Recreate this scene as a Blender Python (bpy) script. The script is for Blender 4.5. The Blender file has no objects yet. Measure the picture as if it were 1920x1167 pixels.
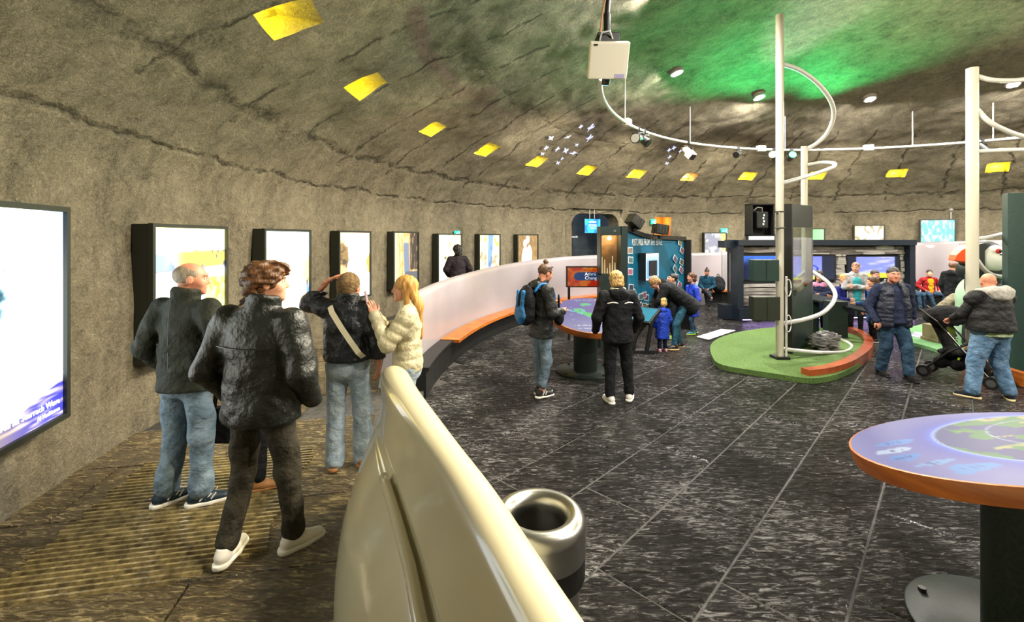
import bpy, bmesh, math, random
import numpy as np
from mathutils import Vector, Matrix
PI = math.pi
random.seed(7)
rng = np.random.default_rng(7)
S = bpy.context.scene
COL = S.collection

# ---------------------------------------------------------------- camera, world, exposure
CAMZ, FPX, HORY = 2.1, 850.0, 445.0
cam = bpy.data.cameras.new('camera')
cam.sensor_width = 36.0
cam.lens = FPX / 1920 * 36.0
cam.shift_y = -(583.5 - HORY) / 1920
cam.clip_end = 200
cam.clip_start = 0.02
camo = bpy.data.objects.new('camera', cam)
camo.location = (0, 0, CAMZ)
camo.rotation_euler = (PI / 2, 0, 0)
COL.objects.link(camo)
S.camera = camo

W = bpy.data.worlds.new('world')
S.world = W
W.use_nodes = True
W.node_tree.nodes['Background'].inputs[0].default_value = (0.5, 0.55, 0.6, 1)
W.node_tree.nodes['Background'].inputs[1].default_value = 0.3

S.view_settings.view_transform = 'Standard'
S.view_settings.look = 'None'
S.view_settings.exposure = 0.78
S.view_settings.gamma = 1.0
S.view_settings.use_curve_mapping = False
try:
    S.cycles.use_denoising = True
    S.cycles.max_bounces = 5
    S.cycles.diffuse_bounces = 3
    S.cycles.glossy_bounces = 3
    S.cycles.transmission_bounces = 4
    S.cycles.sample_clamp_indirect = 6.0
    S.cycles.caustics_reflective = False
    S.cycles.caustics_refractive = False
except Exception:
    pass

# room: centre, wall radius
CX, CY, RW = 8.3, 6.0, 12.2
# dome profile (radius, height)
PROFILE = [(12.2, -0.3), (12.2, 1.0), (12.2, 2.6), (12.05, 3.05), (11.45, 3.62), (10.85, 3.95), (10.2, 4.27), (9.3, 4.70),
           (8.2, 5.15), (7.0, 5.58), (6.0, 5.88), (4.5, 6.24), (3.0, 6.50), (1.5, 6.66), (0.0, 6.72)]
def dome_z(r):
    p = PROFILE[2:]
    for (r0, z0), (r1, z1) in zip(p, p[1:]):
        if r1 <= r <= r0:
            t = (r0 - r) / (r0 - r1)
            return z0 + t * (z1 - z0)
    return 3.0

def lamp(name, kind, loc, energy, color=(1, 1, 1), size=0.2, aim=None, angle=None, blend=0.6, parent=None):
    l = bpy.data.lights.new(name, kind)
    l.energy = energy
    l.color = color
    if kind == 'AREA':
        l.shape = 'DISK'
        l.size = size
    else:
        l.shadow_soft_size = size
    if kind == 'SPOT':
        l.spot_size = math.radians(angle)
        l.spot_blend = blend
    o = bpy.data.objects.new(name, l)
    o.location = loc
    if aim is not None:
        d = Vector(aim) - Vector(loc)
        o.rotation_euler = d.to_track_quat('-Z', 'Y').to_euler()
    COL.objects.link(o)
    o['kind'] = 'helper'
    return o

# ceiling downlights: a ring of recessed round lamps in the dome (positions shared with the fittings below)
DOWN_R = 6.2
DOWNS = []
def _down_az(px):
    k = (px - 960) / FPX
    a, b, c = 1 + k * k, -2 * (k * CX + CY), CX * CX + CY * CY - DOWN_R ** 2
    d = (-b + math.sqrt(b * b - 4 * a * c)) / (2 * a)
    return math.atan2(d - CY, k * d - CX)
_az = [_down_az(p) for p in (1270, 1424, 1632, 1900)]
_az += [_az[0] + 0.62 * k for k in (1, 2, 3)] + [_az[-1] - 0.62 * k for k in (1, 2, 3)]
for a in _az:
    DOWNS.append((CX + DOWN_R * math.cos(a), CY + DOWN_R * math.sin(a), dome_z(DOWN_R) - 0.03))
for q in DOWNS:
    lamp('downlight_lamp', 'AREA', (q[0], q[1], q[2] - 0.04), 330, (1.0, 0.93, 0.84), 0.24, aim=(q[0], q[1], 0))
# unseen fill spots added at track height to brighten dome, walls and ramp
TRACK_R, TRACK_Z = 7.0, 4.6
def on_track(deg, dz=0.0, dr=0.0):
    a = math.radians(deg)
    return (CX + (TRACK_R + dr) * math.cos(a), CY + (TRACK_R + dr) * math.sin(a), TRACK_Z + dz)
for k in range(10):
    dg = 18 + 36 * k
    a = math.radians(dg + 180)
    p = on_track(dg, -0.25)
    lamp('dome_fill', 'SPOT', p, 430, (1.0, 0.88, 0.62), 0.12,
         aim=(CX + 7.2 * math.cos(a), CY + 7.2 * math.sin(a), 6.0), angle=75, blend=1.0)
for dg in (168, 190, 212, 145, 122, 100, 75, 45, 15, 240, 280, 320):
    a = math.radians(dg)
    p = on_track(dg, -0.35, 0.1)
    ramp_side = dg in (168, 190, 212)  # stronger, warmer fill added to light the ramp floor
    lamp('wall_fill', 'SPOT', p, 640 if ramp_side else 440, (1.0, 0.86, 0.56) if ramp_side else (1.0, 0.90, 0.68), 0.10,
         aim=(CX + 11.4 * math.cos(a), CY + 11.4 * math.sin(a), 0.9) if ramp_side else (CX + 12.2 * math.cos(a), CY + 12.2 * math.sin(a), 2.2), angle=110 if ramp_side else 120, blend=1.0)

# ---------------------------------------------------------------- helpers
def P(px, py, z=0.0):
    d = FPX * (CAMZ - z) / (py - HORY)
    return Vector(((px - 960) / FPX * d, d, z))
def D(px, py, d):
    return Vector(((px - 960) / FPX * d, d, CAMZ - (py - HORY) / FPX * d))
def lin(c):
    return tuple(((x / 255.0) / 12.92 if x / 255.0 <= 0.04045 else ((x / 255.0 + 0.055) / 1.055) ** 2.4) for x in c)
def col4(c):
    return (c[0], c[1], c[2], 1.0)

MATS = {}
def mat(name, c=(128, 128, 128), rough=0.6, metal=0.0, c2=None, cscale=8.0, cramp=(0.35, 0.65), bump=0.0, bscale=30.0, bdist=0.01,
        emit=0.0, spec=0.5, stretch=(1, 1, 1), coat=0.0, alpha=1.0, trans=0.0, coords='Object', detail=5.0):
    if name in MATS:
        return MATS[name]
    m = bpy.data.materials.new(name)
    m.use_nodes = True
    nt = m.node_tree
    N, L = nt.nodes, nt.links
    b = N['Principled BSDF']
    c = lin(c)
    b.inputs['Base Color'].default_value = col4(c)
    b.inputs['Roughness'].default_value = rough
    b.inputs['Metallic'].default_value = metal
    b.inputs['Specular IOR Level'].default_value = spec
    b.inputs['Coat Weight'].default_value = coat
    b.inputs['Transmission Weight'].default_value = trans
    b.inputs['Alpha'].default_value = alpha
    if c2 is not None or bump > 0:
        tc = N.new('ShaderNodeTexCoord')
        mp = N.new('ShaderNodeMapping')
        mp.inputs['Scale'].default_value = stretch
        L.new(tc.outputs[coords], mp.inputs[0])
    if c2 is not None:
        nz = N.new('ShaderNodeTexNoise')
        nz.inputs['Scale'].default_value = cscale
        nz.inputs['Detail'].default_value = detail
        L.new(mp.outputs[0], nz.inputs['Vector'])
        cr = N.new('ShaderNodeValToRGB')
        cr.color_ramp.elements[0].position, cr.color_ramp.elements[1].position = cramp
        cr.color_ramp.elements[0].color = col4(c)
        cr.color_ramp.elements[1].color = col4(lin(c2))
        L.new(nz.outputs['Fac'], cr.inputs[0])
        L.new(cr.outputs[0], b.inputs['Base Color'])
        if emit:
            L.new(cr.outputs[0], b.inputs['Emission Color'])
    elif emit:
        b.inputs['Emission Color'].default_value = col4(c)
    if emit:
        b.inputs['Emission Strength'].default_value = emit
    if bump > 0:
        nb = N.new('ShaderNodeTexNoise')
        nb.inputs['Scale'].default_value = bscale
        nb.inputs['Detail'].default_value = detail
        L.new(mp.outputs[0], nb.inputs['Vector'])
        bp = N.new('ShaderNodeBump')
        bp.inputs['Strength'].default_value = bump
        bp.inputs['Distance'].default_value = bdist
        L.new(nb.outputs['Fac'], bp.inputs['Height'])
        L.new(bp.outputs[0], b.inputs['Normal'])
    MATS[name] = m
    return m

def math_node(nt, op, a=None, b=None, c=None, clamp=False):
    n = nt.nodes.new('ShaderNodeMath')
    n.operation = op
    n.use_clamp = clamp
    for i, v in enumerate((a, b, c)):
        if v is None:
            continue
        if isinstance(v, (int, float)):
            n.inputs[i].default_value = v
        else:
            nt.links.new(v, n.inputs[i])
    return n.outputs[0]

class MB:
    """collects simple shapes into one mesh"""
    def __init__(self):
        self.v, self.f = [], []
    def add(self, vs, fs):
        o = len(self.v)
        self.v += [tuple(p) for p in vs]
        self.f += [tuple(i + o for i in f) for f in fs]
        return self
    def box(self, c, s, rz=0.0, M=None):
        hx, hy, hz = s[0] / 2, s[1] / 2, s[2] / 2
        vs = [Vector((x, y, z)) for z in (-hz, hz) for (x, y) in ((-hx, -hy), (hx, -hy), (hx, hy), (-hx, hy))]
        R = M if M is not None else Matrix.Rotation(rz, 3, 'Z')
        vs = [R @ p + Vector(c) for p in vs]
        return self.add(vs, [(3, 2, 1, 0), (4, 5, 6, 7), (0, 1, 5, 4), (1, 2, 6, 5), (2, 3, 7, 6), (3, 0, 4, 7)])
    def cyl(self, a, b, r1, r2=None, n=16, cap=True):
        r2 = r1 if r2 is None else r2
        a, b = Vector(a), Vector(b)
        q = (b - a).to_track_quat('Z', 'Y')
        vs = []
        for p, r in ((a, r1), (b, r2)):
            for i in range(n):
                t = 2 * PI * i / n
                vs.append(p + q @ Vector((r * math.cos(t), r * math.sin(t), 0)))
        fs = [(i, (i + 1) % n, n + (i + 1) % n, n + i) for i in range(n)]
        if cap:
            fs += [tuple(range(n))[::-1], tuple(range(n, 2 * n))]
        return self.add(vs, fs)
    def tube(self, pts, r, n=10, closed=False, cap=True):
        pts = [Vector(p) for p in pts]
        m = len(pts)
        rs = r if isinstance(r, (list, tuple)) else [r] * m
        vs = []
        up = Vector((0, 0, 1))
        for i, p in enumerate(pts):
            if closed:
                t = pts[(i + 1) % m] - pts[i - 1]
            else:
                t = pts[min(i + 1, m - 1)] - pts[max(i - 1, 0)]
            t.normalize()
            u = up.cross(t)
            if u.length < 0.05:
                u = Vector((1, 0, 0)).cross(t)
            u.normalize()
            w = t.cross(u)
            for k in range(n):
                a = 2 * PI * k / n
                vs.append(p + (u * math.cos(a) + w * math.sin(a)) * rs[i])
        fs = []
        for i in range(m if closed else m - 1):
            j = (i + 1) % m
            for k in range(n):
                l = (k + 1) % n
                fs.append((i * n + k, i * n + l, j * n + l, j * n + k))
        if cap and not closed:
            fs.append(tuple(range(n))[::-1])
            fs.append(tuple(range((m - 1) * n, m * n)))
        return self.add(vs, fs)
    def lathe(self, prof, n=32, c=(0, 0, 0), cap0=False, cap1=False):
        vs = []
        for r, z in prof:
            for i in range(n):
                t = 2 * PI * i / n
                vs.append((c[0] + r * math.cos(t), c[1] + r * math.sin(t), c[2] + z))
        fs = []
        for j in range(len(prof) - 1):
            for i in range(n):
                k = (i + 1) % n
                fs.append((j * n + i, j * n + k, (j + 1) * n + k, (j + 1) * n + i))
        if cap0:
            fs.append(tuple(range(n))[::-1])
        if cap1:
            fs.append(tuple(range((len(prof) - 1) * n, len(prof) * n)))
        return self.add(vs, fs)
    def prism(self, out, z0, z1):
        n = len(out)
        vs = [(p[0], p[1], z0) for p in out] + [(p[0], p[1], z1) for p in out]
        fs = [tuple(range(n))[::-1], tuple(range(n, 2 * n))] + [(i, (i + 1) % n, n + (i + 1) % n, n + i) for i in range(n)]
        return self.add(vs, fs)
    def slab(self, out, M, t):
        """outline in local XY (2d), thickness t along local Z, mapped by a 4x4 matrix"""
        n = len(out)
        vs = [M @ Vector((p[0], p[1], 0)) for p in out] + [M @ Vector((p[0], p[1], t)) for p in out]
        fs = [tuple(range(n))[::-1], tuple(range(n, 2 * n))] + [(i, (i + 1) % n, n + (i + 1) % n, n + i) for i in range(n)]
        return self.add(vs, fs)
    def ell(self, c, r, n=16, m=10, R=None):
        vs, fs = [], []
        for j in range(m + 1):
            ph = PI * j / m
            for i in range(n):
                t = 2 * PI * i / n
                p = Vector((r[0] * math.sin(ph) * math.cos(t), r[1] * math.sin(ph) * math.sin(t), r[2] * math.cos(ph)))
                if R is not None:
                    p = R @ p
                vs.append(p + Vector(c))
        for j in range(m):
            for i in range(n):
                k = (i + 1) % n
                fs.append((j * n + i, (j + 1) * n + i, (j + 1) * n + k, j * n + k))
        return self.add(vs, fs)

def mesh_obj(name, verts, faces, m=None, parent=None, smooth=False, loc=None, bevel=0.0, weld=False):
    me = bpy.data.meshes.new(name)
    me.from_pydata([tuple(v) for v in verts], [], [tuple(f) for f in faces])
    if weld or bevel > 0 or smooth:
        bm = bmesh.new()
        bm.from_mesh(me)
        bmesh.ops.remove_doubles(bm, verts=bm.verts, dist=1e-5)
        bmesh.ops.recalc_face_normals(bm, faces=bm.faces)
        if bevel > 0:
            bmesh.ops.bevel(bm, geom=[e for e in bm.edges if e.is_manifold and e.calc_face_angle(0) > 0.6], offset=bevel, segments=2, profile=0.6, affect='EDGES')
        bm.to_mesh(me)
        bm.free()
    me.validate()
    if m:
        me.materials.append(m)
    if smooth:
        me.polygons.foreach_set('use_smooth', [True] * len(me.polygons))
        if smooth == 'auto':
            try:
                me.set_sharp_from_angle(angle=math.radians(40))
            except Exception:
                pass
    o = bpy.data.objects.new(name, me)
    COL.objects.link(o)
    if parent is not None:
        o.parent = parent
    if loc is not None:
        o.location = loc
    return o
def build(mb, name, m, parent=None, smooth=False, bevel=0.0, loc=None, weld=False):
    return mesh_obj(name, mb.v, mb.f, m, parent, smooth, loc, bevel, weld)
def thing(name, label, cat, loc=(0, 0, 0), rz=0.0, group=None):
    o = bpy.data.objects.new(name, None)
    o.empty_display_size = 0.1
    COL.objects.link(o)
    o.location = loc
    o.rotation_euler = (0, 0, rz)
    tag(o, label, cat, group)
    return o
def tag(o, label=None, cat=None, group=None, kind=None):
    if label:
        o['label'] = label
    if cat:
        o['category'] = cat
    if group:
        o['group'] = group
    if kind:
        o['kind'] = kind
    return o
def struct(o, label=None):
    o['kind'] = 'structure'
    if label:
        o['label'] = label
    return o

def vnoise(p, scale, seed=0):
    q = np.asarray(p, dtype=np.float64) * scale + 100.0
    i = np.floor(q).astype(np.int64)
    f = q - i
    f = f * f * (3 - 2 * f)
    def h(x, y, z):
        n = (x * 73856093) ^ (y * 19349663) ^ (z * 83492791) ^ (seed * 2654435)
        n = (n ^ (n >> 13)) * 1274126177
        n = n ^ (n >> 16)
        return (n & 0xFFFF) / 65535.0
    r = 0
    for dx in (0, 1):
        for dy in (0, 1):
            for dz in (0, 1):
                w = (f[..., 0] if dx else 1 - f[..., 0]) * (f[..., 1] if dy else 1 - f[..., 1]) * (f[..., 2] if dz else 1 - f[..., 2])
                r = r + w * h(i[..., 0] + dx, i[..., 1] + dy, i[..., 2] + dz)
    return r * 2 - 1
def fbm(p, scale, oct=3, seed=0):
    r, a = 0, 1.0
    for k in range(oct):
        r = r + a * vnoise(p, scale * 2 ** k, seed + k)
        a *= 0.5
    return r
def n2(u, v, su, sv, seed=0, oct=3):
    p = np.stack([u * su, v * sv, np.zeros_like(u) + seed * 1.7], -1)
    return fbm(p, 1.0, oct, seed)
def sstep(a, b, x):
    t = np.clip((x - a) / (b - a), 0, 1)
    return t * t * (3 - 2 * t)
def mixc(c, d, t):
    t = np.asarray(t)[..., None]
    return np.asarray(c) * (1 - t) + np.asarray(d) * t

def attr_mat(name, strength=1.0, rough=0.3):
    if name in MATS:
        return MATS[name]
    m = bpy.data.materials.new(name)
    m.use_nodes = True
    nt = m.node_tree
    b = nt.nodes['Principled BSDF']
    at = nt.nodes.new('ShaderNodeAttribute')
    at.attribute_name = 'print'
    b.inputs['Roughness'].default_value = rough
    b.inputs['Specular IOR Level'].default_value = 0.2
    if strength > 0:
        b.inputs['Base Color'].default_value = (0.02, 0.02, 0.02, 1)
        nt.links.new(at.outputs['Color'], b.inputs['Emission Color'])
        b.inputs['Emission Strength'].default_value = strength
    else:
        nt.links.new(at.outputs['Color'], b.inputs['Base Color'])
    MATS[name] = m
    return m
def picture(name, M, w, h, nx, ny, func, m, parent=None, bend=None, mask=None):
    """flat printed or lit picture: a grid whose vertices carry the printed colour. local X right, Z up, faces -Y"""
    u, v = np.meshgrid(np.linspace(0, 1, nx + 1), np.linspace(0, 1, ny + 1))
    rgb = np.clip(func(u, v), 0, 4)
    x = (u - 0.5) * w
    z = v * h
    y = np.zeros_like(x) if bend is None else bend(x)
    pts = np.stack([x, y, z], -1).reshape(-1, 3)
    R = np.array(M)
    pts = pts @ R[:3, :3].T + R[:3, 3]
    idx = np.arange((nx + 1) * (ny + 1)).reshape(ny + 1, nx + 1)
    q = np.stack([idx[:-1, :-1], idx[:-1, 1:], idx[1:, 1:], idx[1:, :-1]], -1).reshape(-1, 4)
    if mask is not None:
        mk = mask((u[:-1, :-1] + u[1:, 1:]) / 2, (v[:-1, :-1] + v[1:, 1:]) / 2).reshape(-1)
        q = q[mk]
    me = bpy.data.meshes.new(name)
    me.from_pydata(pts.tolist(), [], q.tolist())
    ca = me.color_attributes.new('print', 'FLOAT_COLOR', 'POINT')
    ca.data.foreach_set('color', np.concatenate([rgb.reshape(-1, 3), np.ones((rgb.size // 3, 1))], 1).astype(np.float32).ravel())
    me.materials.append(m)
    o = bpy.data.objects.new(name, me)
    COL.objects.link(o)
    if parent:
        o.parent = parent
    return o

def text(name, body, M, size, m, parent=None, align='LEFT', ext=0.002, sx=1.0, bend=None):
    cu = bpy.data.curves.new(name, 'FONT')
    cu.body = body
    cu.size = size
    cu.align_x = align
    cu.extrude = ext
    cu.resolution_u = 2
    t = bpy.data.objects.new(name + '_tmp', cu)
    COL.objects.link(t)
    bpy.context.view_layer.update()
    me = bpy.data.meshes.new_from_object(t)
    bpy.data.objects.remove(t)
    bpy.data.curves.remove(cu)
    for v in me.vertices:
        p = Vector((v.co.x * sx, 0, v.co.y))
        yy = -v.co.z
        if bend is not None:
            yy += bend(p.x)
        v.co = M @ Vector((p.x, yy, p.z))
    me.name = name
    me.materials.clear()
    me.materials.append(m)
    o = bpy.data.objects.new(name, me)
    COL.objects.link(o)
    if parent:
        o.parent = parent
    return o
def frame_z(loc, rz):
    return Matrix.Translation(Vector(loc)) @ Matrix.Rotation(rz, 4, 'Z')
# ================================================================ STRUCTURE
def concrete(name, c0=(50, 47, 38), c1=(168, 158, 134), cracks=True):
    m = bpy.data.materials.new(name)
    m.use_nodes = True
    nt = m.node_tree
    N, L = nt.nodes, nt.links
    b = N['Principled BSDF']
    b.inputs['Roughness'].default_value = 0.85
    b.inputs['Specular IOR Level'].default_value = 0.25
    tc = N.new('ShaderNodeTexCoord')
    def noise(scale, detail, rough=0.6, dist=0.0, st=(1, 1, 1)):
        mp = N.new('ShaderNodeMapping')
        mp.inputs['Scale'].default_value = st
        L.new(tc.outputs['Object'], mp.inputs[0])
        n = N.new('ShaderNodeTexNoise')
        n.inputs['Scale'].default_value = scale
        n.inputs['Detail'].default_value = detail
        n.inputs['Roughness'].default_value = rough
        n.inputs['Distortion'].default_value = dist
        L.new(mp.outputs[0], n.inputs['Vector'])
        return n.outputs['Fac']
    big = noise(0.8, 4)
    mid = noise(7.0, 6, 0.65, 0.6)
    fine = noise(34.0, 6, 0.75, 0.9)
    streak = noise(2.2, 5, 0.6, 0.3, (1, 1, 0.16))
    fac = math_node(nt, 'MULTIPLY_ADD', mid, 0.55, math_node(nt, 'MULTIPLY', fine, 0.75))
    fac = math_node(nt, 'MULTIPLY_ADD', big, 0.35, fac)
    fac = math_node(nt, 'MULTIPLY_ADD', streak, 0.45, fac)
    cr = N.new('ShaderNodeValToRGB')
    cr.color_ramp.elements[0].position = 0.76
    cr.color_ramp.elements[1].position = 1.32
    # ramp clamps at 1: rescale
    fac2 = math_node(nt, 'MULTIPLY', math_node(nt, 'SUBTRACT', fac, 0.70), 1.45, clamp=True)
    cr.color_ramp.elements[0].position = 0.05
    cr.color_ramp.elements[1].position = 0.95
    cr.color_ramp.elements[0].color = col4(lin(c0))
    cr.color_ramp.elements[1].color = col4(lin(c1))
    L.new(fac2, cr.inputs[0])
    height = math_node(nt, 'MULTIPLY_ADD', mid, 0.9, math_node(nt, 'MULTIPLY', fine, 0.7))
    colout = cr.outputs[0]
    if cracks:
        sp = N.new('ShaderNodeSeparateXYZ')
        L.new(tc.outputs['Object'], sp.inputs[0])
        ang = math_node(nt, 'ARCTAN2', sp.outputs[1], sp.outputs[0])
        wob = noise(1.6, 4)
        wob2 = math_node(nt, 'MULTIPLY', math_node(nt, 'SUBTRACT', wob, 0.5), 0.05)
        t = math_node(nt, 'MULTIPLY', math_node(nt, 'ADD', ang, wob2), 48 / (2 * PI))
        fr = math_node(nt, 'ABSOLUTE', math_node(nt, 'SUBTRACT', math_node(nt, 'FRACT', t), 0.5))
        vline = math_node(nt, 'SUBTRACT', 1.0, math_node(nt, 'MULTIPLY', fr, 24.0), clamp=True)
        zw = math_node(nt, 'ADD', sp.outputs[2], math_node(nt, 'MULTIPLY', math_node(nt, 'SUBTRACT', wob, 0.5), 0.35))
        zone = math_node(nt, 'MULTIPLY', math_node(nt, 'GREATER_THAN', sp.outputs[2], 3.45), math_node(nt, 'LESS_THAN', sp.outputs[2], 5.3))
        vline = math_node(nt, 'MULTIPLY', vline, zone)
        lines = vline
        for zz, wd, am in ((3.05, 22.0, 0.75), (3.62, 16.0, 0.9), (4.85, 30.0, 0.5)):
            h = math_node(nt, 'ABSOLUTE', math_node(nt, 'SUBTRACT', zw, zz))
            h = math_node(nt, 'MULTIPLY', math_node(nt, 'SUBTRACT', 1.0, math_node(nt, 'MULTIPLY', h, wd), clamp=True), am)
            lines = math_node(nt, 'MAXIMUM', lines, h)
        brk = noise(3.1, 3)
        lines = math_node(nt, 'MULTIPLY', lines, math_node(nt, 'MULTIPLY', math_node(nt, 'SUBTRACT', brk, 0.36), 5.0, clamp=True))
        mx = N.new('ShaderNodeMix')
        mx.data_type = 'RGBA'
        L.new(math_node(nt, 'MULTIPLY', lines, 0.85), mx.inputs[0])
        L.new(colout, mx.inputs[6])
        mx.inputs[7].default_value = col4(lin((44, 40, 32)))
        colout = mx.outputs[2]
        height = math_node(nt, 'SUBTRACT', height, math_node(nt, 'MULTIPLY', lines, 1.2))
    L.new(colout, b.inputs['Base Color'])
    bp = N.new('ShaderNodeBump')
    bp.inputs['Strength'].default_value = 0.9
    bp.inputs['Distance'].default_value = 0.06
    L.new(height, bp.inputs['Height'])
    L.new(bp.outputs[0], b.inputs['Normal'])
    MATS[name] = m
    return m
M_CONC = concrete('sprayed_concrete')
M_WHITE = mat('white_lacquer', (186, 180, 178), rough=0.22, coat=0.4, c2=(172, 166, 166), cscale=1.5)
M_CREAMW = mat('cream_lacquer', (206, 199, 168), rough=0.2, coat=0.4, c2=(196, 188, 158), cscale=1.5)
M_LILAC = mat('lilac_white_lacquer', (150, 143, 148), rough=0.3, coat=0.2, c2=(138, 132, 138), cscale=0.8)
M_BLACK = mat('black_satin', (16, 17, 18), rough=0.45)
M_DARKGREEN = mat('dark_green_panel', (20, 34, 32), rough=0.4, c2=(26, 42, 39), cscale=3)
M_WOOD = mat('orange_oak', (182, 104, 30), rough=0.42, c2=(146, 76, 20), cscale=3.0, stretch=(1, 1, 9), bump=0.1, bscale=30, coat=0.2)
M_STEEL = mat('brushed_steel', (170, 170, 164), rough=0.28, metal=1.0, bump=0.06, bscale=60, stretch=(1, 1, 12))
M_DARKSTEEL = mat('dark_steel', (92, 92, 88), rough=0.3, metal=1.0)
M_GUNMETAL = mat('gunmetal', (26, 36, 33), rough=0.4, spec=0.15, c2=(38, 46, 41), cscale=60)

# -- dome and wall in one shell, with window-like light niches, a doorway and a hatch opening
def prof_samples(step):
    pts = [np.array(p) for p in PROFILE]
    # smooth the corner points a little with Chaikin, keep first and last
    for _ in range(2):
        q = [pts[0]]
        for a, b in zip(pts, pts[1:]):
            q += [a * 0.75 + b * 0.25, a * 0.25 + b * 0.75]
        q.append(pts[-1])
        pts = q
    out = [pts[0]]
    acc = 0
    for a, b in zip(pts, pts[1:]):
        L = np.linalg.norm(b - a)
        if L < 1e-9:
            continue
        pos = step - acc
        while pos <= L:
            out.append(a + (b - a) * pos / L)
            pos += step
        acc = (acc + L) % step if pos - step <= L else acc
        acc = L - (pos - step)
    out.append(pts[-1])
    return np.array(out)
PS = prof_samples(0.10)
NT = 760
def azim_of_px(px, r):
    k = (px - 960) / FPX
    a = 1 + k * k
    bq = -2 * (k * CX + CY)
    c = CX * CX + CY * CY - r * r
    d = (-bq + math.sqrt(bq * bq - 4 * a * c)) / (2 * a)
    return math.atan2(d - CY, k * d - CX), d
NICHE_PX = [540, 700, 815, 912, 1005, 1100, 1193, 1293, 1403, 1530, 1680, 1870]
NICHE_A = [azim_of_px(p, 10.52 if p == 540 else 10.25)[0] % (2 * PI) for p in NICHE_PX]
step_a = (NICHE_A[0] - NICHE_A[-1]) / (len(NICHE_A) - 1)
ALLN = list(NICHE_A) + [NICHE_A[0] + step_a * (k + 1) for k in range(4)] + [NICHE_A[-1] - step_a * (k + 1) for k in range(4)]
th = np.arange(NT) * 2 * PI / NT
TH, _ = np.meshgrid(th, np.arange(len(PS)))
RR = PS[:, 0][:, None] + 0 * TH
ZZ = PS[:, 1][:, None] + 0 * TH
base = np.stack([RR * np.cos(TH), RR * np.sin(TH), ZZ], -1)
nz = fbm(base, 0.7, 4, 3) * 0.045 + vnoise(base, 5.0, 9) * 0.012
nz = nz * np.clip(RR / 2.0, 0, 1)
nn = np.stack([-np.cos(TH), -np.sin(TH), -0.9 * np.clip((ZZ - 2.6) / 1.5, 0, 1.2)], -1)
pos = base + nn * nz[..., None]
idx = np.arange(NT * len(PS)).reshape(len(PS), NT)
keep = np.ones((len(PS) - 1, NT), bool)
midr = (PS[:-1, 0] + PS[1:, 0]) / 2
midz = (PS[:-1, 1] + PS[1:, 1]) / 2
tm = th + PI / NT
def adiff(a, b):
    return (a - b + PI) % (2 * PI) - PI
niche_cells = []
for ai, a in enumerate(ALLN):
    rc_ = [10.52, 10.32, 10.27][ai] if ai < 3 else 10.25
    rows = np.where((midr < rc_ + 0.19) & (midr > rc_ - 0.21))[0]
    cols = np.where(np.abs(adiff(tm, a)) * 10.3 < 0.26)[0]
    cols = cols[np.argsort(adiff(tm[cols], a))]
    niche_cells.append((rows, cols))
    keep[np.ix_(rows, cols)] = False
DOOR_A, DOOR_D = azim_of_px(1114, RW)
HATCH_A, HATCH_D = azim_of_px(1243, RW)
for (a, hw, z0, z1) in ((DOOR_A, 1.17, 0.2, 3.12), (HATCH_A, 0.36, 1.5, 2.92)):
    c = np.abs(adiff(tm, a)) * RW < hw
    r = (midz > z0) & (midz < z1)
    keep[np.ix_(r, c)] = False
q = np.stack([idx[:-1, :], np.roll(idx, -1, 1)[:-1, :], np.roll(idx, -1, 1)[1:, :], idx[1:, :]], -1)[keep]
dome = mesh_obj('wall_dome', pos.reshape(-1, 3).tolist(), q[:, ::-1].tolist(), M_CONC, loc=(CX, CY, 0))
dome.data.polygons.foreach_set('use_smooth', [True] * len(dome.data.polygons))
struct(dome, 'rough sprayed concrete wall curving into a domed ceiling')
M_NICHE = concrete('niche_concrete', (120, 112, 92), (186, 178, 150), cracks=False)
M_LAMPBAR = mat('yellow_lamp_glass', (255, 214, 20), emit=6.0, rough=0.3)
M_LAMPBAR_O = mat('orange_lamp_glass', (255, 150, 50), emit=4.0, rough=0.3)
for ni, (rws, cls) in enumerate(niche_cells):
    i0, i1 = rws[0], rws[-1] + 1
    ring_c = list(cls) + [(cls[-1] + 1) % NT]
    border = [idx[i0, c] for c in ring_c] + [idx[i, ring_c[-1]] for i in range(i0 + 1, i1 + 1)] + \
             [idx[i1, c] for c in ring_c[::-1][1:]] + [idx[i, ring_c[0]] for i in range(i1 - 1, i0, -1)]
    bp = pos.reshape(-1, 3)[border]
    a = ALLN[ni]
    out = np.array([math.cos(a), math.sin(a), 0.10]) * 0.42
    back = bp + out
    # back wall upright: pull the top further in less
    nB = len(border)
    vs = bp.tolist() + back.tolist() + [back.mean(0).tolist()]
    fs = [(i, (i + 1) % nB, nB + (i + 1) % nB, nB + i) for i in range(nB)] + [(nB + i, nB + (i + 1) % nB, 2 * nB) for i in range(nB)]
    o = mesh_obj('niche', vs, fs, M_NICHE, parent=dome, weld=True)
    zlow = bp[:, 2].min()
    rad = np.linalg.norm(bp[:, :2], axis=1).max()
    tang = np.array([-math.sin(a), math.cos(a), 0])
    bc = np.array([math.cos(a), math.sin(a), 0]) * (rad + 0.12)
    orange = ni == 7
    lb = MB().cyl(Vector(bc - tang * 0.17) + Vector((0, 0, zlow + 0.06)), Vector(bc + tang * 0.17) + Vector((0, 0, zlow + 0.06)), 0.02, n=8)
    bar = build(lb, 'lamp_tube', M_LAMPBAR_O if orange else M_LAMPBAR, parent=o)
    lp = bc + np.array([CX, CY, zlow + 0.12])
    if ni < 12:
        lamp('niche_lamp', 'POINT', lp, 21 if not orange else 12, (1.0, 0.80, 0.02) if not orange else (1.0, 0.55, 0.16), 0.05)

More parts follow.
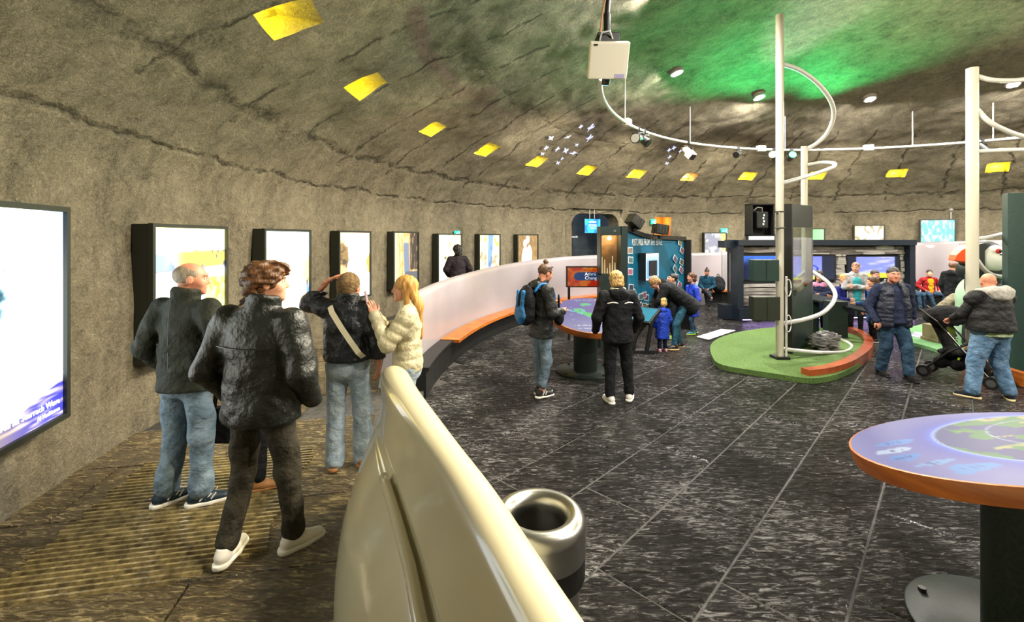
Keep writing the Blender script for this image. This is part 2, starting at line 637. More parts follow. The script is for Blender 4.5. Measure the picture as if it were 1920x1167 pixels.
# -- main floor: slate slabs on a dark bed
def parapet_R(a):
    """radius of the floor-side foot of the curved parapet at azimuth a (rad)"""
    dg = math.degrees(a)
    t = min(max((140 - dg) / 50.0, 0), 1)
    return 9.62 - 0.85 * t * t * (3 - 2 * t)
M_GROUT = mat('grout', (70, 68, 65), rough=0.9, c2=(46, 44, 42), cscale=14)
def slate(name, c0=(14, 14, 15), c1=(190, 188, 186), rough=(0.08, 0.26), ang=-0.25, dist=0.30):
    m = bpy.data.materials.new(name)
    m.use_nodes = True
    nt = m.node_tree
    N, L = nt.nodes, nt.links
    b = N['Principled BSDF']
    tc = N.new('ShaderNodeTexCoord')
    ge = N.new('ShaderNodeNewGeometry')
    oi = N.new('ShaderNodeObjectInfo')
    def noise(scale, detail, rot, st, rg=0.62, ds=0.8):
        mp = N.new('ShaderNodeMapping')
        mp.inputs['Scale'].default_value = st
        mp.inputs['Rotation'].default_value = (0, 0, rot)
        L.new(ge.outputs['Position'], mp.inputs[0])
        n = N.new('ShaderNodeTexNoise')
        n.inputs['Scale'].default_value = scale
        n.inputs['Detail'].default_value = detail
        n.inputs['Roughness'].default_value = rg
        n.inputs['Distortion'].default_value = ds
        L.new(mp.outputs[0], n.inputs['Vector'])
        return n.outputs['Fac']
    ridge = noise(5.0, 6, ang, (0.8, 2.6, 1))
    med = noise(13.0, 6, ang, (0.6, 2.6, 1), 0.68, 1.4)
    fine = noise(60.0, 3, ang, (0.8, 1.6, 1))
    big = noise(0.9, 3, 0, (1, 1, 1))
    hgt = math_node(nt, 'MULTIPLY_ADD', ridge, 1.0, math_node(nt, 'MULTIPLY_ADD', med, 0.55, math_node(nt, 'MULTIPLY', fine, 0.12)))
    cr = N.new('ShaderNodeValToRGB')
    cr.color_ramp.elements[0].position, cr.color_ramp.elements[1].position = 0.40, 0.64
    cr.color_ramp.elements[0].color, cr.color_ramp.elements[1].color = col4(lin(c0)), col4(lin(c1))  # pale streaks in the colour imitate glints off the cleft stone
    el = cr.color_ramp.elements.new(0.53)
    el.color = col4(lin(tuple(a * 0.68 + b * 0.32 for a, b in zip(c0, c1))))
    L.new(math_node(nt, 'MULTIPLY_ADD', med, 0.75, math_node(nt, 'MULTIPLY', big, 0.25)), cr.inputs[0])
    mx = N.new('ShaderNodeMix')
    mx.data_type = 'RGBA'
    mx.blend_type = 'MULTIPLY'
    mx.inputs[0].default_value = 1.0
    L.new(cr.outputs[0], mx.inputs[6])
    vv = math_node(nt, 'MULTIPLY_ADD', oi.outputs['Random'], 0.5, 0.72)
    cc = N.new('ShaderNodeCombineColor')
    for i in range(3):
        L.new(vv, cc.inputs[i])
    L.new(cc.outputs[0], mx.inputs[7])
    L.new(mx.outputs[2], b.inputs['Base Color'])
    rr = math_node(nt, 'MULTIPLY_ADD', med, rough[1] - rough[0], rough[0])
    L.new(rr, b.inputs['Roughness'])
    b.inputs['Specular IOR Level'].default_value = 0.9
    bp = N.new('ShaderNodeBump')
    bp.inputs['Strength'].default_value = 1.0
    bp.inputs['Distance'].default_value = dist
    L.new(hgt, bp.inputs['Height'])
    L.new(bp.outputs[0], b.inputs['Normal'])
    MATS[name] = m
    return m
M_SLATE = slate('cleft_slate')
M_SLATE2 = slate('ramp_slate', (70, 60, 42), (214, 192, 140), (0.12, 0.28), 0.2, 0.10)  # same slate, with the warm light on the ramp put into its colour
fl = MB()
NF = 120
pts = []
for k in range(NF):
    a = 2 * PI * k / NF
    aa = a if a <= PI else 2 * PI - a
    pts.append((CX + 10.3 * math.cos(a), CY + 10.3 * math.sin(a)))
fl.prism(pts, -0.25, -0.012)
floor = struct(build(fl, 'floor', M_GROUT), 'dark cleft slate paving of the exhibition hall')
DIR = Vector((0.697, 0.717, 0))        # slab courses run this way
NRM = Vector((0.717, -0.697, 0))
SW, SL = 0.60, 1.15
tme = MB()
hw, hl, bv = SW / 2 - 0.006, SL / 2 - 0.006, 0.010
tme.add([(-hl, -hw, -0.03), (hl, -hw, -0.03), (hl, hw, -0.03), (-hl, hw, -0.03),
         (-hl, -hw, -bv), (hl, -hw, -bv), (hl, hw, -bv), (-hl, hw, -bv),
         (-hl + bv, -hw + bv, 0), (hl - bv, -hw + bv, 0), (hl - bv, hw - bv, 0), (-hl + bv, hw - bv, 0)],
        [(0, 1, 5, 4), (1, 2, 6, 5), (2, 3, 7, 6), (3, 0, 4, 7), (4, 5, 9, 8), (5, 6, 10, 9), (6, 7, 11, 10), (7, 4, 8, 11), (8, 9, 10, 11)])
slab_me = None
cands = []
off = -1.02
for i in range(-40, 40):
    n_ = off + (i + 0.5) * SW
    sh = (i * 0.37 % 1.0) * SL
    for j in range(-22, 30):
        s_ = sh + j * SL
        c = DIR * s_ + NRM * n_
        r = math.hypot(c.x - CX, c.y - CY)
        if r > 10.0 or c.y < 0.6:
            continue
        px = 960 + FPX * c.x / c.y
        if px < 700 or px > 2900:
            continue
        if c.x < -1.3 + 0.0 * c.y and c.y < 4:
            continue
        cands.append((c.length, c, i * 100 + j))
cands.sort(key=lambda t: t[0])
rot = math.atan2(DIR.y, DIR.x)
rest = MB()
# near camera strip in the ramp zone is excluded: floor side of the front parapet only
def right_of_fin(c):
    # line of the front parapet ridge from (-0.83,3.3) to (0.75,-0.2)
    t = (c.y - 3.3) / (-3.5)
    xr = -0.83 + t * (0.75 + 0.83)
    return c.x > xr - 0.55 if c.y < 3.6 else c.x > -1.25
cands = [c for c in cands if right_of_fin(c[1])]
for k, (dist, c, sid) in enumerate(cands):
    rr = random.Random(sid)
    tilt = (rr.uniform(-0.004, 0.004), rr.uniform(-0.004, 0.004), rot)
    z = rr.uniform(-0.004, 0.0)
    if k < 290:
        if slab_me is None:
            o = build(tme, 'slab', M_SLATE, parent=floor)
            slab_me = o.data
        else:
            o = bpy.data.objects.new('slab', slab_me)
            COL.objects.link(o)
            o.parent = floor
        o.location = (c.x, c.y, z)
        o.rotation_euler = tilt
    else:
        Mx = Matrix.Translation((c.x, c.y, z)) @ Matrix.Rotation(rot, 4, 'Z')
        rest.add([Mx @ Vector(v) for v in tme.v], tme.f)
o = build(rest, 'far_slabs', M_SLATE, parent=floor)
o['kind'] = 'stuff'

# -- ramp: a ring of paving that climbs clockwise behind the parapet
def ramp_z(a):
    dg = math.degrees(a) % 360
    if dg > 200:
        return 0.12
    t = (175 - dg) / 145.0
    t = max(0.0, t)
    return 0.12 + 0.80 * min(t, 1.25)
rp = MB()
angs = [math.radians(a) for a in np.arange(236, -40, -2.0)]
rads = [8.9, 9.3, 9.9, 10.6, 11.3, 12.0, 12.5]
for a in angs:
    for r in rads:
        dg = math.degrees(a)
        rp.v.append((CX + r * math.cos(a), CY + r * math.sin(a), ramp_z(a) - 0.02))
for i in range(len(angs) - 1):
    for j in range(len(rads) - 1):
        # keep off the main floor: inner band only where the parapet has moved inwards
        am = math.degrees((angs[i] + angs[i + 1]) / 2)
        if rads[j] < 9.5 and am > 120:
            continue
        n = len(rads)
        rp.f.append((i * n + j, i * n + j + 1, (i + 1) * n + j + 1, (i + 1) * n + j))
ramp = struct(build(rp, 'floor_ramp', M_GROUT, weld=True), 'slate paved ramp climbing between the wall and the white parapet')
# near part: flat bed under the visitors, in front of the wall, left of the front parapet
bed = MB().prism([(-4.3, -2.5), (1.2, -2.5), (0.35, 0.0), (-0.95, 2.95), (-1.05, 3.5), (-1.15, 5.9), (-4.3, 5.9)], -0.2, 0.095)
bo = build(bed, 'bed', M_GROUT, parent=ramp)
def inside_ramp(c):
    if math.hypot(c[0] - CX, c[1] - CY) > 12.5:
        return False
    if c[1] > 4.6 and math.hypot(c[0] - CX, c[1] - CY) < 10.2:
        return False
    xr = -1.15 if c[1] > 3.3 else -1.15 + (3.3 - c[1]) * 0.42
    return c[0] < xr + 0.15
RA = 0.198            # ribs run this way
rd = Vector((math.cos(RA), math.sin(RA), 0))
rn = Vector((-math.sin(RA), math.cos(RA), 0))
# smooth slabs around, ribbed field between n=RN0..RN1
RN0, RN1 = 2.93, 4.50
rslab = None
W2, L2 = 0.80, 1.25
k2 = 0
for i in range(-1, 15):
    n0 = -0.21 + i * 0.785
    for j in range(-6, 4):
        s0 = -3.0 + j * L2 + (0.45 if i % 2 else 0)
        c = rd * (s0 + L2 / 2) + rn * (n0 + 0.3925)
        if not inside_ramp(c) or c.y > 10.5 or c.y < -1.5:
            continue
        if rslab is None:
            sl = MB()
            sl.box((0, 0, -0.015), (L2 - 0.014, 0.785 - 0.014, 0.03))
            o = build(sl, 'slab', M_SLATE2, parent=ramp, bevel=0.006)
            rslab = o.data
        else:
            o = bpy.data.objects.new('slab', rslab)
            COL.objects.link(o)
            o.parent = ramp
        o.location = (c.x, c.y, max(0.118, ramp_z(math.atan2(c.y - CY, c.x - CX)) - 0.002) + 0.002 * math.sin(k2 * 2.1))
        o.rotation_euler = (0, 0, RA)
        k2 += 1
M_RIB = mat('worn_rib_stone', (84, 74, 50), rough=0.16, c2=(140, 124, 84), cscale=20, bump=0.4, bscale=40, bdist=0.01)
# ribs: raised bars of the ribbed slabs, each row its own bar
nrib = 33
for k in range(nrib):
    n_ = RN0 + (RN1 - RN0) * k / (nrib - 1)
    s0 = -2.35 + 0.02 * math.sin(k * 1.3)
    s1 = -0.98 + 0.03 * math.sin(k * 0.5) - (0.10 * (4 - k) if k < 4 else 0)
    rb = MB()
    a = rd * s0 + rn * n_
    b_ = rd * s1 + rn * n_
    w = rn * 0.015
    w2 = rn * 0.008
    z0, z1 = 0.116, 0.136
    zz = Vector((0, 0, 1))
    rb.add([a - w + zz * z0, b_ - w + zz * z0, b_ + w + zz * z0, a + w + zz * z0, a - w2 + zz * z1, b_ - w2 + zz * z1, b_ + w2 + zz * z1, a + w2 + zz * z1],
           [(0, 1, 5, 4), (1, 2, 6, 5), (2, 3, 7, 6), (3, 0, 4, 7), (4, 5, 6, 7)])
    build(rb, 'rib', M_RIB, parent=ramp)

# -- curved white parapet (far side), with a bench along its foot
def parapet(name, a0, a1, steps, label):
    """section swept along the ring; a in degrees, decreasing"""
    vs, fs = [], []
    NP = None
    for i in range(steps + 1):
        t = i / steps
        dg = a0 + (a1 - a0) * t
        a = math.radians(dg)
        R = parapet_R(a)
        zr = float(np.interp(-dg, [-181, -162, -148, -134, -101, -58, 0], [1.27, 1.37, 1.47, 1.55, 1.60, 1.98, 2.3]))
        # nose: the first few steps sink and narrow
        e = min(1.0, i / 5.0)
        e = math.sqrt(max(0.0, 1 - (1 - e) ** 2))
        top = zr * (0.86 + 0.14 * e)
        hw_ = 0.10 * (0.25 + 0.75 * e)
        prof = [(R - 0.02, 0.0), (R + 0.02, 0.30), (R + 0.02, 0.75)]
        for q in range(9):
            ph = PI - PI * q / 8
            prof.append((R + 0.06 + 0.05 + hw_ * math.cos(ph), top - 0.10 + 0.10 * math.sin(ph)))
        prof += [(R + 0.30, 0.55 + zr - 1.1), (R + 0.40, max(0.0, zr - 1.1))]
        NP = len(prof)
        for r, z in prof:
            vs.append((CX + r * math.cos(a), CY + r * math.sin(a), z))
    for i in range(steps):
        for j in range(NP - 1):
            fs.append((i * NP + j, (i + 1) * NP + j, (i + 1) * NP + j + 1, i * NP + j + 1))
    fs.append(tuple(range(NP)))
    fs.append(tuple(range(steps * NP, (steps + 1) * NP))[::-1])
    o = mesh_obj(name, vs, fs, M_LILAC, smooth='auto')
    return struct(o, label)
par = parapet('wall_parapet', 181.0, 8.0, 130, 'glossy white curved parapet wall rising around the hall')
# bench
def arc_slab(r0, r1, z0, z1, a0, a1, steps, shift=lambda a: 0.0):
    mb = MB()
    for i in range(steps + 1):
        a = math.radians(a0 + (a1 - a0) * i / steps)
        R = parapet_R(a)
        for (r, z) in ((R + r0, z0), (R + r1, z0), (R + r1, z1), (R + r0, z1)):
            mb.v.append((CX + r * math.cos(a), CY + r * math.sin(a), z))
    for i in range(steps):
        for j in range(4):
            k = (j + 1) % 4
            mb.f.append((i * 4 + j, (i + 1) * 4 + j, (i + 1) * 4 + k, i * 4 + k))
    mb.f += [(0, 1, 2, 3), tuple(range(steps * 4, steps * 4 + 4))[::-1]]
    return mb
bench = thing('curved_bench', 'long curved wooden-topped bench along the foot of the white parapet', 'bench')
build(arc_slab(-0.20, 0.0, 0.0, 0.36, 180.6, 8, 100), 'base', M_BLACK, bench, weld=True)
build(arc_slab(-0.34, -0.01, 0.36, 0.41, 171, 8, 100), 'seat', M_WOOD, bench, weld=True)
build(arc_slab(-0.24, -0.01, 0.36, 0.40, 180.6, 171, 10), 'end_cover', M_BLACK, bench, weld=True)

# -- front parapet: hull-shaped fin with a handrail groove
RIDGE = [(-0.84, 3.34), (-0.76, 3.12), (-0.66, 2.88), (-0.47, 2.48), (-0.30, 2.12), (-0.125, 1.77), (0.0, 1.45), (0.14, 1.12), (0.36, 0.6), (0.62, 0.0), (1.0, -0.9)]
BASEI = [(-1.17, 3.36), (-1.16, 3.16), (-1.12, 2.90), (-0.99, 2.50), (-0.88, 2.22), (-0.75, 1.84), (-0.66, 1.56), (-0.52, 1.20), (-0.30, 0.62), (-0.05, 0.0), (0.35, -0.9)]
vs, fs = [], []
NPF = 0
for i, (rg, bi) in enumerate(zip(RIDGE, BASEI)):
    e = [0.55, 0.85, 0.95, 1, 1, 1, 1, 1, 1, 1, 1][i]
    rg, bi = Vector((rg[0], rg[1], 0)), Vector((bi[0], bi[1], 0))
    w = (rg - bi)
    w.y *= 0.4
    wn = w.normalized()
    zt = 1.16
    top = zt - 0.02 * (1 - e)
    hwid = [0.125, 0.13, 0.125, 0.115][i] if i < 4 else 0.105
    def q(f, z):   # f: 0 base .. 1 ridge
        return bi + (rg - bi) * f + Vector((0, 0, z))
    prof = [q(0.0, 0.06), q(0.03, 0.25), q(0.24, 0.52), q(0.50, 0.715)]
    g = 0.035 if i >= 3 else (0.02 if i == 2 else 0.0)
    prof += [q(0.54, 0.745), q(0.54, 0.745) + wn * g + Vector((0, 0, -0.005)), q(0.61, 0.82) + wn * g * 0.9, q(0.61, 0.82)]
    prof += [q(0.66 if i < 3 else 0.74, 0.955)]
    c = rg + Vector((0, 0, top - hwid)) - wn * 0.02
    for k in range(9):
        ph = PI * 0.95 - (PI * 0.95) * k / 8
        prof.append(c + wn * hwid * math.cos(ph) + Vector((0, 0, hwid * math.sin(ph))))
    prof += [rg + wn * (hwid + (0.05 if i < 3 else 0.0)) + Vector((0, 0, 0.5)), rg + wn * (hwid + 0.05) + Vector((0, 0, 0.0))]
    NPF = len(prof)
    vs += prof
for i in range(len(RIDGE) - 1):
    for j in range(NPF - 1):
        fs.append((i * NPF + j, i * NPF + j + 1, (i + 1) * NPF + j + 1, (i + 1) * NPF + j))
# rounded nose: fan of shrinking end sections
def scaled(i, out, sc):
    ps = vs[i * NPF:(i + 1) * NPF]
    c = sum((Vector(p) for p in ps), Vector()) / NPF
    r = []
    for p in ps:
        p = Vector(p)
        r.append(Vector((c.x + (p.x - c.x) * sc, p.y, p.z if p.z < 0.3 else 0.3 + (p.z - 0.3) * (0.9 + 0.1 * sc))) + Vector((-0.3, 0.95, 0)) * out)
    return r
nose = [scaled(0, 0.05, 0.93), scaled(0, 0.09, 0.74), scaled(0, 0.11, 0.35)]
prev = list(range(NPF))
for ps in nose:
    o0 = len(vs)
    vs += ps
    cur = list(range(o0, o0 + NPF))
    for j in range(NPF - 1):
        fs.append((prev[j], cur[j], cur[j + 1], prev[j + 1]))
    prev = cur
fs.append(tuple(prev))
fin = struct(mesh_obj('wall_front_parapet', vs, fs, M_CREAMW, smooth='auto'), 'glossy cream-white fin-shaped parapet with a handrail groove in front')
md = fin.modifiers.new('sub', 'SUBSURF')
md.levels = md.render_levels = 2
# handrail lying in the groove
hr = []
for i in range(3, len(RIDGE)):
    rg, bi = Vector((*RIDGE[i], 0)), Vector((*BASEI[i], 0))
    hr.append(bi + (rg - bi) * 0.552 + Vector((0, 0, 0.782)))
hr2 = []
for a, b_ in zip(hr, hr[1:]):
    for t in (0, 0.25, 0.5, 0.75):
        hr2.append(a.lerp(b_, t))
hr2.append(hr[-1])
build(MB().tube(hr2, 0.027, 12), 'handrail', M_CREAMW, parent=fin, smooth=True)
# far parapet end by the seated visitor
fe = MB()
A0, B0 = P(1283, 577), P(1323, 572)
fe.add([A0, B0, B0 + Vector((0.1, 0.35, 0)), A0 + Vector((0.1, 0.35, 0)),
        A0 + Vector((0, 0, 1.0)), B0 + Vector((-0.1, 0, 0.62)), B0 + Vector((0, 0.3, 0.62)), A0 + Vector((0, 0.3, 1.0))],
       [(0, 1, 5, 4), (1, 2, 6, 5), (2, 3, 7, 6), (3, 0, 4, 7), (4, 5, 6, 7), (3, 2, 1, 0)])
struct(build(fe, 'wall_parapet_end', M_LILAC, bevel=0.04, smooth='auto'), 'short white parapet end sloping down beside the seated reader')

# -- doorway surround with rounded top and the dark alcove behind
def ring_pt(a, r, z):
    return Vector((CX + r * math.cos(a), CY + r * math.sin(a), z))
dn = Vector((math.cos(DOOR_A), math.sin(DOOR_A), 0))
dt = Vector((math.sin(DOOR_A), -math.cos(DOOR_A), 0))        # rightwards seen from inside
dc = ring_pt(DOOR_A, RW, 0)
outer = [(-1.30, 0.1), (-1.30, 3.24), (1.30, 3.24), (1.30, 0.1)]
inner = [(-1.06, 0.1)]
for k in range(9):
    t = PI - (PI / 2) * k / 8
    inner.append((-1.06 + 0.42 + 0.42 * math.cos(t), 2.98 - 0.42 + 0.42 * math.sin(t)))
for k in range(9):
    t = PI / 2 - (PI / 2) * k / 8
    inner.append((1.06 - 0.42 + 0.42 * math.cos(t), 2.98 - 0.42 + 0.42 * math.sin(t)))
inner.append((1.06, 0.1))
mb = MB()
def dp(x, z, o):
    return dc + dt * x + dn * o + Vector((0, 0, z))
vi = [dp(x, z, -0.10) for x, z in inner]
vo = []
for x, z in inner:   # matching outer points
    if z <= 0.11:
        vo.append(dp(-1.30 if x < 0 else 1.30, 0.1, -0.10))
    else:
        t = max(abs(x) / 1.30, abs(z - 1.4) / 1.84)
        vo.append(dp(x / t, min(3.24, 1.4 + (z - 1.4) / t), -0.10))
vb = [dp(x, z, 0.5) for x, z in inner]
n = len(inner)
mb.add(vi + vo + vb, [(i, i + 1, n + i + 1, n + i) for i in range(n - 1)] + [(i + 1, i, 2 * n + i, 2 * n + i + 1) for i in range(n - 1)])
door = build(mb, 'door_1', M_CONC, weld=True)
struct(door, 'rounded concrete doorway opening to a dark gallery')
M_NAVY = mat('dark_navy_wall', (10, 14, 30), rough=0.6)
M_GREYWALL = mat('grey_wall', (98, 106, 112), rough=0.8, c2=(78, 86, 94), cscale=2)
alc = MB()
alc.add([dp(-2.2, 0.1, 0.5), dp(2.2, 0.1, 0.5), dp(2.2, 0.1, 3.2), dp(-2.2, 0.1, 3.2), dp(-2.2, 3.3, 0.5), dp(2.2, 3.3, 0.5), dp(2.2, 3.3, 3.2), dp(-2.2, 3.3, 3.2)],
        [(0, 1, 2, 3), (4, 7, 6, 5), (1, 5, 6, 2), (3, 2, 6, 7), (0, 3, 7, 4)])
struct(build(alc, 'wall_alcove', M_GREYWALL), 'grey gallery walls beyond the doorway')
o = thing('gallery_panel', 'dark navy exhibition panel with white title beyond the rounded doorway', 'panel')
mb = MB()
pc = dp(-0.75, 1.35, 1.3)
Rdoor = Matrix(((dt.x, dn.x, 0), (dt.y, dn.y, 0), (0, 0, 1)))
mb.box(pc, (1.25, 0.12, 2.7), M=Rdoor)
build(mb, 'board', M_NAVY, o)
M_TXT = mat('white_print', (235, 235, 235), rough=0.6, emit=0.35)
TM = Matrix.Translation(dp(-1.02, 2.08, 1.20)) @ Rdoor.to_4x4()
text('title', 'The Clare Underworld', TM, 0.115, M_TXT, o)
mb = MB().box(dp(-0.9, 1.35, 1.21), (0.7, 0.02, 0.7), M=Rdoor)
build(mb, 'photo', mat('mauve_photo', (70, 56, 78), emit=0.3, c2=(24, 18, 34), cscale=4), o)
# hatch opening with warm light behind
hn = Vector((math.cos(HATCH_A), math.sin(HATCH_A), 0))
ht = Vector((math.sin(HATCH_A), -math.cos(HATCH_A), 0))
hc = ring_pt(HATCH_A, RW, 0)
def hp(x, z, o):
    return hc + ht * x + hn * o + Vector((0, 0, z))
mb = MB()
mb.add([hp(-0.42, 1.4, -0.02), hp(0.42, 1.4, -0.02), hp(0.42, 2.95, -0.02), hp(-0.42, 2.95, -0.02),
        hp(-0.42, 1.4, 0.8), hp(0.42, 1.4, 0.8), hp(0.42, 2.95, 0.8), hp(-0.42, 2.95, 0.8)],
       [(0, 4, 5, 1), (1, 5, 6, 2), (2, 6, 7, 3), (3, 7, 4, 0), (4, 7, 6, 5)])
struct(build(mb, 'window_1', mat('ochre_plaster', (196, 140, 60), rough=0.8, c2=(160, 104, 40), cscale=5, bump=0.4, bscale=12)), 'square wall opening lit warm ochre')
lamp('hatch_lamp', 'POINT', hp(0, 2.7, 0.4), 14, (1, 0.72, 0.35), 0.08)
lamp('alcove_lamp', 'POINT', dp(0.9, 3.0, 1.6), 22, (0.75, 0.88, 1.0), 0.15)
# ================================================================ LIGHTBOXES ON THE WALL
RF = 11.97
def ray_ring(px, r=RF):
    a, d = azim_of_px(px, r)
    return Vector(((px - 960) / FPX * d, d, 0))
M_TXTL = mat('lit_caption', (250, 250, 250), emit=1.2)
C255 = lambda *c: np.array(lin(c))
def pic_wave(u, v):
    n = n2(u, v, 7, 7, 1, 4)
    c = mixc(C255(255, 252, 235), C255(235, 248, 255), sstep(0.3, 1.0, u))
    c = mixc(c, C255(190, 182, 90), sstep(0.95, 0.6, u) * sstep(0.75, 1.0, v) * 0.6)
    c = mixc(c, C255(110, 140, 190), sstep(0.80, 1.0, u) * sstep(0.6, 1.0, v) * 0.9)
    d = np.hypot((u - 0.60) * 1.3, (v - 0.62) * 1.0) + n2(u, v, 22, 22, 3, 4) * 0.07
    c = mixc(c, C255(110, 170, 180), sstep(0.26, 0.08, d) * 0.85)
    c = mixc(c, C255(14, 50, 64), sstep(0.17, 0.05, d) * sstep(-0.3, 0.3, n2(u, v, 40, 40, 6, 3)))
    c = mixc(c, C255(120, 140, 190), sstep(0.25, 0.7, n2(u, v, 5, 40, 4)) * sstep(0.22, 0.1, v) * 0.6)
    sea = sstep(-0.01, 0.02, (u - 0.42) * 0.33 - (v - 0.0))
    w = n2(u, v, 6, 46, 2)
    sc = mixc(C255(36, 38, 120), C255(150, 140, 140), sstep(-0.1, 0.7, w))
    sc = mixc(sc, C255(104, 92, 70), sstep(0.9, 0.6, u) * 0.7)
    c = mixc(c, sc, sea)
    c = mixc(c, C255(90, 90, 140), ((np.abs(v - 0.215 - 0.02 * (1 - u)) < 0.006) & (n2(u, v, 60, 10, 7) > 0.0)) * 0.7)
    return c
def pic_cliffbay(u, v):
    c = mixc(C255(255, 255, 250), C255(255, 246, 150), sstep(0.72, 1.0, v + 0.1 * u))
    n = n2(u, v, 14, 8, 5, 4)
    top = 0.82 - 0.05 * np.abs(u - 0.55) + 0.02 * n
    inc = sstep(-0.01, 0.01, top - v) * sstep(-0.01, 0.01, v - 0.66)
    rock = mixc(C255(210, 170, 70), C255(60, 80, 84), sstep(0.1, 0.5, n) )
    rock = mixc(C255(120, 140, 190), rock, sstep(0.1, 0.4, u))
    c = mixc(c, rock, inc)
    c = mixc(c, C255(70, 80, 130), (np.abs(v - 0.655) < 0.008) * 0.8)
    land = sstep(-0.02, 0.03, (u - 0.62) - 0.5 * (v - 0.3) * 0 + 0.06 * n2(u, v, 6, 6, 8) - np.maximum(0, v - 0.45) * 0.1) * sstep(0.62, 0.55, v)
    c = mixc(c, mixc(C255(255, 236, 120), C255(196, 160, 50), sstep(-0.2, 0.6, n2(u, v, 26, 26, 9))), land)
    return c
def pic_tallcliff(u, v):
    c = mixc(C255(235, 250, 255), C255(255, 255, 255), sstep(1.0, 0.7, v))
    n = n2(u, v, 20, 6, 11, 4)
    cl = sstep(-0.02, 0.02, 0.80 - 0.12 * u + 0.02 * n - v)
    rc = mixc(C255(255, 255, 225), C255(245, 232, 160), sstep(-0.2, 0.6, n))
    c = mixc(c, rc, cl)
    edge = sstep(0.72, 0.95, u + 0.05 * n) * sstep(0.74, 0.6, v)
    c = mixc(c, mixc(C255(230, 215, 130), C255(70, 66, 40), sstep(0.25, 0.6, n2(u, v, 26, 18, 12))), edge)
    c = mixc(c, C255(90, 130, 220), sstep(0.9, 0.96, u + 0.1 * (v - 0.2)) * sstep(0.38, 0.25, v))
    return c
def pic_waterfall(u, v):
    c = mixc(C255(255, 250, 235), C255(255, 226, 180), sstep(0.6, 1.0, v + 0.2 * np.abs(u - 0.6)))
    c = mixc(c, C255(245, 214, 170), sstep(0.35, 0.33, u) * sstep(0.65, 0.72, v) * 0.8)
    n = n2(u, v, 16, 16, 15)
    blob = sstep(0.30, 0.20, np.hypot((u - 0.1) * 1.3, (v - 0.58) * 0.9) + 0.05 * n)
    c = mixc(c, mixc(C255(120, 96, 60), C255(70, 60, 44), sstep(-0.2, 0.4, n)), blob)
    blob = sstep(0.34, 0.26, np.hypot((u - 0.05), (v - 0.22)) + 0.03 * n)
    c = mixc(c, C255(200, 160, 110), blob)
    blob = sstep(0.18, 0.12, np.hypot((u - 1.0), (v - 0.52)) + 0.05 * n)
    c = mixc(c, C255(170, 140, 70), blob)
    return c
def pic_seastack(u, v):
    n = n2(u, v, 22, 7, 21, 4)
    c = mixc(C255(196, 150, 90), C255(255, 226, 150), sstep(-0.3, 0.5, n))
    c = mixc(c, C255(190, 180, 160), sstep(0.25, 0.05, u))
    wat = sstep(0.30, 0.26, v) * sstep(0.45, 0.5, u)
    dark = sstep(0.62, 0.7, u + 0.05 * n) * sstep(0.28, 0.32, v)
    c = mixc(c, mixc(C255(60, 52, 44), C255(150, 120, 92), sstep(0.0, 0.7, n)), dark)
    c = mixc(c, C255(112, 124, 142), sstep(0.13, 0.10, np.abs(u - 0.52 + 0.06 * (v - 0.5))) * sstep(0.86, 0.8, v) * sstep(0.15, 0.2, v))
    c = mixc(c, C255(90, 92, 98), wat)
    return c
def pic_goldcliff(u, v):
    n = n2(u, v, 26, 5, 31, 4)
    c = mixc(C255(255, 250, 190), C255(190, 160, 60), sstep(-0.2, 0.6, n) * sstep(0.2, 0.5, u))
    c = mixc(c, C255(255, 255, 250), sstep(0.25, 0.12, np.abs(u - 0.25)) * 0.7)
    c = mixc(c, C255(120, 110, 60), sstep(0.1, 0.04, np.hypot(u - 0.3, (v - 0.5) * 1.5)))
    return c
def pic_cleft(u, v):
    n = n2(u, v, 10, 10, 41, 4)
    c = mixc(C255(255, 240, 170), C255(230, 190, 80), sstep(0.0, 0.6, n))
    g = sstep(0.14, 0.08, np.abs(u - 0.52 - 0.12 * (v - 0.6)) - 0.06 * (v - 0.4)) * sstep(0.25, 0.3, v)
    c = mixc(c, C255(110, 140, 190), g)
    c = mixc(c, mixc(C255(70, 90, 120), c, 0.35), sstep(0.12, 0.4, n) * sstep(0.25, 0.3, v) * sstep(0.8, 0.7, v))
    c = mixc(c, C255(255, 255, 240), sstep(0.23, 0.20, v))
    c = mixc(c, C255(90, 120, 110), sstep(0.12, 0.06, np.hypot(u - 0.4, (v - 0.12))))
    return c
def pic_birds(u, v):
    n = n2(u, v, 9, 9, 51, 4)
    c = mixc(C255(128, 100, 60), C255(150, 120, 76), sstep(-0.3, 0.5, n))
    b = np.minimum(np.hypot((u - 0.38) * 1.6, (v - 0.42)) - 0.30, np.hypot((u - 0.58) * 1.9, (v - 0.5)) - 0.26)
    b = np.minimum(b, np.minimum(np.hypot((u - 0.36), (v - 0.80)) - 0.09, np.hypot((u - 0.50), (v - 0.90)) - 0.09))
    c = mixc(c, mixc(C255(255, 250, 244), C255(236, 214, 206), sstep(0.1, 0.6, n)), sstep(0.02, -0.02, b))
    c = mixc(c, C255(110, 90, 76), sstep(0.06, 0.02, np.hypot((u - 0.55) * 1.3, v - 0.2)) )
    c = mixc(c, C255(150, 190, 40), sstep(0.7, 1.0, u) * sstep(0.4, 0.1, v))
    c = mixc(c, C255(255, 255, 240), sstep(0.2, 0.05, u) * sstep(0.25, 0.1, v))
    return c
def pic_birdsnow(u, v):
    n = n2(u, v, 8, 8, 61, 4)
    c = mixc(C255(150, 150, 164), C255(240, 235, 225), sstep(-0.1, 0.5, n + (0.5 - v) * 0.6))
    return mixc(c, C255(240, 210, 110), sstep(0.6, 1.0, u) * sstep(0.2, 0.6, v))
def pic_glow(u, v):
    return mixc(C255(255, 250, 236), C255(250, 190, 90), sstep(0.35, 0.0, np.hypot(u - 0.6, (v - 0.55))))
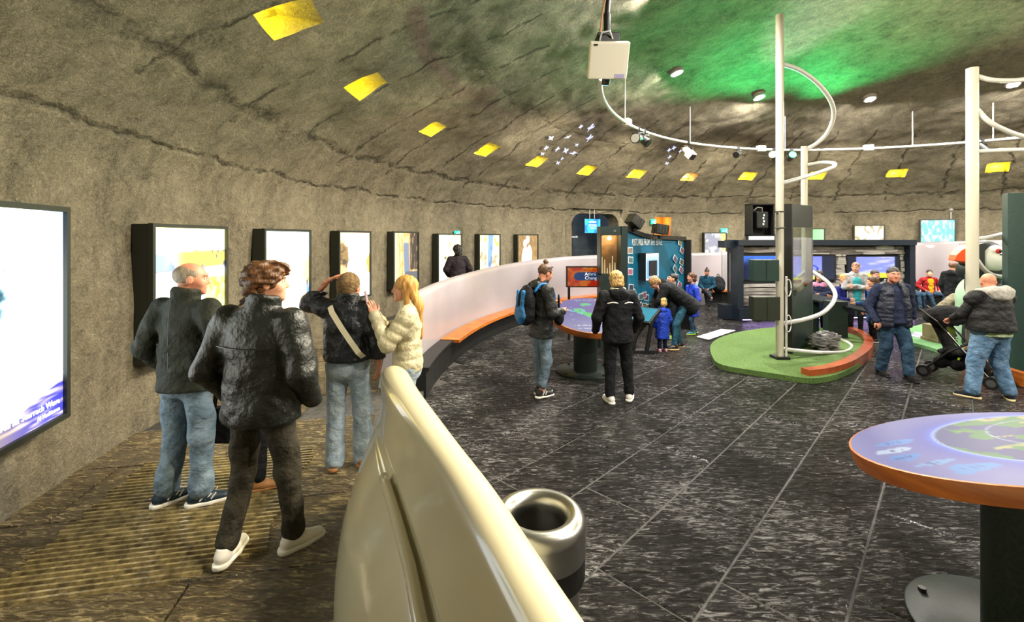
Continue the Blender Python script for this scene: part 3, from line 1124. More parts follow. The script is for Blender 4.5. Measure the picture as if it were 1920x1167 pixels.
def pic_green(u, v):
    return mixc(C255(120, 214, 130), C255(170, 235, 165), u)
def pic_burst(u, v):
    a = np.arctan2(v - 0.55, u - 0.65)
    r = np.hypot(u - 0.65, v - 0.55)
    c = mixc(C255(255, 255, 240), C255(250, 235, 150), sstep(0.2, 0.8, r))
    return mixc(c, C255(120, 90, 20), sstep(0.3, 0.8, np.sin(a * 9 + 3 * n2(u, v, 4, 4, 71))) * sstep(0.12, 0.3, r) * 0.8)
def pic_teal(u, v):
    n = n2(u, v, 16, 12, 81, 3)
    return mixc(C255(120, 190, 190), C255(225, 240, 235), sstep(-0.2, 0.6, n))
M_LBOX = mat('lightbox_case', (38, 42, 34), rough=0.5)
BOARDS = [   # px_left, px_right of the picture, bottom z, top z, picture, strength, label
    (-190, 124, 0.76, 2.29, pic_wave, 2.8, 'largest lightbox photo of a white sea wave, at the near end of the wall'),
    (291, 424, 0.86, 2.20, pic_cliffbay, 2.4, 'lightbox photo of a cliff bay behind the balding man'),
    (499, 581, 0.86, 2.19, pic_tallcliff, 2.0, 'lightbox photo of a pale tall cliff beside the curly-haired man'),
    (638, 694, 0.87, 2.19, pic_waterfall, 1.9, 'lightbox photo of bright spray above the woman in the brown hat'),
    (740, 784, 0.90, 2.20, pic_seastack, 1.3, 'lightbox photo of a grey sea inlet between rocks, above the blonde woman'),
    (823, 865, 0.90, 2.16, pic_goldcliff, 1.6, 'lightbox photo of a golden cliff under the exit sign'),
    (900, 937, 0.80, 2.16, pic_cleft, 1.6, 'lightbox photo of a blue cleft in yellow cliffs'),
    (972, 1008, 0.80, 2.16, pic_birds, 1.4, 'lightbox photo of two white seabirds'),
    (1322, 1361, 1.10, 2.25, pic_birdsnow, 1.0, 'lightbox photo of white birds on rock beneath the far exit sign'),
    (1404, 1452, 1.10, 2.20, pic_glow, 1.2, 'lightbox with a pale glowing picture behind the open projector box'),
    (1513, 1545, 1.20, 2.40, pic_green, 1.0, 'plain green lightbox right of the tall pole'),
    (1603, 1657, 1.20, 2.52, pic_burst, 1.2, 'lightbox photo of a yellow sunburst plant on the far wall'),
    (1727, 1790, 1.30, 2.70, pic_teal, 1.0, 'lightbox photo of pale teal water on the far wall'),
]
for bi, (pl, pr, z0, z1, fn, stg, lab) in enumerate(BOARDS):
    if pl < 0:
        R_ = ray_ring(pr)
        aR = math.atan2(R_.y - CY, R_.x - CX)
        aL = aR + 1.75 / RF
        L_ = ring_pt(aL, RF, 0)
    else:
        L_, R_ = ray_ring(pl), ray_ring(pr)
    c = (L_ + R_) / 2
    w = (R_ - L_).length
    rz = math.atan2(R_.y - L_.y, R_.x - L_.x)
    t = thing('lightbox', lab, 'lightbox', (c.x, c.y, z0), rz, 'photo lightboxes along the wall')
    h = z1 - z0
    mb = MB()
    mb.box((0, 0.115, h / 2), (w + 0.07, 0.17, h + 0.07))
    build(mb, 'case', M_LBOX, t, bevel=0.006)
    fr = MB()
    for (cx_, cz_, sx_, sz_) in ((0, -0.02, w + 0.08, 0.04), (0, h + 0.02, w + 0.08, 0.04), (-w / 2 - 0.02, h / 2, 0.04, h), (w / 2 + 0.02, h / 2, 0.04, h)):
        fr.box((cx_, 0.018, cz_), (sx_, 0.05, sz_))
    build(fr, 'frame', M_LBOX, t)
    nx = 150 if bi == 0 else (70 if bi < 5 else 40)
    picture('picture', Matrix.Translation((0, 0.02, 0)), w, h, nx, int(nx * 1.3), fn, attr_mat('lightbox_%.1f' % stg, stg), t)
    if bi == 0:
        text('caption', 'Aill na Searrach Wave', Matrix.Translation((w / 2 - 0.05, 0.012, 0.10)), 0.062, M_TXTL, t, align='RIGHT')
        text('credit', 'Al Mackinnon', Matrix.Translation((w / 2 - 0.05, 0.012, 0.045)), 0.042, M_TXTL, t, align='RIGHT')
# exit signs
M_EXIT = mat('exit_green', (20, 190, 150), emit=1.0)
M_EXITW = mat('exit_white', (235, 255, 250), emit=1.2)
def exit_sign(c, rz, w, h, label):
    t = thing('exit_sign', label, 'sign', c, rz, 'green exit signs')
    build(MB().box((0, 0, h / 2), (w, 0.05, h)), 'panel', M_EXIT, t)
    # arrow and running figure
    build(MB().box((-w * 0.22, -0.027, h / 2), (w * 0.2, 0.004, h * 0.12)).add(
        [(-w * 0.14, -0.029, h * 0.72), (-w * 0.14, -0.029, h * 0.28), (-w * 0.02, -0.029, h * 0.5)], [(0, 1, 2)]), 'arrow', M_EXITW, t)
    g = MB().ell((w * 0.24, -0.028, h * 0.78), (w * 0.05, 0.004, h * 0.09), 8, 6)
    g.box((w * 0.24, -0.027, h * 0.52), (w * 0.12, 0.004, h * 0.32), M=Matrix.Rotation(0.25, 3, 'Y'))
    g.box((w * 0.18, -0.027, h * 0.25), (w * 0.06, 0.004, h * 0.32), M=Matrix.Rotation(0.5, 3, 'Y'))
    g.box((w * 0.31, -0.027, h * 0.26), (w * 0.06, 0.004, h * 0.32), M=Matrix.Rotation(-0.4, 3, 'Y'))
    f = build(g, 'figure', M_EXITW, t)
    return t
def on_wall(px, py, inset=0.1):
    a, d = azim_of_px(px, RW - inset)
    p = D(px, py, d)
    return p, a - PI / 2
p, rz = on_wall(857, 443)
exit_sign(p, rz, 0.20, 0.15, 'green exit sign above the golden cliff lightbox')
p, rz = on_wall(1358, 438)
exit_sign(p, rz, 0.26, 0.2, 'green exit sign above the far bird lightbox')
p, rz = on_wall(1225, 421, 0.15)
exit_sign(p, rz, 0.20, 0.2, 'green exit sign at the ochre wall opening')
# emergency twin lamp and camera on the wall
p, rz = on_wall(1063, 390, 0.12)
t = thing('emergency_light', 'twin-headed white emergency light left of the rounded doorway', 'light', p, rz)
build(MB().box((0, 0.02, -0.06), (0.12, 0.08, 0.12)), 'body', M_WHITE, t)
for sx in (-1, 1):
    build(MB().ell((sx * 0.11, -0.02, 0.04), (0.06, 0.07, 0.06)), 'lamp_head', M_WHITE, t, smooth=True)
p, rz = on_wall(1783, 392, 0.16)
t = thing('security_camera', 'white dome security camera on the far wall above the teal lightbox', 'camera', p, rz)
build(MB().ell((0, 0, 0), (0.09, 0.09, 0.08)), 'dome', M_WHITE, t, smooth=True)
build(MB().cyl((0, 0.0, -0.55), (0, 0.0, -0.06), 0.02, n=8).box((0, 0.06, 0.06), (0.12, 0.16, 0.05)), 'bracket', M_WHITE, t)
# hanging blue info screen in the doorway
hd = DOOR_D - 0.7
p = D(1111, 411, hd)
t = thing('hanging_screen', 'blue information screen hung in the rounded doorway', 'screen', p, DOOR_A - PI / 2)
sw, sh_ = 36 / FPX * hd, 26 / FPX * hd
build(MB().box((0, 0.03, -sh_ / 2), (sw, 0.05, sh_)), 'case', M_BLACK, t)
def pic_blue(u, v):
    c = mixc(C255(0, 120, 225), C255(40, 190, 245), sstep(-0.2, 0.5, n2(u, v, 4, 3, 91)))
    return c
picture('display', Matrix.Translation((0, 0.0, -sh_)), sw * 0.97, sh_, 30, 20, pic_blue, attr_mat('screen_1.1', 1.1), t)
for j, (zz, ww, hh) in enumerate(((-0.11, 0.30, 0.05), (-0.20, 0.34, 0.018), (-0.25, 0.34, 0.018), (-0.33, 0.2, 0.04))):
    build(MB().box((0, -0.006, zz), (ww, 0.004, hh)), 'text_line', M_TXT, t)
for sx in (-0.1, 0.1):
    build(MB().cyl((sx, 0.03, 0), (sx, 0.03, 0.34), 0.012, n=8), 'rod', M_WHITE, t)

# ================================================================ DOME FITTINGS
M_DISC = mat('downlight_glass', (255, 244, 225), emit=2.6)
DOWN_L = ['brightest round downlight in the dome, left of the tall pole', 'round downlight in the dome just left of the tall pole', 'round downlight in the dome between the tall pole and the right pole', 'round downlight in the dome right of the right pole']
for k, q in enumerate(DOWNS):
    a = math.atan2(q[1] - CY, q[0] - CX)
    t = thing('downlight', DOWN_L[k] if k < 4 else 'round downlight in the dome outside the view', 'ceiling light', (q[0], q[1], q[2]), a, 'round dome downlights')
    t.rotation_euler = (0, math.radians(17), a)
    build(MB().lathe([(0.0, -0.012), (0.12, -0.012), (0.12, 0.0)], 24), 'lens', M_DISC, t)
    build(MB().lathe([(0.12, -0.015), (0.145, -0.015), (0.15, 0.0), (0.15, 0.06), (0.12, 0.06)], 24), 'rim', M_WHITE, t)
# track ring
M_TRACK = mat('white_metal', (196, 195, 190), rough=0.35)
tr = thing('lighting_track', 'white ring-shaped lighting track hung below the dome', 'lighting track', (CX, CY, TRACK_Z))
ring = [(TRACK_R * math.cos(math.radians(170 - 2.2 * k)), TRACK_R * math.sin(math.radians(170 - 2.2 * k)), 0) for k in range(120)]
build(MB().tube(ring, 0.034, 8), 'ring', M_TRACK, tr, smooth=True)
def track_deg(px):
    a, d = azim_of_px(px, TRACK_R)
    return math.degrees(a)
for px in (1172, 1294, 1472, 1711, 1862):
    a = math.radians(track_deg(px))
    x, y = TRACK_R * math.cos(a), TRACK_R * math.sin(a)
    build(MB().cyl((x, y, 0), (x, y, dome_z(TRACK_R) - TRACK_Z - 0.02), 0.012, n=8), 'hanger_rod', M_TRACK, tr)
for px in (1176, 1427, 1628):
    a = math.radians(track_deg(px))
    build(MB().box((TRACK_R * math.cos(a), TRACK_R * math.sin(a), 0.02), (0.22, 0.14, 0.16), rz=a + PI / 2), 'junction_box', M_TRACK, tr, bevel=0.01)
def spot_fixture(px, aim_dir, label, m_body, scale=1.0, lens=None, long=False, dz=-0.22, group='spotlights on the track'):
    dg = track_deg(px)
    p = on_track(dg)
    t = thing('track_spotlight', label, 'spotlight', p, 0, group)
    q = Vector(aim_dir).normalized().to_track_quat('Z', 'Y').to_matrix()
    b = Vector((0, 0, dz * scale))
    L = 0.34 if long else 0.15
    body = MB()
    if long:
        body.cyl(b - q @ Vector((0, 0, L * 0.5)), b + q @ Vector((0, 0, L * 0.15)), 0.075 * scale, 0.085 * scale, 14)
        body.box(b + q @ Vector((0, 0, L * 0.42)), (0.17 * scale, 0.17 * scale, L * 0.55), M=q)
    else:
        body.cyl(b - q @ Vector((0, 0, L * scale)), b + q @ Vector((0, 0, L * scale)), 0.09 * scale, 0.12 * scale, 16)
    build(body, 'body', m_body, t)
    e = L * 0.72 if long else L * scale
    if lens is not None:
        build(MB().cyl(b + q @ Vector((0, 0, e)), b + q @ Vector((0, 0, e + 0.012)), 0.10 * scale, n=16), 'lens', lens, t)
    else:
        build(MB().box(b + q @ Vector((0, 0, e)), (0.15 * scale, 0.15 * scale, 0.03), M=q), 'hood', M_BLACK, t)
    build(MB().cyl((0, 0, 0), b, 0.018, n=8).box((0, 0, 0.0), (0.09, 0.09, 0.09)), 'clamp', M_BLACK, t)
    yk = MB().tube([b + Vector((-0.13 * scale, 0, 0)), b + Vector((-0.13 * scale, 0, 0.12 * scale)), b + Vector((0.13 * scale, 0, 0.12 * scale)), b + Vector((0.13 * scale, 0, 0))], 0.012, 6)
    build(yk, 'yoke', M_BLACK, t)
    return t
M_GREENLENS = mat('green_lens', (40, 255, 130), emit=9.0)
M_PALELENS = mat('pale_lens', (240, 240, 235), rough=0.1, metal=0.6)
spot_fixture(1196, (-0.7, -0.9, -0.15), 'black round spotlight with a pale lens, left of a pair on the track', M_BLACK, 1.0, M_PALELENS)
spot_fixture(1207, (0.5, -0.5, -0.6), 'black round spotlight tilted down, right of a pair on the track', M_BLACK, 0.95)
spot_fixture(1289, (0.35, -0.6, -0.75), 'long cream profile spotlight with a black hood hanging from the track', mat('cream_metal', (214, 190, 160), rough=0.4), 1.05, None, True)
spot_fixture(1383, (-0.6, -0.5, -0.3), 'small black spotlight left of the tall pole on the track', M_BLACK, 0.75)
g1 = spot_fixture(1450, (-0.55, -0.8, 0.35), 'green-lit spotlight just left of the tall pole', M_BLACK, 0.9, M_GREENLENS)
g2 = spot_fixture(1483, (-0.2, -0.9, 0.30), 'green-lit spotlight just right of the tall pole', M_BLACK, 0.9, M_GREENLENS)
spot_fixture(1842, (0.3, -0.3, -0.6), 'small black spotlight on the track right of the third pole', M_BLACK, 0.8)
# the green beams that wash the dome
# projector
pd = 5.8
pt = D(1140, 113, pd)
t = thing('projector', 'cream ceiling projector hung on a black pole mount', 'projector', pt)
RX = Matrix.Rotation(math.radians(-62), 3, 'X') @ Matrix.Rotation(math.radians(3), 3, 'Y')
M_CREAM = mat('cream_plastic', (226, 220, 200), rough=0.4)
build(MB().box((0, 0, 0), (0.49, 0.44, 0.17), M=RX), 'body', M_CREAM, t, bevel=0.015)
build(MB().cyl(RX @ Vector((0.0, 0.20, 0.0)), RX @ Vector((0.0, 0.30, 0.0)), 0.06, 0.055, 16), 'lens', M_BLACK, t)
build(MB().cyl(RX @ Vector((0.0, 0.30, 0.0)), RX @ Vector((0.0, 0.306, 0.0)), 0.04, n=16), 'lens_glass', mat('projector_beam', (130, 210, 255), emit=3.0), t)
build(MB().box(RX @ Vector((0.15, 0.18, -0.086)), (0.12, 0.05, 0.006), M=RX), 'label_plate', mat('lilac_grey', (170, 164, 200), rough=0.5), t)
build(MB().box(RX @ Vector((-0.18, -0.19, -0.086)), (0.05, 0.02, 0.006), M=RX), 'foot_pad', M_BLACK, t)
build(MB().box(RX @ Vector((-0.14, 0.215, 0.0)), (0.08, 0.02, 0.06), M=RX), 'vent', M_DARKSTEEL, t)
build(MB().box((0.0, 0.06, 0.27), (0.28, 0.22, 0.14)), 'mount_plate', M_BLACK, t, bevel=0.01)
build(MB().cyl((0.0, 0.06, 0.3), (0.0, 0.06, 0.62), 0.045, n=12).cyl((0.0, 0.06, 0.62), (0.03, 0.06, 1.1), 0.03, n=12), 'pole', M_BLACK, t)
build(MB().tube([(-0.12, -0.02, 0.2), (-0.1, -0.1, 0.31), (0.0, -0.1, 0.33), (0.05, -0.05, 0.25)], 0.012, 6), 'cable', M_TRACK, t)
build(MB().tube([(-0.1, 0.0, 0.3), (-0.07, 0.02, 0.6), (0.02, 0.0, 1.1)], 0.016, 6), 'cable', mat('tan_cable', (190, 150, 110)), t)
# projected seabirds, their light imitated by thin glowing cutouts on the dome
M_BIRD = mat('projected_light', (205, 212, 250), emit=0.35)
def dome_hit(px, py):
    kx, kz = (px - 960) / FPX, -(py - HORY) / FPX
    d = 3.0
    while d < 25:
        x, z = kx * d, CAMZ + kz * d
        r = math.hypot(x - CX, d - CY)
        if r < 12.2 and z > dome_z(r) - 0.06:
            return Vector((x, d, z))
        d += 0.02
    return None
# the green and white beams that wash the dome
for (fp, ax_, ay_, en, cl, an) in ((1450, 1290, 90, 1200, (0.02, 1.0, 0.25), 58), (1483, 1650, 90, 800, (0.03, 1.0, 0.28), 80), (1450, 1480, 70, 600, (0.03, 1.0, 0.28), 80), (1383, 1560, 15, 800, (0.95, 0.97, 1.0), 34)):
    lamp('green_beam' if cl[0] < 0.5 else 'white_beam', 'SPOT', on_track(track_deg(fp), -0.1, -0.25), en, cl, 0.05, aim=dome_hit(ax_, ay_), angle=an, blend=1.0)
BIRDS = [(1088, 237, 1.0, 0.5), (1106, 239, 1.6, 0.9), (1033, 258, 1.3, 0.1), (1063, 256, 0.9, 1.9), (1104, 258, 1.6, 0.8), (1081, 271, 0.9, 0.2), (1023, 277, 1.1, 0.6),
         (1044, 279, 1.1, 0.8), (1060, 282, 1.5, 0.4), (1076, 286, 1.3, -0.5), (1017, 288, 1.0, 0.2), (1046, 305, 1.1, 0.3), (1053, 297, 0.8, 0.7),
         (1254, 281, 1.1, 0.8), (1263, 277, 1.1, 0.7), (1255, 294, 1.0, 0.9), (1250, 306, 1.1, 0.6), (1275, 283, 0.9, 0.9)]
BIRD_L = ['projected bird ' + q for q in ('highest and small', 'large, at the top right corner', 'flat-winged, at the upper left', 'small, top middle', 'large, second from the top right', 'small, right of the middle', 'leftmost, middle row', 'third from left, middle row',
          'biggest, in the centre', 'lower right, wings down', 'leftmost, second lowest row', 'lowest of all', 'small, just above the lowest',
          'left of two at the top', 'right of two at the top', 'in the middle', 'lowest', 'rightmost')]
for k, (px, py, s, an) in enumerate(BIRDS):
    p = dome_hit(px, py)
    r = math.hypot(p.x - CX, p.y - CY)
    nrm = Vector(((CX - p.x) / r * 0.42, (CY - p.y) / r * 0.42, -0.9)).normalized()
    tx = Vector((-(CY - p.y), CX - p.x, 0)).normalized() * -1
    ty = nrm.cross(tx)
    if ty.z < 0:
        ty = -ty
    sc = 0.12 * s
    out = [(-1, -0.25), (-0.3, 0.02), (0.0, 0.5), (0.3, 0.62), (0.22, 0.2), (0.9, 0.3), (1.0, 0.12), (0.3, -0.12), (0.1, -0.55), (-0.1, -0.12), (-0.5, -0.2)]
    rj = random.Random(k)
    out = [(x * math.cos(an) - y * math.sin(an) + rj.uniform(-.06, .06), x * math.sin(an) + y * math.cos(an) + rj.uniform(-.06, .06)) for x, y in out]
    vs = [p + nrm * 0.03 + tx * x * sc + ty * y * sc for x, y in out]
    o = mesh_obj('projected_bird', [v - p for v in vs] + [v - p - nrm * 0.012 for v in vs], [tuple(range(len(vs))), tuple(range(len(vs), 2 * len(vs)))[::-1]], M_BIRD, loc=p)
    tag(o, BIRD_L[k] + (' in the flock left of the track' if px < 1200 else ' in the faint flock behind the cream spotlight'), 'light image', 'projected seabirds')

# ================================================================ ROUND SCREEN TABLES
def round_table(label, c_top, r, tilt_dir, tilt, ped, base_r, ped_r, fn, n=56):
    """c_top: centre of the tilted top"""
    t = thing('screen_table', label, 'table', (ped[0], ped[1], 0.0), 0, 'round tilted screen tables')
    ax = Vector((-tilt_dir[1], tilt_dir[0], 0)).normalized()
    Rt = Matrix.Rotation(tilt, 3, ax)
    c = Vector(c_top) - Vector((ped[0], ped[1], 0))
    M4 = Matrix.Translation(c) @ Rt.to_4x4()
    rim = MB().lathe([(r - 0.06, -0.095), (r - 0.005, -0.095), (r + 0.004, -0.05), (r, -0.003), (r - 0.012, 0.0)], n)
    rim.v = [tuple(M4 @ Vector(v)) for v in rim.v]
    build(rim, 'rim', M_WOOD, t, smooth='auto')
    under = MB().lathe([(0.0, -0.08), (r - 0.05, -0.08)], n)
    under.v = [tuple(M4 @ Vector(v)) for v in under.v]
    build(under, 'underside', M_BLACK, t)
    # display: polar grid with printed light
    nr = 60
    na = 160
    rr, aa = np.meshgrid(np.linspace(0, 1, nr + 1), np.linspace(0, 2 * PI, na, endpoint=False))
    x, y = rr * np.cos(aa), rr * np.sin(aa)
    rgb = np.clip(fn(x, y), 0, 4)
    pts = np.stack([x * (r - 0.012), y * (r - 0.012), 0 * x], -1).reshape(-1, 3)
    A = np.array(M4)
    pts = pts @ A[:3, :3].T + A[:3, 3]
    ix = np.arange(na * (nr + 1)).reshape(na, nr + 1)
    nx_ = np.roll(ix, -1, 0)
    q = np.stack([ix[:, :-1], ix[:, 1:], nx_[:, 1:], nx_[:, :-1]], -1).reshape(-1, 4)
    me = bpy.data.meshes.new('display')
    me.from_pydata(pts.tolist(), [], q.tolist())
    ca = me.color_attributes.new('print', 'FLOAT_COLOR', 'POINT')
    ca.data.foreach_set('color', np.concatenate([rgb.reshape(-1, 3), np.ones((rgb.size // 3, 1))], 1).astype(np.float32).ravel())
    me.materials.append(attr_mat('table_screen', 0.46, 0.4))
    o = bpy.data.objects.new('display', me)
    COL.objects.link(o)
    o.parent = t
    ztop = c_top[2] - 0.1
    build(MB().lathe([(ped_r, 0.02), (ped_r, ztop), (ped_r * 0.6, ztop + 0.06)], 40), 'pedestal', M_GUNMETAL, t, smooth='auto')
    build(MB().lathe([(0, 0.0), (base_r, 0.0), (base_r, 0.018), (base_r - 0.008, 0.024), (0, 0.024)], 48), 'base_plate', M_GUNMETAL, t, smooth='auto')
    for k in range(4):
        a = 0.6 + k * PI / 2
        build(MB().cyl((0.86 * base_r * math.cos(a), 0.86 * base_r * math.sin(a), 0.024), (0.86 * base_r * math.cos(a), 0.86 * base_r * math.sin(a), 0.045), 0.02, n=8), 'bolt', M_BLACK, t)
    return t
def scr_globe(x, y):
    # x,y in unit disc; globe sits towards +x
    r = np.hypot(x - 0.30, y + 0.05)
    n = n2(x, y, 5, 5, 101, 4)
    c = mixc(C255(128, 126, 196), C255(62, 70, 205), sstep(1.05, 0.6, r))
    c = mixc(c, C255(96, 130, 255), sstep(0.10, 0.0, np.abs(r - 0.68)) * 0.8)
    inside = sstep(0.69, 0.67, r)
    land = mixc(C255(60, 140, 70), C255(200, 190, 120), sstep(0.0, 0.6, n2(x, y, 9, 9, 103)))
    g = mixc(C255(48, 52, 140), land, sstep(0.10, 0.16, n + 0.25 * (np.abs(y + 0.05) - 0.3)))
    g = mixc(g, C255(190, 210, 255), (np.abs(np.hypot(x - 0.45, y) - 0.42) < 0.006) * 0.8)
    c = mixc(c, g, inside)
    c = mixc(c, C255(190, 220, 255), sstep(0.02, 0.0, np.abs(r - 0.685)) * 0.8)
    for k, (bx, by, rx, ry, col) in enumerate(((-0.56, 0.40, 0.16, 0.06, (96, 160, 240)), (-0.70, 0.22, 0.15, 0.055, (205, 225, 250)), (-0.78, 0.04, 0.13, 0.07, (80, 150, 235)), (-0.74, -0.16, 0.15, 0.04, (130, 180, 240)), (-0.62, -0.36, 0.17, 0.09, (84, 160, 235)))):
        e = ((x - bx) / rx) ** 2 + ((y - by) / ry) ** 2 + 0.5 * n2(x, y, 14, 14, 110 + k)
        c = mixc(c, C255(*col), sstep(1.1, 0.9, e) * 0.9)
        lines = (np.abs(np.abs(y - by) - 0.012) < 0.007) & (np.abs(x - bx) < 0.07) & (n2(x, y, 70, 8, 120 + k, 1) > -0.2)
        c = mixc(c, C255(30, 70, 150), lines * 0.8)
    return c
def scr_map(x, y):
    n = n2(x, y, 4, 5, 131, 4)
    c = mixc(C255(110, 96, 176), C255(140, 140, 190), sstep(0.2, -0.8, y))
    land = sstep(0.12, 0.2, n + 0.15 - 1.1 * np.abs(y - 0.15) - 0.1 * np.abs(x))
    c = mixc(c, C255(110, 220, 255), sstep(0.02, 0.14, n + 0.15 - 1.1 * np.abs(y - 0.15)))
    c = mixc(c, C255(80, 220, 90), land)
    tl = ((np.abs(y + 0.62) < 0.02) | (np.abs(y + 0.78) < 0.016) | (np.abs(y - 0.86) < 0.015)) & (n2(x, y, 40, 3, 140, 1) > 0.0) & (np.abs(x) < 0.5)
    return mixc(c, C255(240, 245, 255), tl * 0.8)
# near table: downhill to the back left
round_table('nearest round tilted table with a glowing blue globe map and orange wooden rim', (2.72, 2.50, 0.973), 0.72, (-0.59, 0.81), math.radians(16.2), (2.64, 2.32), 0.48, 0.17, scr_globe)
round_table('round tilted table with a glowing purple map, the two women standing at it', (1.23, 7.05, 0.905), 0.62, (0.0, -1.0), math.radians(16.2), (1.15, 7.10), 0.46, 0.185, scr_map)

# ================================================================ LITTER BIN
M_BLACKP = mat('black_liner', (12, 12, 13), rough=0.35, bump=0.3, bscale=25)
t = thing('litter_bin', 'round brushed steel litter bin with a rolled rim and dark opening', 'bin', (0.125, 2.10, 0.0))
tor = []
for k in range(25):
    ph = math.radians(-15 + 220 * k / 24)
    tor.append((0.168 + 0.048 * math.cos(ph), 0.780 + 0.060 * math.sin(ph)))
prof = [(0.215, 0.665), (0.216, 0.72)] + tor + [(0.130, 0.72), (0.134, 0.55)]
build(MB().lathe(prof, 56), 'lid', M_STEEL, t, smooth='auto')
build(MB().lathe([(0.203, 0.55), (0.211, 0.56), (0.212, 0.668)], 48), 'liner', M_BLACKP, t, smooth=True)
build(MB().lathe([(0.0, 0.0), (0.17, 0.0), (0.175, 0.03), (0.188, 0.555), (0.12, 0.555)], 48), 'body', M_STEEL, t, smooth='auto')
build(MB().lathe([(0.0, 0.60), (0.136, 0.60)], 40), 'opening', M_BLACK, t)
build(MB().tube([(0.16 * math.cos(a), 0.16 * math.sin(a) - 0.08, 0.36 + 0.02 * math.sin(3 * a)) for a in (0.2, 0.5, 0.8)], 0.006, 5), 'liner_fold', M_BLACKP, t)

# ================================================================ ISLAND 1: CARPET, POLES, TUBES
M_TURF = mat('green_turf', (60, 86, 36), rough=0.95, c2=(84, 112, 48), cscale=40, bump=0.6, bscale=220, bdist=0.01)
M_POLE = mat('cream_pole', (188, 184, 166), rough=0.35)
pl = [P(1330, 648, 0.08), P(1334, 668, 0.08), P(1346, 684, 0.08), P(1400, 693, 0.08), P(1460, 702, 0.08), P(1518, 711, 0.08), P(1560, 706, 0.08), P(1600, 690, 0.08), P(1628, 668, 0.08),
      P(1634, 652, 0.08), P(1622, 636, 0.08), P(1600, 626, 0.08), P(1560, 617, 0.08), P(1500, 612, 0.08), P(1440, 614, 0.08), P(1385, 622, 0.08), P(1345, 634, 0.08)]
t = thing('turf_island', 'green turf island with a curved wooden kerb under the tall pole', 'platform')
def smooth_loop(ps, it=2):
    for _ in range(it):
        ps = [q for a, b in zip(ps, ps[1:] + ps[:1]) for q in (a * 0.75 + b * 0.25, a * 0.25 + b * 0.75)]
    return ps
build(MB().prism(smooth_loop(pl), 0.0, 0.08), 'turf', M_TURF, t)
kb = [P(1518, 714, 0.02), P(1562, 709, 0.02), P(1604, 694, 0.02), P(1634, 671, 0.02), P(1640, 653, 0.02), P(1626, 637, 0.02), P(1602, 627, 0.02)]
def kerb(ps, w, z0, z1, c):
    ps2 = []
    for a, b in zip(ps, ps[1:]):
        for q in (0, 0.25, 0.5, 0.75):
            ps2.append(a.lerp(b, q))
    ps2.append(ps[-1])
    for _ in range(3):
        ps2 = [ps2[0]] + [(ps2[i - 1] + ps2[i] * 2 + ps2[i + 1]) / 4 for i in range(1, len(ps2) - 1)] + [ps2[-1]]
    mb = MB()
    for i, p in enumerate(ps2):
        tg = (ps2[min(i + 1, len(ps2) - 1)] - ps2[max(i - 1, 0)]).normalized()
        nr = Vector((tg.y, -tg.x, 0))
        if (p + nr - c).length > (p - nr - c).length:
            nr = -nr
        q = p + nr * w
        for s_, z in ((p, z0), (q, z0), (q, z1), (p, z1)):
            mb.v.append((s_.x, s_.y, z))
    for i in range(len(ps2) - 1):
        for j in range(4):
            k = (j + 1) % 4
            mb.f.append((i * 4 + j, i * 4 + k, (i + 1) * 4 + k, (i + 1) * 4 + j))
    n = len(ps2)
    mb.f += [(0, 1, 2, 3)[::-1], tuple(range((n - 1) * 4, n * 4))]
    return mb
M_KERB = mat('red_oak_kerb', (158, 74, 34), rough=0.3, c2=(128, 54, 22), cscale=4, coat=0.3)
build(kerb(kb, 0.14, 0.0, 0.17, Vector((5.0, 8.2, 0))), 'kerb', M_KERB, t, weld=True)
# pole sculpture
p1 = P(1462, 672, 0.08)
p2 = D(1508, 445, 9.3)
p2 = Vector((p2.x, p2.y, 0.08))
t = thing('pole_sculpture', 'tall cream pole sculpture with looping white tubes on the turf island', 'sculpture')
ztop1 = CAMZ + (HORY - 28) / FPX * p1.y
build(MB().cyl(p1, (p1.x, p1.y, ztop1), 0.060, n=24), 'pole', M_POLE, t, smooth='auto')
ztop2 = CAMZ + (HORY - 275) / FPX * p2.y
build(MB().cyl(p2, (p2.x, p2.y, ztop2), 0.060, n=24), 'pole', M_POLE, t, smooth='auto')
def spline(ps, n=8):
    out = []
    ps = [Vector(p) for p in ps]
    q = [ps[0] * 2 - ps[1]] + ps + [ps[-1] * 2 - ps[-2]]
    for i in range(1, len(q) - 2):
        for k in range(n):
            u = k / n
            a, b, c, d = q[i - 1], q[i], q[i + 1], q[i + 2]
            out.append(0.5 * ((2 * b) + (c - a) * u + (2 * a - 5 * b + 4 * c - d) * u * u + (3 * b - a - 3 * c + d) * u ** 3))
    out.append(ps[-1])
    return out
def arc_tube(pxs, r, name='tube'):
    build(MB().tube(spline([D(*q) for q in pxs]), r, 12), name, M_TRACK, t, smooth=True)
d1, d2 = p1.y, p2.y
arc_tube([(1466, 120, d1), (1500, 132, d1 + .25), (1535, 158, d1 + .6), (1558, 190, d1 + .95), (1563, 218, d1 + 1.25), (1552, 248, d1 + 1.5), (1533, 268, d1 + 1.65), (1510, 281, d2)], 0.038)
arc_tube([(1466, 344, d1), (1505, 333, d1 + .3), (1540, 322, d1 + .7), (1564, 312, d1 + 1.0), (1562, 306, d1 + 1.3), (1540, 305, d1 + 1.6), (1510, 310, d2)], 0.034)
arc_tube([(1468, 607, d1), (1505, 600, d1 + .1), (1540, 588, d1 + .35), (1560, 570, d1 + .65), (1566, 552, d1 + .9), (1556, 534, d1 + 1.15), (1538, 519, d1 + 1.35), (1515, 508, d1 + 1.5), (1495, 520, d1 + 1.6)], 0.036)
arc_tube([(1470, 655, d1), (1505, 659, d1 + .1), (1550, 662, d1 + .25), (1585, 660, d1 + .5), (1597, 652, d1 + .85), (1588, 642, d1 + 1.15), (1566, 634, d1 + 1.4)], 0.034)
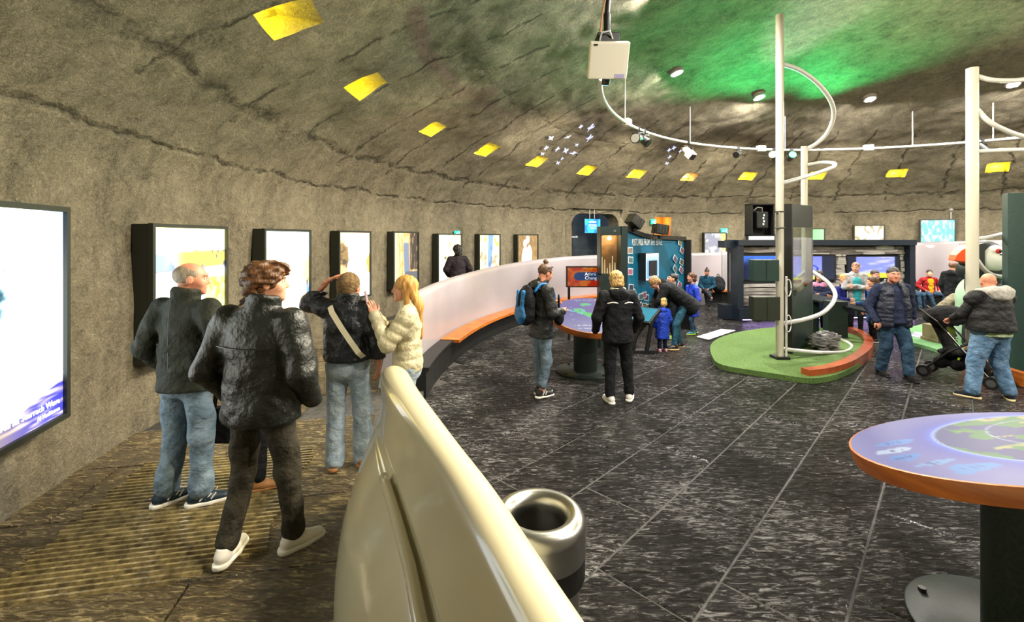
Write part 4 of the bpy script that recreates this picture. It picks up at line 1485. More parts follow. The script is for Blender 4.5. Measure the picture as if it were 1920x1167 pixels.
build(MB().box((p1.x, p1.y, 0.10), (0.22, 0.22, 0.04)), 'foot_plate', M_BLACK, t)
build(MB().cyl((p1.x + 0.085, p1.y - 0.04, 0.08), (p1.x + 0.085, p1.y - 0.04, 1.45), 0.018, n=8), 'rod', M_TRACK, t)
for (px, py) in ((1478, 540), (1478, 607)):
    c = D(px, py, d1 - 0.06)
    loop = [c + Vector((0.05 * math.cos(a), 0, 0.14 * math.sin(a))) for a in np.linspace(0, 2 * PI, 14, endpoint=False)]
    build(MB().tube(loop, 0.009, 6, closed=True), 'cord_loop', M_TRACK, t)
# screens and box clamped to the pole
M_DG2 = mat('dark_green_box', (22, 44, 38), rough=0.45, c2=(28, 54, 46), cscale=2)
M_OLIVE = mat('dark_olive_box', (34, 40, 26), rough=0.45)
def mon(px0, px1, py0, py1, d, m, label, rz):
    c = D((px0 + px1) / 2, (py0 + py1) / 2, d)
    w, h = (px1 - px0) / FPX * d, (py1 - py0) / FPX * d
    t = thing('pole_monitor', label, 'monitor', (c.x, c.y, c.z - h / 2), rz, 'monitors clamped to the tall pole')
    build(MB().box((0, 0, h / 2), (w, 0.16, h)), 'housing', m, t, bevel=0.008)
    build(MB().box((0, -0.083, h / 2), (0.006, 0.006, h * 0.9)), 'seam', M_BLACK, t)
    build(MB().box((w / 2 + 0.03, 0.06, h * 0.5), (0.08, 0.05, 0.08)), 'clamp', M_STEEL, t)
mon(1408, 1456, 487, 527, d1 - 0.05, M_DG2, 'dark teal monitor housing, upper of two on the tall pole', 0.0)
mon(1408, 1458, 556, 600, d1 - 0.05, M_OLIVE, 'dark olive monitor housing, lower of two on the tall pole', 0.05)
c = D(1424, 413, d1)
t = thing('open_projector_box', 'black open-backed projector box clamped high on the tall pole', 'projector', (c.x, c.y, c.z - 0.26))
hh = 0.52
build(MB().box((0, 0.10, hh / 2), (0.36, 0.02, hh)).box((-0.18, 0, hh / 2), (0.02, 0.22, hh)).box((0.18, 0, hh / 2), (0.02, 0.22, hh)).box((0, 0, 0), (0.38, 0.22, 0.02)).box((0, 0, hh), (0.38, 0.22, 0.02)), 'case', M_BLACK, t)
build(MB().box((0.02, 0.0, 0.26), (0.2, 0.12, 0.28)), 'electronics', mat('board_black', (30, 36, 34), rough=0.4), t, bevel=0.02)
for k in range(4):
    build(MB().box((0.03 + 0.01 * (k % 2), -0.065, 0.19 + 0.05 * k), (0.02, 0.01, 0.03)), 'label_sticker', M_TXT, t)
build(MB().tube([(-0.12, -0.05, 0.42), (-0.08, -0.09, 0.47), (0.0, -0.08, 0.46), (0.02, -0.04, 0.4)], 0.008, 6), 'cable', M_TRACK, t)
for z in (0.13, 0.40):
    build(MB().tube([(0.19, -0.02, z), (0.28, -0.07, z), (0.40, -0.05, z)], 0.012, 6), 'pipe_clamp', M_STEEL, t)
# upright dark display case by the pole
da = d1 + 0.35
L_ = D(1478, 445, da)
R_ = D(1516, 445, da + 0.55)
zt = CAMZ + (HORY - 385) / FPX * (da + 0.3)
c = (L_ + R_) / 2
rz = math.atan2(R_.y - L_.y, R_.x - L_.x)
w = (R_ - L_).length
t = thing('display_case', 'tall dark display case with a clear glass middle behind the pole', 'display case', (c.x, c.y, 0.08), rz)
M_GLASS = mat('clear_glass', (235, 245, 242), rough=0.02, trans=1.0, spec=0.5)
zg0, zg1 = 1.05, 2.20
ht = zt - 0.08
build(MB().box((0, 0.0, (ht + zg1) / 2), (w, 0.12, ht - zg1)), 'top_panel', M_DARKGREEN, t)
low = MB()
low.add([(-w / 2, -0.06, 0.05), (w / 2, -0.06, 0.05), (w / 2, 0.06, 0.05), (-w / 2, 0.06, 0.05), (-w / 2, -0.06, zg0 - 0.1), (w / 2, -0.06, zg0 + 0.16), (w / 2, 0.06, zg0 + 0.16), (-w / 2, 0.06, zg0 - 0.1)],
        [(0, 1, 5, 4), (1, 2, 6, 5), (2, 3, 7, 6), (3, 0, 4, 7), (4, 5, 6, 7), (3, 2, 1, 0)])
build(low, 'lower_panel', M_DARKGREEN, t)
build(MB().box((0, -0.055, (zg0 + zg1) / 2), (w, 0.008, zg1 - zg0 + 0.1)), 'pane', M_GLASS, t)
build(MB().box((0, 0.055, (zg0 + zg1) / 2), (w, 0.008, zg1 - zg0 + 0.1)), 'pane', M_GLASS, t)
build(MB().box((-w / 2 - 0.02, 0, ht / 2), (0.05, 0.15, ht)), 'frame_post', M_BLACK, t)
build(MB().box((w / 2 + 0.01, 0, ht / 2), (0.02, 0.13, ht)), 'frame_post', M_STEEL, t)
# rock
def rock_mesh(name, c, r, seed, label):
    bm = bmesh.new()
    bmesh.ops.create_icosphere(bm, subdivisions=5, radius=1.0)
    co = np.array([v.co[:] for v in bm.verts])
    n = fbm(co, 1.6, 3, seed) * 0.28 + fbm(co * np.array([1, 1, 3.5]), 3.0, 3, seed + 5) * 0.13
    layer = np.floor(co[:, 2] * 6 + co[:, 0] * 1.5 + n * 3) / 6
    lay = vnoise(np.stack([layer, layer * 0 + 3, layer * 0], -1), 9, seed) * 0.08
    s = 1 + n + lay
    co = co * s[:, None] * np.array(r)
    co[:, 2] = np.maximum(co[:, 2], -r[2] * 0.75)
    for v, p in zip(bm.verts, co):
        v.co = p
    me = bpy.data.meshes.new(name)
    bm.to_mesh(me)
    bm.free()
    me.materials.append(mat('layered_rock', (98, 96, 96), rough=0.7, c2=(190, 188, 188), cscale=6, stretch=(1, 1, 6), bump=0.8, bscale=25, bdist=0.03))
    o = bpy.data.objects.new(name, me)
    COL.objects.link(o)
    o.location = c
    return o
rc = P(1548, 655, 0.08)
o = rock_mesh('rock', (rc.x, rc.y, 0.08 + 0.14), (0.24, 0.20, 0.19), 4, '')
tag(o, 'rough layered grey rock lying on the turf island', 'rock')
# floor grille
t = thing('floor_grille', 'white grid panel lying flat on the floor beside the turf island', 'grille')
gq = [P(1307, 633), P(1328, 638), P(1378, 621), P(1352, 619)]
gm = [(gq[0].lerp(gq[3], k / 12), gq[1].lerp(gq[2], k / 12)) for k in range(13)]
gn = [(gq[0].lerp(gq[1], k / 7), gq[3].lerp(gq[2], k / 7)) for k in range(8)]
for a, b in gm + gn:
    build(MB().cyl(a + Vector((0, 0, 0.012)), b + Vector((0, 0, 0.012)), 0.009, n=4), 'bar', M_TRACK, t)
# ================================================================ COUNTER BEHIND ISLAND
t = thing('touch_counter', 'long dark touch counter on slab legs behind the turf island', 'counter')
a, b = P(1517, 632), P(1660, 640)
A_, B_ = D(1512, 557, 9.75), D(1665, 590, 8.6)
dirv = (B_ - A_).normalized()
nv = Vector((-dirv.y, dirv.x, 0)).normalized()
top = MB()
tv = []
for q in (A_, B_):
    for s_, z in ((-0.16, -0.04), (0.18, 0.03), (0.18, 0.07), (-0.16, 0.0)):
        tv.append(q + nv * s_ + Vector((0, 0, z)))
top.add(tv, [(0, 1, 2, 3), (7, 6, 5, 4), (0, 4, 5, 1), (1, 5, 6, 2), (2, 6, 7, 3), (3, 7, 4, 0)])
build(top, 'top', mat('matt_dark_top', (22, 28, 30), rough=0.9, spec=0.15), t, weld=True)
for px0, px1, pyb, dd in ((1516, 1534, 628, 9.6), (1560, 1588, 640, 9.1)):
    c0 = D((px0 + px1) / 2, 0, dd)
    h_ = 0.80
    build(MB().box((c0.x, dd + 0.12, h_ / 2), ((px1 - px0) / FPX * dd, 0.30, h_)), 'leg', M_DARKGREEN, t)
# ================================================================ STONE CLAD SCREEN KIOSK
KL, KR = Vector(((1380 - 960) / FPX * 11.5, 11.5, 0)), Vector(((1703 - 960) / FPX * 12.0, 12.0, 0))
kd = (KR - KL).normalized()
kn = Vector((kd.y, -kd.x, 0))      # towards the viewer
kw = (KR - KL).length
kc = (KL + KR) / 2
t = thing('screen_kiosk', 'long dark-framed kiosk clad in layered stone with video screens', 'kiosk', (kc.x, kc.y, 0), math.atan2(kd.y, kd.x))
KH = 2.02
M_FRAME = mat('navy_frame', (22, 32, 44), rough=0.4)
build(MB().box((0, 0.25, KH / 2 + 0.05), (kw, 0.3, KH - 0.1)), 'body', M_FRAME, t)
build(MB().box((0, 0.12, KH - 0.06), (kw + 0.1, 0.62, 0.14)), 'top_rail', M_FRAME, t)
build(MB().box((0, 0.10, 0.17), (kw + 0.06, 0.60, 0.30)), 'plinth', M_FRAME, t)
for sx in (-1, 1):
    build(MB().box((sx * (kw / 2 - 0.03), 0.05, KH / 2), (0.16, 0.40, KH - 0.02)), 'end_post', M_FRAME, t)
build(MB().box((-kw / 2 - 0.18, 0.15, KH / 2 - 0.05), (0.22, 0.02, KH - 0.5)), 'end_pane', M_GLASS, t)
build(MB().box((-kw / 2 - 0.18, 0.15, KH - 0.10), (0.26, 0.3, 0.18)), 'end_cap', M_FRAME, t)
build(MB().box((-kw / 2 - 0.18, 0.15, 0.2), (0.26, 0.3, 0.36)), 'end_foot', M_FRAME, t)
build(MB().box((0, -0.19, 0.035), (kw * 0.98, 0.03, 0.02)), 'light_strip', mat('violet_strip', (190, 150, 255), emit=3.0), t)
SCR = [(1390, 1462, 478, 526), (1480, 1567, 479, 527), (1588, 1688, 480, 524)]
def kx(px):
    k = (px - 960) / FPX
    # intersect ray with kiosk front line
    s_ = (KL.x - k * KL.y) / (k * kd.y - kd.x)
    return s_ - kw / 2, (KL.y + kd.y * s_)
wins = []
for (a, b, y0, y1) in SCR:
    xa, da_ = kx(a)
    xb, db_ = kx(b)
    zt_ = CAMZ - (y0 - HORY) / FPX * da_
    zb_ = CAMZ - (y1 - HORY) / FPX * da_
    wins.append((xa, xb, zb_, zt_))
M_STONE = mat('strata_stone', (150, 143, 140), rough=0.85, c2=(205, 198, 194), cscale=3, stretch=(0.7, 1, 5), bump=0.5, bscale=18, bdist=0.02)
M_STONE2 = mat('strata_stone_dark', (92, 84, 80), rough=0.85, c2=(140, 130, 126), cscale=3, stretch=(0.7, 1, 5), bump=0.5, bscale=18, bdist=0.02)
zc = 0.34
ks = random.Random(5)
while zc < KH - 0.2:
    h_ = ks.uniform(0.05, 0.12)
    x = -kw / 2 + 0.08
    while x < kw / 2 - 0.1:
        l_ = min(ks.uniform(0.5, 1.3), kw / 2 - 0.08 - x)
        spans = [(x, x + l_)]
        for (xa, xb, zb_, zt_) in wins:
            if zc + h_ > zb_ - 0.02 and zc < zt_ + 0.02:
                ns = []
                for (p_, q_) in spans:
                    if q_ <= xa - .03 or p_ >= xb + .03:
                        ns.append((p_, q_))
                    else:
                        if p_ < xa - .08:
                            ns.append((p_, xa - .03))
                        if q_ > xb + .08:
                            ns.append((xb + .03, q_))
                spans = ns
        for (p_, q_) in spans:
            dp_ = ks.uniform(0.05, 0.12)
            mb = MB()
            m_ = (p_ + q_) / 2
            z0_, z1_ = zc, zc + h_ - ks.uniform(0.004, 0.02)
            e1, e2 = ks.uniform(-.02, .02), ks.uniform(-.02, .02)
            yb = 0.10
            mb.add([(p_, yb - dp_, z0_), (m_, yb - dp_ - .02, z0_ + e1), (q_, yb - dp_, z0_), (p_, yb, z0_), (m_, yb, z0_), (q_, yb, z0_),
                    (p_, yb - dp_, z1_), (m_, yb - dp_ - .02, z1_ + e2), (q_, yb - dp_, z1_), (p_, yb, z1_), (m_, yb, z1_), (q_, yb, z1_)],
                   [(0, 1, 7, 6), (1, 2, 8, 7), (6, 7, 10, 9), (7, 8, 11, 10), (3, 4, 1, 0), (4, 5, 2, 1), (0, 6, 9, 3), (2, 5, 11, 8)])
            build(mb, 'stone', M_STONE if ks.random() > 0.25 else M_STONE2, t)
        x += l_ + 0.008
    zc += h_
def scr_sea(u, v):
    return mixc(C255(8, 20, 60), C255(60, 110, 210), sstep(0.4, 1.0, v + 0.2 * n2(u, v, 5, 3, 151)))
def scr_bird(u, v):
    c = mixc(C255(150, 160, 245), C255(120, 128, 235), v)
    c = mixc(c, C255(30, 36, 60), (u > 0.72))
    c = mixc(c, C255(230, 225, 90), sstep(0.12, 0.08, v - 0.1 * u) * (u < 0.72))
    b = np.hypot((u - 0.48) * 1.2, v - 0.45)
    return mixc(c, C255(40, 60, 170), (sstep(0.03, 0.02, np.abs(b - 0.16)) * (v > 0.35)) )
def scr_field(u, v):
    c = mixc(C255(130, 140, 235), C255(190, 190, 245), sstep(-0.2, 0.5, n2(u, v, 4, 9, 161)))
    c = mixc(c, C255(210, 220, 60), sstep(0.26, 0.22, v))
    return mixc(c, C255(20, 26, 44), ((u < 0.16) | (u > 0.9)))
for (xa, xb, zb_, zt_), fn in zip(wins, (scr_sea, scr_bird, scr_field)):
    f = build(MB().box(((xa + xb) / 2, 0.06, (zb_ + zt_) / 2), (xb - xa, 0.1, zt_ - zb_)), 'screen', M_BLACK, t)
    picture('display', Matrix.Translation(((xa + xb) / 2, 0.005, zb_ + 0.03)), xb - xa - 0.06, zt_ - zb_ - 0.06, 40, 26, fn, attr_mat('screen_0.9', 0.9), f)

# ================================================================ POSTCARD KIOSK
PL, PR = Vector(((1172 - 960) / FPX * 8.6, 8.6, 0)), Vector(((1290 - 960) / FPX * 10.3, 10.3, 0))
pdv = (PR - PL).normalized()
pn = Vector((pdv.y, -pdv.x, 0))
pw = (PR - PL).length
ang = math.atan2(pdv.y, pdv.x)
t = thing('postcard_kiosk', 'teal curved postcard wall with a touch screen and glass case end', 'kiosk', (PL.x, PL.y, 0), ang)
# local: x along the panel from the left edge, -y to the viewer's right front
sag = lambda x: 0.22 * (1 - ((x - pw * 0.55) / (pw * 0.55)) ** 2)
ZL, ZR = 2.22, 2.02
ztp = lambda x: ZL - 0.10 * sstep(0, 0.5, np.asarray(x / pw)) - (ZL - ZR - 0.10) * x / pw
def pic_teal_panel(u, v):
    return mixc(C255(16, 92, 122), C255(70, 120, 130), sstep(0.25, 0.0, u) * 0.8)
vsP, fsP, cP = [], [], []
nxp, nyp = 40, 30
for j in range(nyp + 1):
    for i in range(nxp + 1):
        x = pw * i / nxp
        zt_ = float(ztp(x))
        vsP.append((x, sag(x), 0.42 + (zt_ - 0.42) * j / nyp))
for j in range(nyp):
    for i in range(nxp):
        a = j * (nxp + 1) + i
        fsP.append((a, a + 1, a + nxp + 2, a + nxp + 1))
M_TEAL = mat('teal_print', (14, 96, 128), rough=0.35, c2=(20, 108, 140), cscale=2)
o = mesh_obj('panel', vsP, fsP, M_TEAL, t, smooth=True)
so = o.modifiers.new('solid', 'SOLIDIFY')
so.thickness = 0.05
so.offset = 1.0
cap = MB()
for i in range(nxp + 1):
    x = pw * i / nxp
    z = float(ztp(x))
    for (y, zz) in ((-0.04, z), (0.26, z), (0.26, z + 0.09), (-0.04, z + 0.09)):
        cap.v.append((x, sag(x) + y, zz))
for i in range(nxp):
    for j in range(4):
        k = (j + 1) % 4
        cap.f.append((i * 4 + j, (i + 1) * 4 + j, (i + 1) * 4 + k, i * 4 + k))
cap.f += [(0, 1, 2, 3), tuple(range(nxp * 4, nxp * 4 + 4))[::-1]]
build(cap, 'top_cap', M_DARKSTEEL, t, weld=True)
build(MB().box((pw + 0.02, 0.06, 1.02), (0.05, 0.24, 2.04)), 'end_post', M_BLACK, t)
# glass case at the left end: box facing the viewer
Rk = Matrix.Rotation(-ang, 3, 'Z')
def wl(v):
    return Rk @ Vector(v)
cw = 46 / FPX * 8.6
build(MB().box(wl((-0.02, 0.16, 1.15)), (0.13, 0.36, 2.3), M=Rk), 'case_post', M_DARKGREEN, t)
build(MB().box(wl((-0.27, 0.16, 2.22)), (0.40, 0.36, 0.17), M=Rk), 'case_head', M_DARKGREEN, t)
build(MB().box(wl((-0.27, 0.16, 0.7)), (0.40, 0.36, 1.40), M=Rk), 'case_base', M_DARKGREEN, t)
build(MB().box(wl((-0.46, 0.16, 1.76)), (0.02, 0.36, 0.76), M=Rk), 'case_side', M_DARKGREEN, t)
build(MB().box(wl((-0.27, 0.33, 1.76)), (0.38, 0.02, 0.76), M=Rk), 'case_back', mat('amber_back', (190, 140, 90), rough=0.6, c2=(130, 100, 80), cscale=5), t)
build(MB().box(wl((-0.27, -0.015, 1.76)), (0.38, 0.006, 0.76), M=Rk), 'pane', M_GLASS, t)
build(MB().cyl(wl((-0.20, -0.03, 2.22)), wl((-0.20, -0.02, 2.22)), 0.025, n=12), 'keyhole', M_STEEL, t)
for k in range(6):
    x = -0.40 + 0.05 * k
    build(MB().cyl(wl((x, 0.18, 1.40)), wl((x, 0.18, 1.62 + 0.12 * math.sin(k * 1.7 + 1))), 0.016, 0.008, 8), 'glass_rod', mat('amber_glass', (255, 220, 160), rough=0.1, emit=0.4), t)
wp = Matrix.Translation((PL.x, PL.y, 0)) @ Matrix.Rotation(ang, 4, 'Z')
lamp('case_lamp', 'POINT', wp @ wl((-0.27, 0.12, 2.08)), 5, (1, 0.70, 0.35), 0.04)
# title, screen, cards
M_TXT2 = mat('white_vinyl', (220, 228, 230), rough=0.5)
text('title', 'POSTCARDS FROM THE EDGE', Matrix.Translation((0.38, -0.012, 1.93)), 0.20, M_TXT2, t, sx=0.50, bend=lambda x: sag(x + 0.38))
def local_of(px, py):
    """point on the panel (local x, z) seen at a pixel of the photograph"""
    k = (px - 960) / FPX
    s_ = (PL.x - k * PL.y) / (k * pdv.y - pdv.x)
    d = PL.y + pdv.y * s_
    return s_, CAMZ - (py - HORY) / FPX * d
xa, za = local_of(1203, 528)
xb, zb_ = local_of(1234, 474)
xa += 0.12
scr = MB().box(((xa + xb) / 2, sag(xa) - 0.10, (za + zb_) / 2), (xb - xa, 0.16, zb_ - za))
f = build(scr, 'touch_screen', M_BLACK, t, bevel=0.005)
def scr_card(u, v):
    c = mixc(C255(120, 175, 220), C255(210, 232, 245), sstep(0.6, 1.0, v))
    c = mixc(c, C255(14, 16, 24), ((u > 0.2) & (u < 0.86) & (v > 0.14) & (v < 0.74)))
    c = mixc(c, C255(235, 240, 245), ((u < 0.04) | (u > 0.96) | (v < 0.05) | (v > 0.97)))
    return mixc(c, C255(150, 120, 90), ((v < 0.12) & (u > 0.5) & (v > 0.05)))
picture('display', Matrix.Translation(((xa + xb) / 2, sag(xa) - 0.185, za + 0.01)), xb - xa - 0.02, zb_ - za - 0.02, 40, 50, scr_card, attr_mat('screen_0.9', 0.9), f)
CARDS = [(1283, 455, .2), (1286, 470, .4), (1276, 486, .5), (1285, 492, .3), (1276, 505, .6), (1284, 507, .5), (1267, 528, .4), (1274, 532, .5), (1282, 535, .4), (1278, 520, .2),
         (1186, 470, 0), (1187, 488, .05), (1187, 510, .05), (1189, 540, .1), (1193, 548, .2), (1188, 556, .3), (1194, 560, .1), (1198, 556, -.2), (1190, 570, .2), (1196, 574, .3),
         (1203, 566, -.3), (1207, 572, -.3), (1213, 576, -.35), (1217, 583, -.4), (1223, 576, .1), (1215, 558, 0), (1222, 555, 0), (1228, 560, .1), (1231, 578, 0), (1205, 590, .1), (1200, 600, .2), (1210, 604, -.1)]
cc = [(90, 120, 90), (180, 90, 110), (70, 80, 110), (150, 130, 110), (60, 90, 120), (120, 90, 130), (40, 44, 48)]
for k, (px, py, an) in enumerate(CARDS):
    x, z = local_of(px, py)
    x = min(x, pw - 0.12)
    if z < 0.5:
        z = 0.5
    w_, h_ = 0.17, 0.13
    Rm = Matrix.Rotation(an * 1.3, 3, 'Y')
    y = sag(x) - 0.018 - 0.003 * (k % 3)
    cd = build(MB().box((x, y, z), (w_, 0.006, h_), M=Rm), 'postcard', M_TXT2, t)
    build(MB().box((x, y - 0.004, z), (w_ - 0.03, 0.004, h_ - 0.03), M=Rm), 'photo', mat('card_photo_%d' % (k % 7), cc[k % 7], c2=cc[(k + 3) % 7], cscale=9, rough=0.4), cd)
# the three white letter cards by the screen
# slanted touch desk
t = thing('touch_desk', 'slanted teal touch desk on a black arched stand in front of the postcard wall', 'desk')
# a slanted box on a bowed leg and a straight strut; runs towards the right front
da_, db_ = P(1180, 656, 0.0), P(1215, 657, 0.0)
dx_ = Vector((0.80, 0.60, 0)).normalized()
dy_ = Vector((0.60, -0.80, 0))
o_ = P(1192, 652, 0.0)
ta = o_ + dx_ * 0.0 + Vector((0, 0, 0.80)) - dy_ * 0.10
Rd = Matrix((dx_, dy_, dx_.cross(dy_))).transposed()
Rs = Rd @ Matrix.Rotation(math.radians(-34), 3, 'Y').inverted()
Rs = Rd @ Matrix.Rotation(math.radians(34), 3, 'Y')
c_ = D(1210, 592, 8.25)
build(MB().box(c_, (0.40, 0.44, 0.06), M=Rs), 'top', M_BLACK, t, bevel=0.008)
build(MB().box(c_ + (Rs @ Vector((0, 0, 0.034 if (Rs @ Vector((0, 0, 1))).z > 0 else -0.034))), (0.34, 0.38, 0.008), M=Rs), 'screen', mat('teal_screen', (36, 96, 116), rough=0.25, emit=0.12), t)
f0 = Vector((c_.x - 0.22, c_.y + 0.02, 0.05))
f1 = Vector((c_.x + 0.02, c_.y - 0.02, 0.05))
build(MB().tube(spline([f0, f0 + Vector((0.04, 0, 0.22)), f0 + Vector((0.16, 0, 0.40)), c_ + Vector((0.06, 0, -0.08))]), 0.045, 8), 'arch', M_BLACK, t, smooth=True)
build(MB().cyl(f1, c_ + Vector((0.12, 0, -0.10)), 0.04, n=8), 'strut', M_BLACK, t)
build(MB().box((c_.x - 0.06, c_.y, 0.025), (0.52, 0.16, 0.05)), 'foot', M_BLACK, t)
# black floodlights on the kiosk top
def cube_light(px, py, d, rz, tilt, label):
    c = D(px, py, d)
    t = thing('floodlight', label, 'floodlight', c, rz, 'black floodlights on the postcard wall')
    Rm = Matrix.Rotation(tilt, 3, 'Y')
    build(MB().box((0, 0, 0.0), (0.27, 0.24, 0.20), M=Rm), 'housing', M_BLACK, t, bevel=0.008)
    for k in range(3):
        build(MB().box(Rm @ Vector((-0.07 + 0.07 * k, -0.122, 0.0)), (0.012, 0.01, 0.15), M=Rm), 'fin', M_DARKSTEEL, t)
    build(MB().tube([(-0.15, 0, 0.0), (-0.15, 0, -0.14), (0.15, 0, -0.14), (0.15, 0, 0.0)], 0.012, 6).cyl((0, 0, -0.2), (0, 0, -0.13), 0.05, n=12), 'bracket', M_BLACK, t)
cube_light(1190, 416, 8.9, 0.4, 0.6, 'black floodlight tilted up, left one on the postcard wall')
cube_light(1238, 430, 9.5, 0.2, 0.15, 'black floodlight facing out, right one on the postcard wall')
# red sign on post
sd = 9.2
c = D(1113, 537, sd)
w_, h_ = 97 / FPX * sd, 35 / FPX * sd
t = thing('red_sign', 'red and orange sign with a blue title pill on a post behind the table', 'sign', (c.x, sd, 0))
def pic_red(u, v):
    n = n2(u, v, 6, 3, 171, 4)
    c = mixc(C255(205, 44, 24), C255(235, 120, 30), sstep(-0.1, 0.6, n))
    c = mixc(c, C255(240, 190, 70), sstep(0.3, 0.8, n) * sstep(0.5, 0.9, v))
    pill = (np.abs(v - 0.52) < 0.22) & (u > 0.20) & (u < 0.8)
    pill |= (np.hypot((u - 0.20) * w_ / h_, v - 0.52) < 0.22) | (np.hypot((u - 0.80) * w_ / h_, v - 0.52) < 0.22)
    return mixc(c, C255(12, 70, 130), pill)
build(MB().box((0, 0.05, c.z + h_ / 2), (w_ + 0.06, 0.06, h_ + 0.05)), 'frame', M_DARKSTEEL, t)
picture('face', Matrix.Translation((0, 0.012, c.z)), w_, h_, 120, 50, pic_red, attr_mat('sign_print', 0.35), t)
text('title', 'Athrú sa Dúlra', Matrix.Translation((-w_ * 0.17, 0.006, c.z + h_ * 0.57)), 0.095, M_TXT, t)
text('subtitle', 'Changing Nature', Matrix.Translation((-w_ * 0.17, 0.006, c.z + h_ * 0.36)), 0.095, M_TXT, t)
for sx in (-0.5, 0.5):
    build(MB().box((sx * (w_ - 0.06), 0.05, c.z / 2), (0.05, 0.05, c.z)), 'post', M_DARKSTEEL, t)

# ================================================================ ISLAND 2 AT THE RIGHT
t = thing('turf_island', 'pale green turf island with orange wooden kerb beside the stroller', 'platform')
pl = [P(1700, 640, 0.06), P(1760, 655, 0.06), P(1835, 690, 0.06), P(1880, 706, 0.06), P(1960, 726, 0.06), P(2100, 715, 0.06), P(2080, 640, 0.06), P(1960, 612, 0.06), P(1860, 603, 0.06), P(1740, 605, 0.06), P(1690, 618, 0.06)]
build(MB().prism(smooth_loop(pl, 1), 0.0, 0.06), 'turf', mat('pale_turf', (76, 120, 76), rough=0.95, c2=(96, 140, 88), cscale=30, bump=0.5, bscale=200), t)
kb = [P(1800, 680, 0.02), P(1840, 697, 0.02), P(1880, 712, 0.02), P(1930, 727, 0.02), P(2000, 736, 0.02)]
build(kerb(kb, 0.12, 0.0, 0.19, Vector((8.5, 8.0, 0))), 'kerb', M_WOOD, t, weld=True)
build(MB().prism([P(1705, 630, 0.065), P(1740, 636, 0.065), P(1752, 628, 0.065), P(1715, 622, 0.065)], 0.06, 0.066), 'grey_patch', mat('grey_mat', (140, 140, 160), rough=0.8), t)
pb = P(1769, 642, 0.06)
o = build(MB().box((0, 0, 0.19), (0.34, 0.34, 0.26)).box((0, 0, 0.03), (0.38, 0.38, 0.06)), 'wooden_box', mat('dull_board', (122, 112, 78), rough=0.8, c2=(104, 96, 66), cscale=6), loc=(pb.x, pb.y + 0.1, 0.06), bevel=0.006)
tag(o, 'dull brown board box on the pale turf left of the stroller', 'box')
# third pole
t = thing('pole_sculpture', 'cream pole with white tube arms in front of the puffin', 'sculpture')
d3 = 6.75
q3 = D(1823, 445, d3)
zt3 = CAMZ + (HORY - 128) / FPX * d3
build(MB().cyl((q3.x, d3, 0.06), (q3.x, d3, zt3), 0.072, n=24), 'pole', M_POLE, t, smooth='auto')
arc_tube([(1832, 143, d3), (1860, 150, d3 - .1), (1900, 151, d3 - .1), (1950, 146, d3 + .1), (2010, 150, d3 + .5)], 0.034)
arc_tube([(1832, 205, d3), (1852, 226, d3 - .1), (1880, 242, d3 - .1), (1920, 256, d3), (1975, 262, d3 + .4)], 0.034)
arc_tube([(1832, 284, d3), (1880, 282, d3 - .1), (1930, 281, d3), (1990, 286, d3 + .4)], 0.030)
arc_tube([(1832, 448, d3), (1850, 446, d3 + .2), (1880, 439, d3 + .4), (1910, 434, d3 + .6)], 0.028)
arc_tube([(1832, 488, d3), (1845, 505, d3 + .1), (1862, 516, d3 + .3), (1885, 520, d3 + .5)], 0.030)
# dark slab
t = thing('dark_panel', 'tall dark green panel standing at the right edge on the turf', 'panel', (0, 0, 0))
da, db = D(1884, 445, 6.95), D(2020, 445, 6.6)
zt_ = CAMZ + (HORY - 362) / FPX * 6.85
c = (da + db) / 2
build(MB().box((c.x, c.y, zt_ / 2 + 0.03), ((db - da).length, 0.18, zt_ - 0.06), rz=math.atan2(db.y - da.y, db.x - da.x)), 'slab', mat('speckled_green', (14, 40, 36), rough=0.6, c2=(30, 62, 54), cscale=120), t, bevel=0.006)
build(MB().box((c.x, c.y, 0.07), ((db - da).length + 0.06, 0.26, 0.05), rz=math.atan2(db.y - da.y, db.x - da.x)), 'foot', M_BLACK, t)
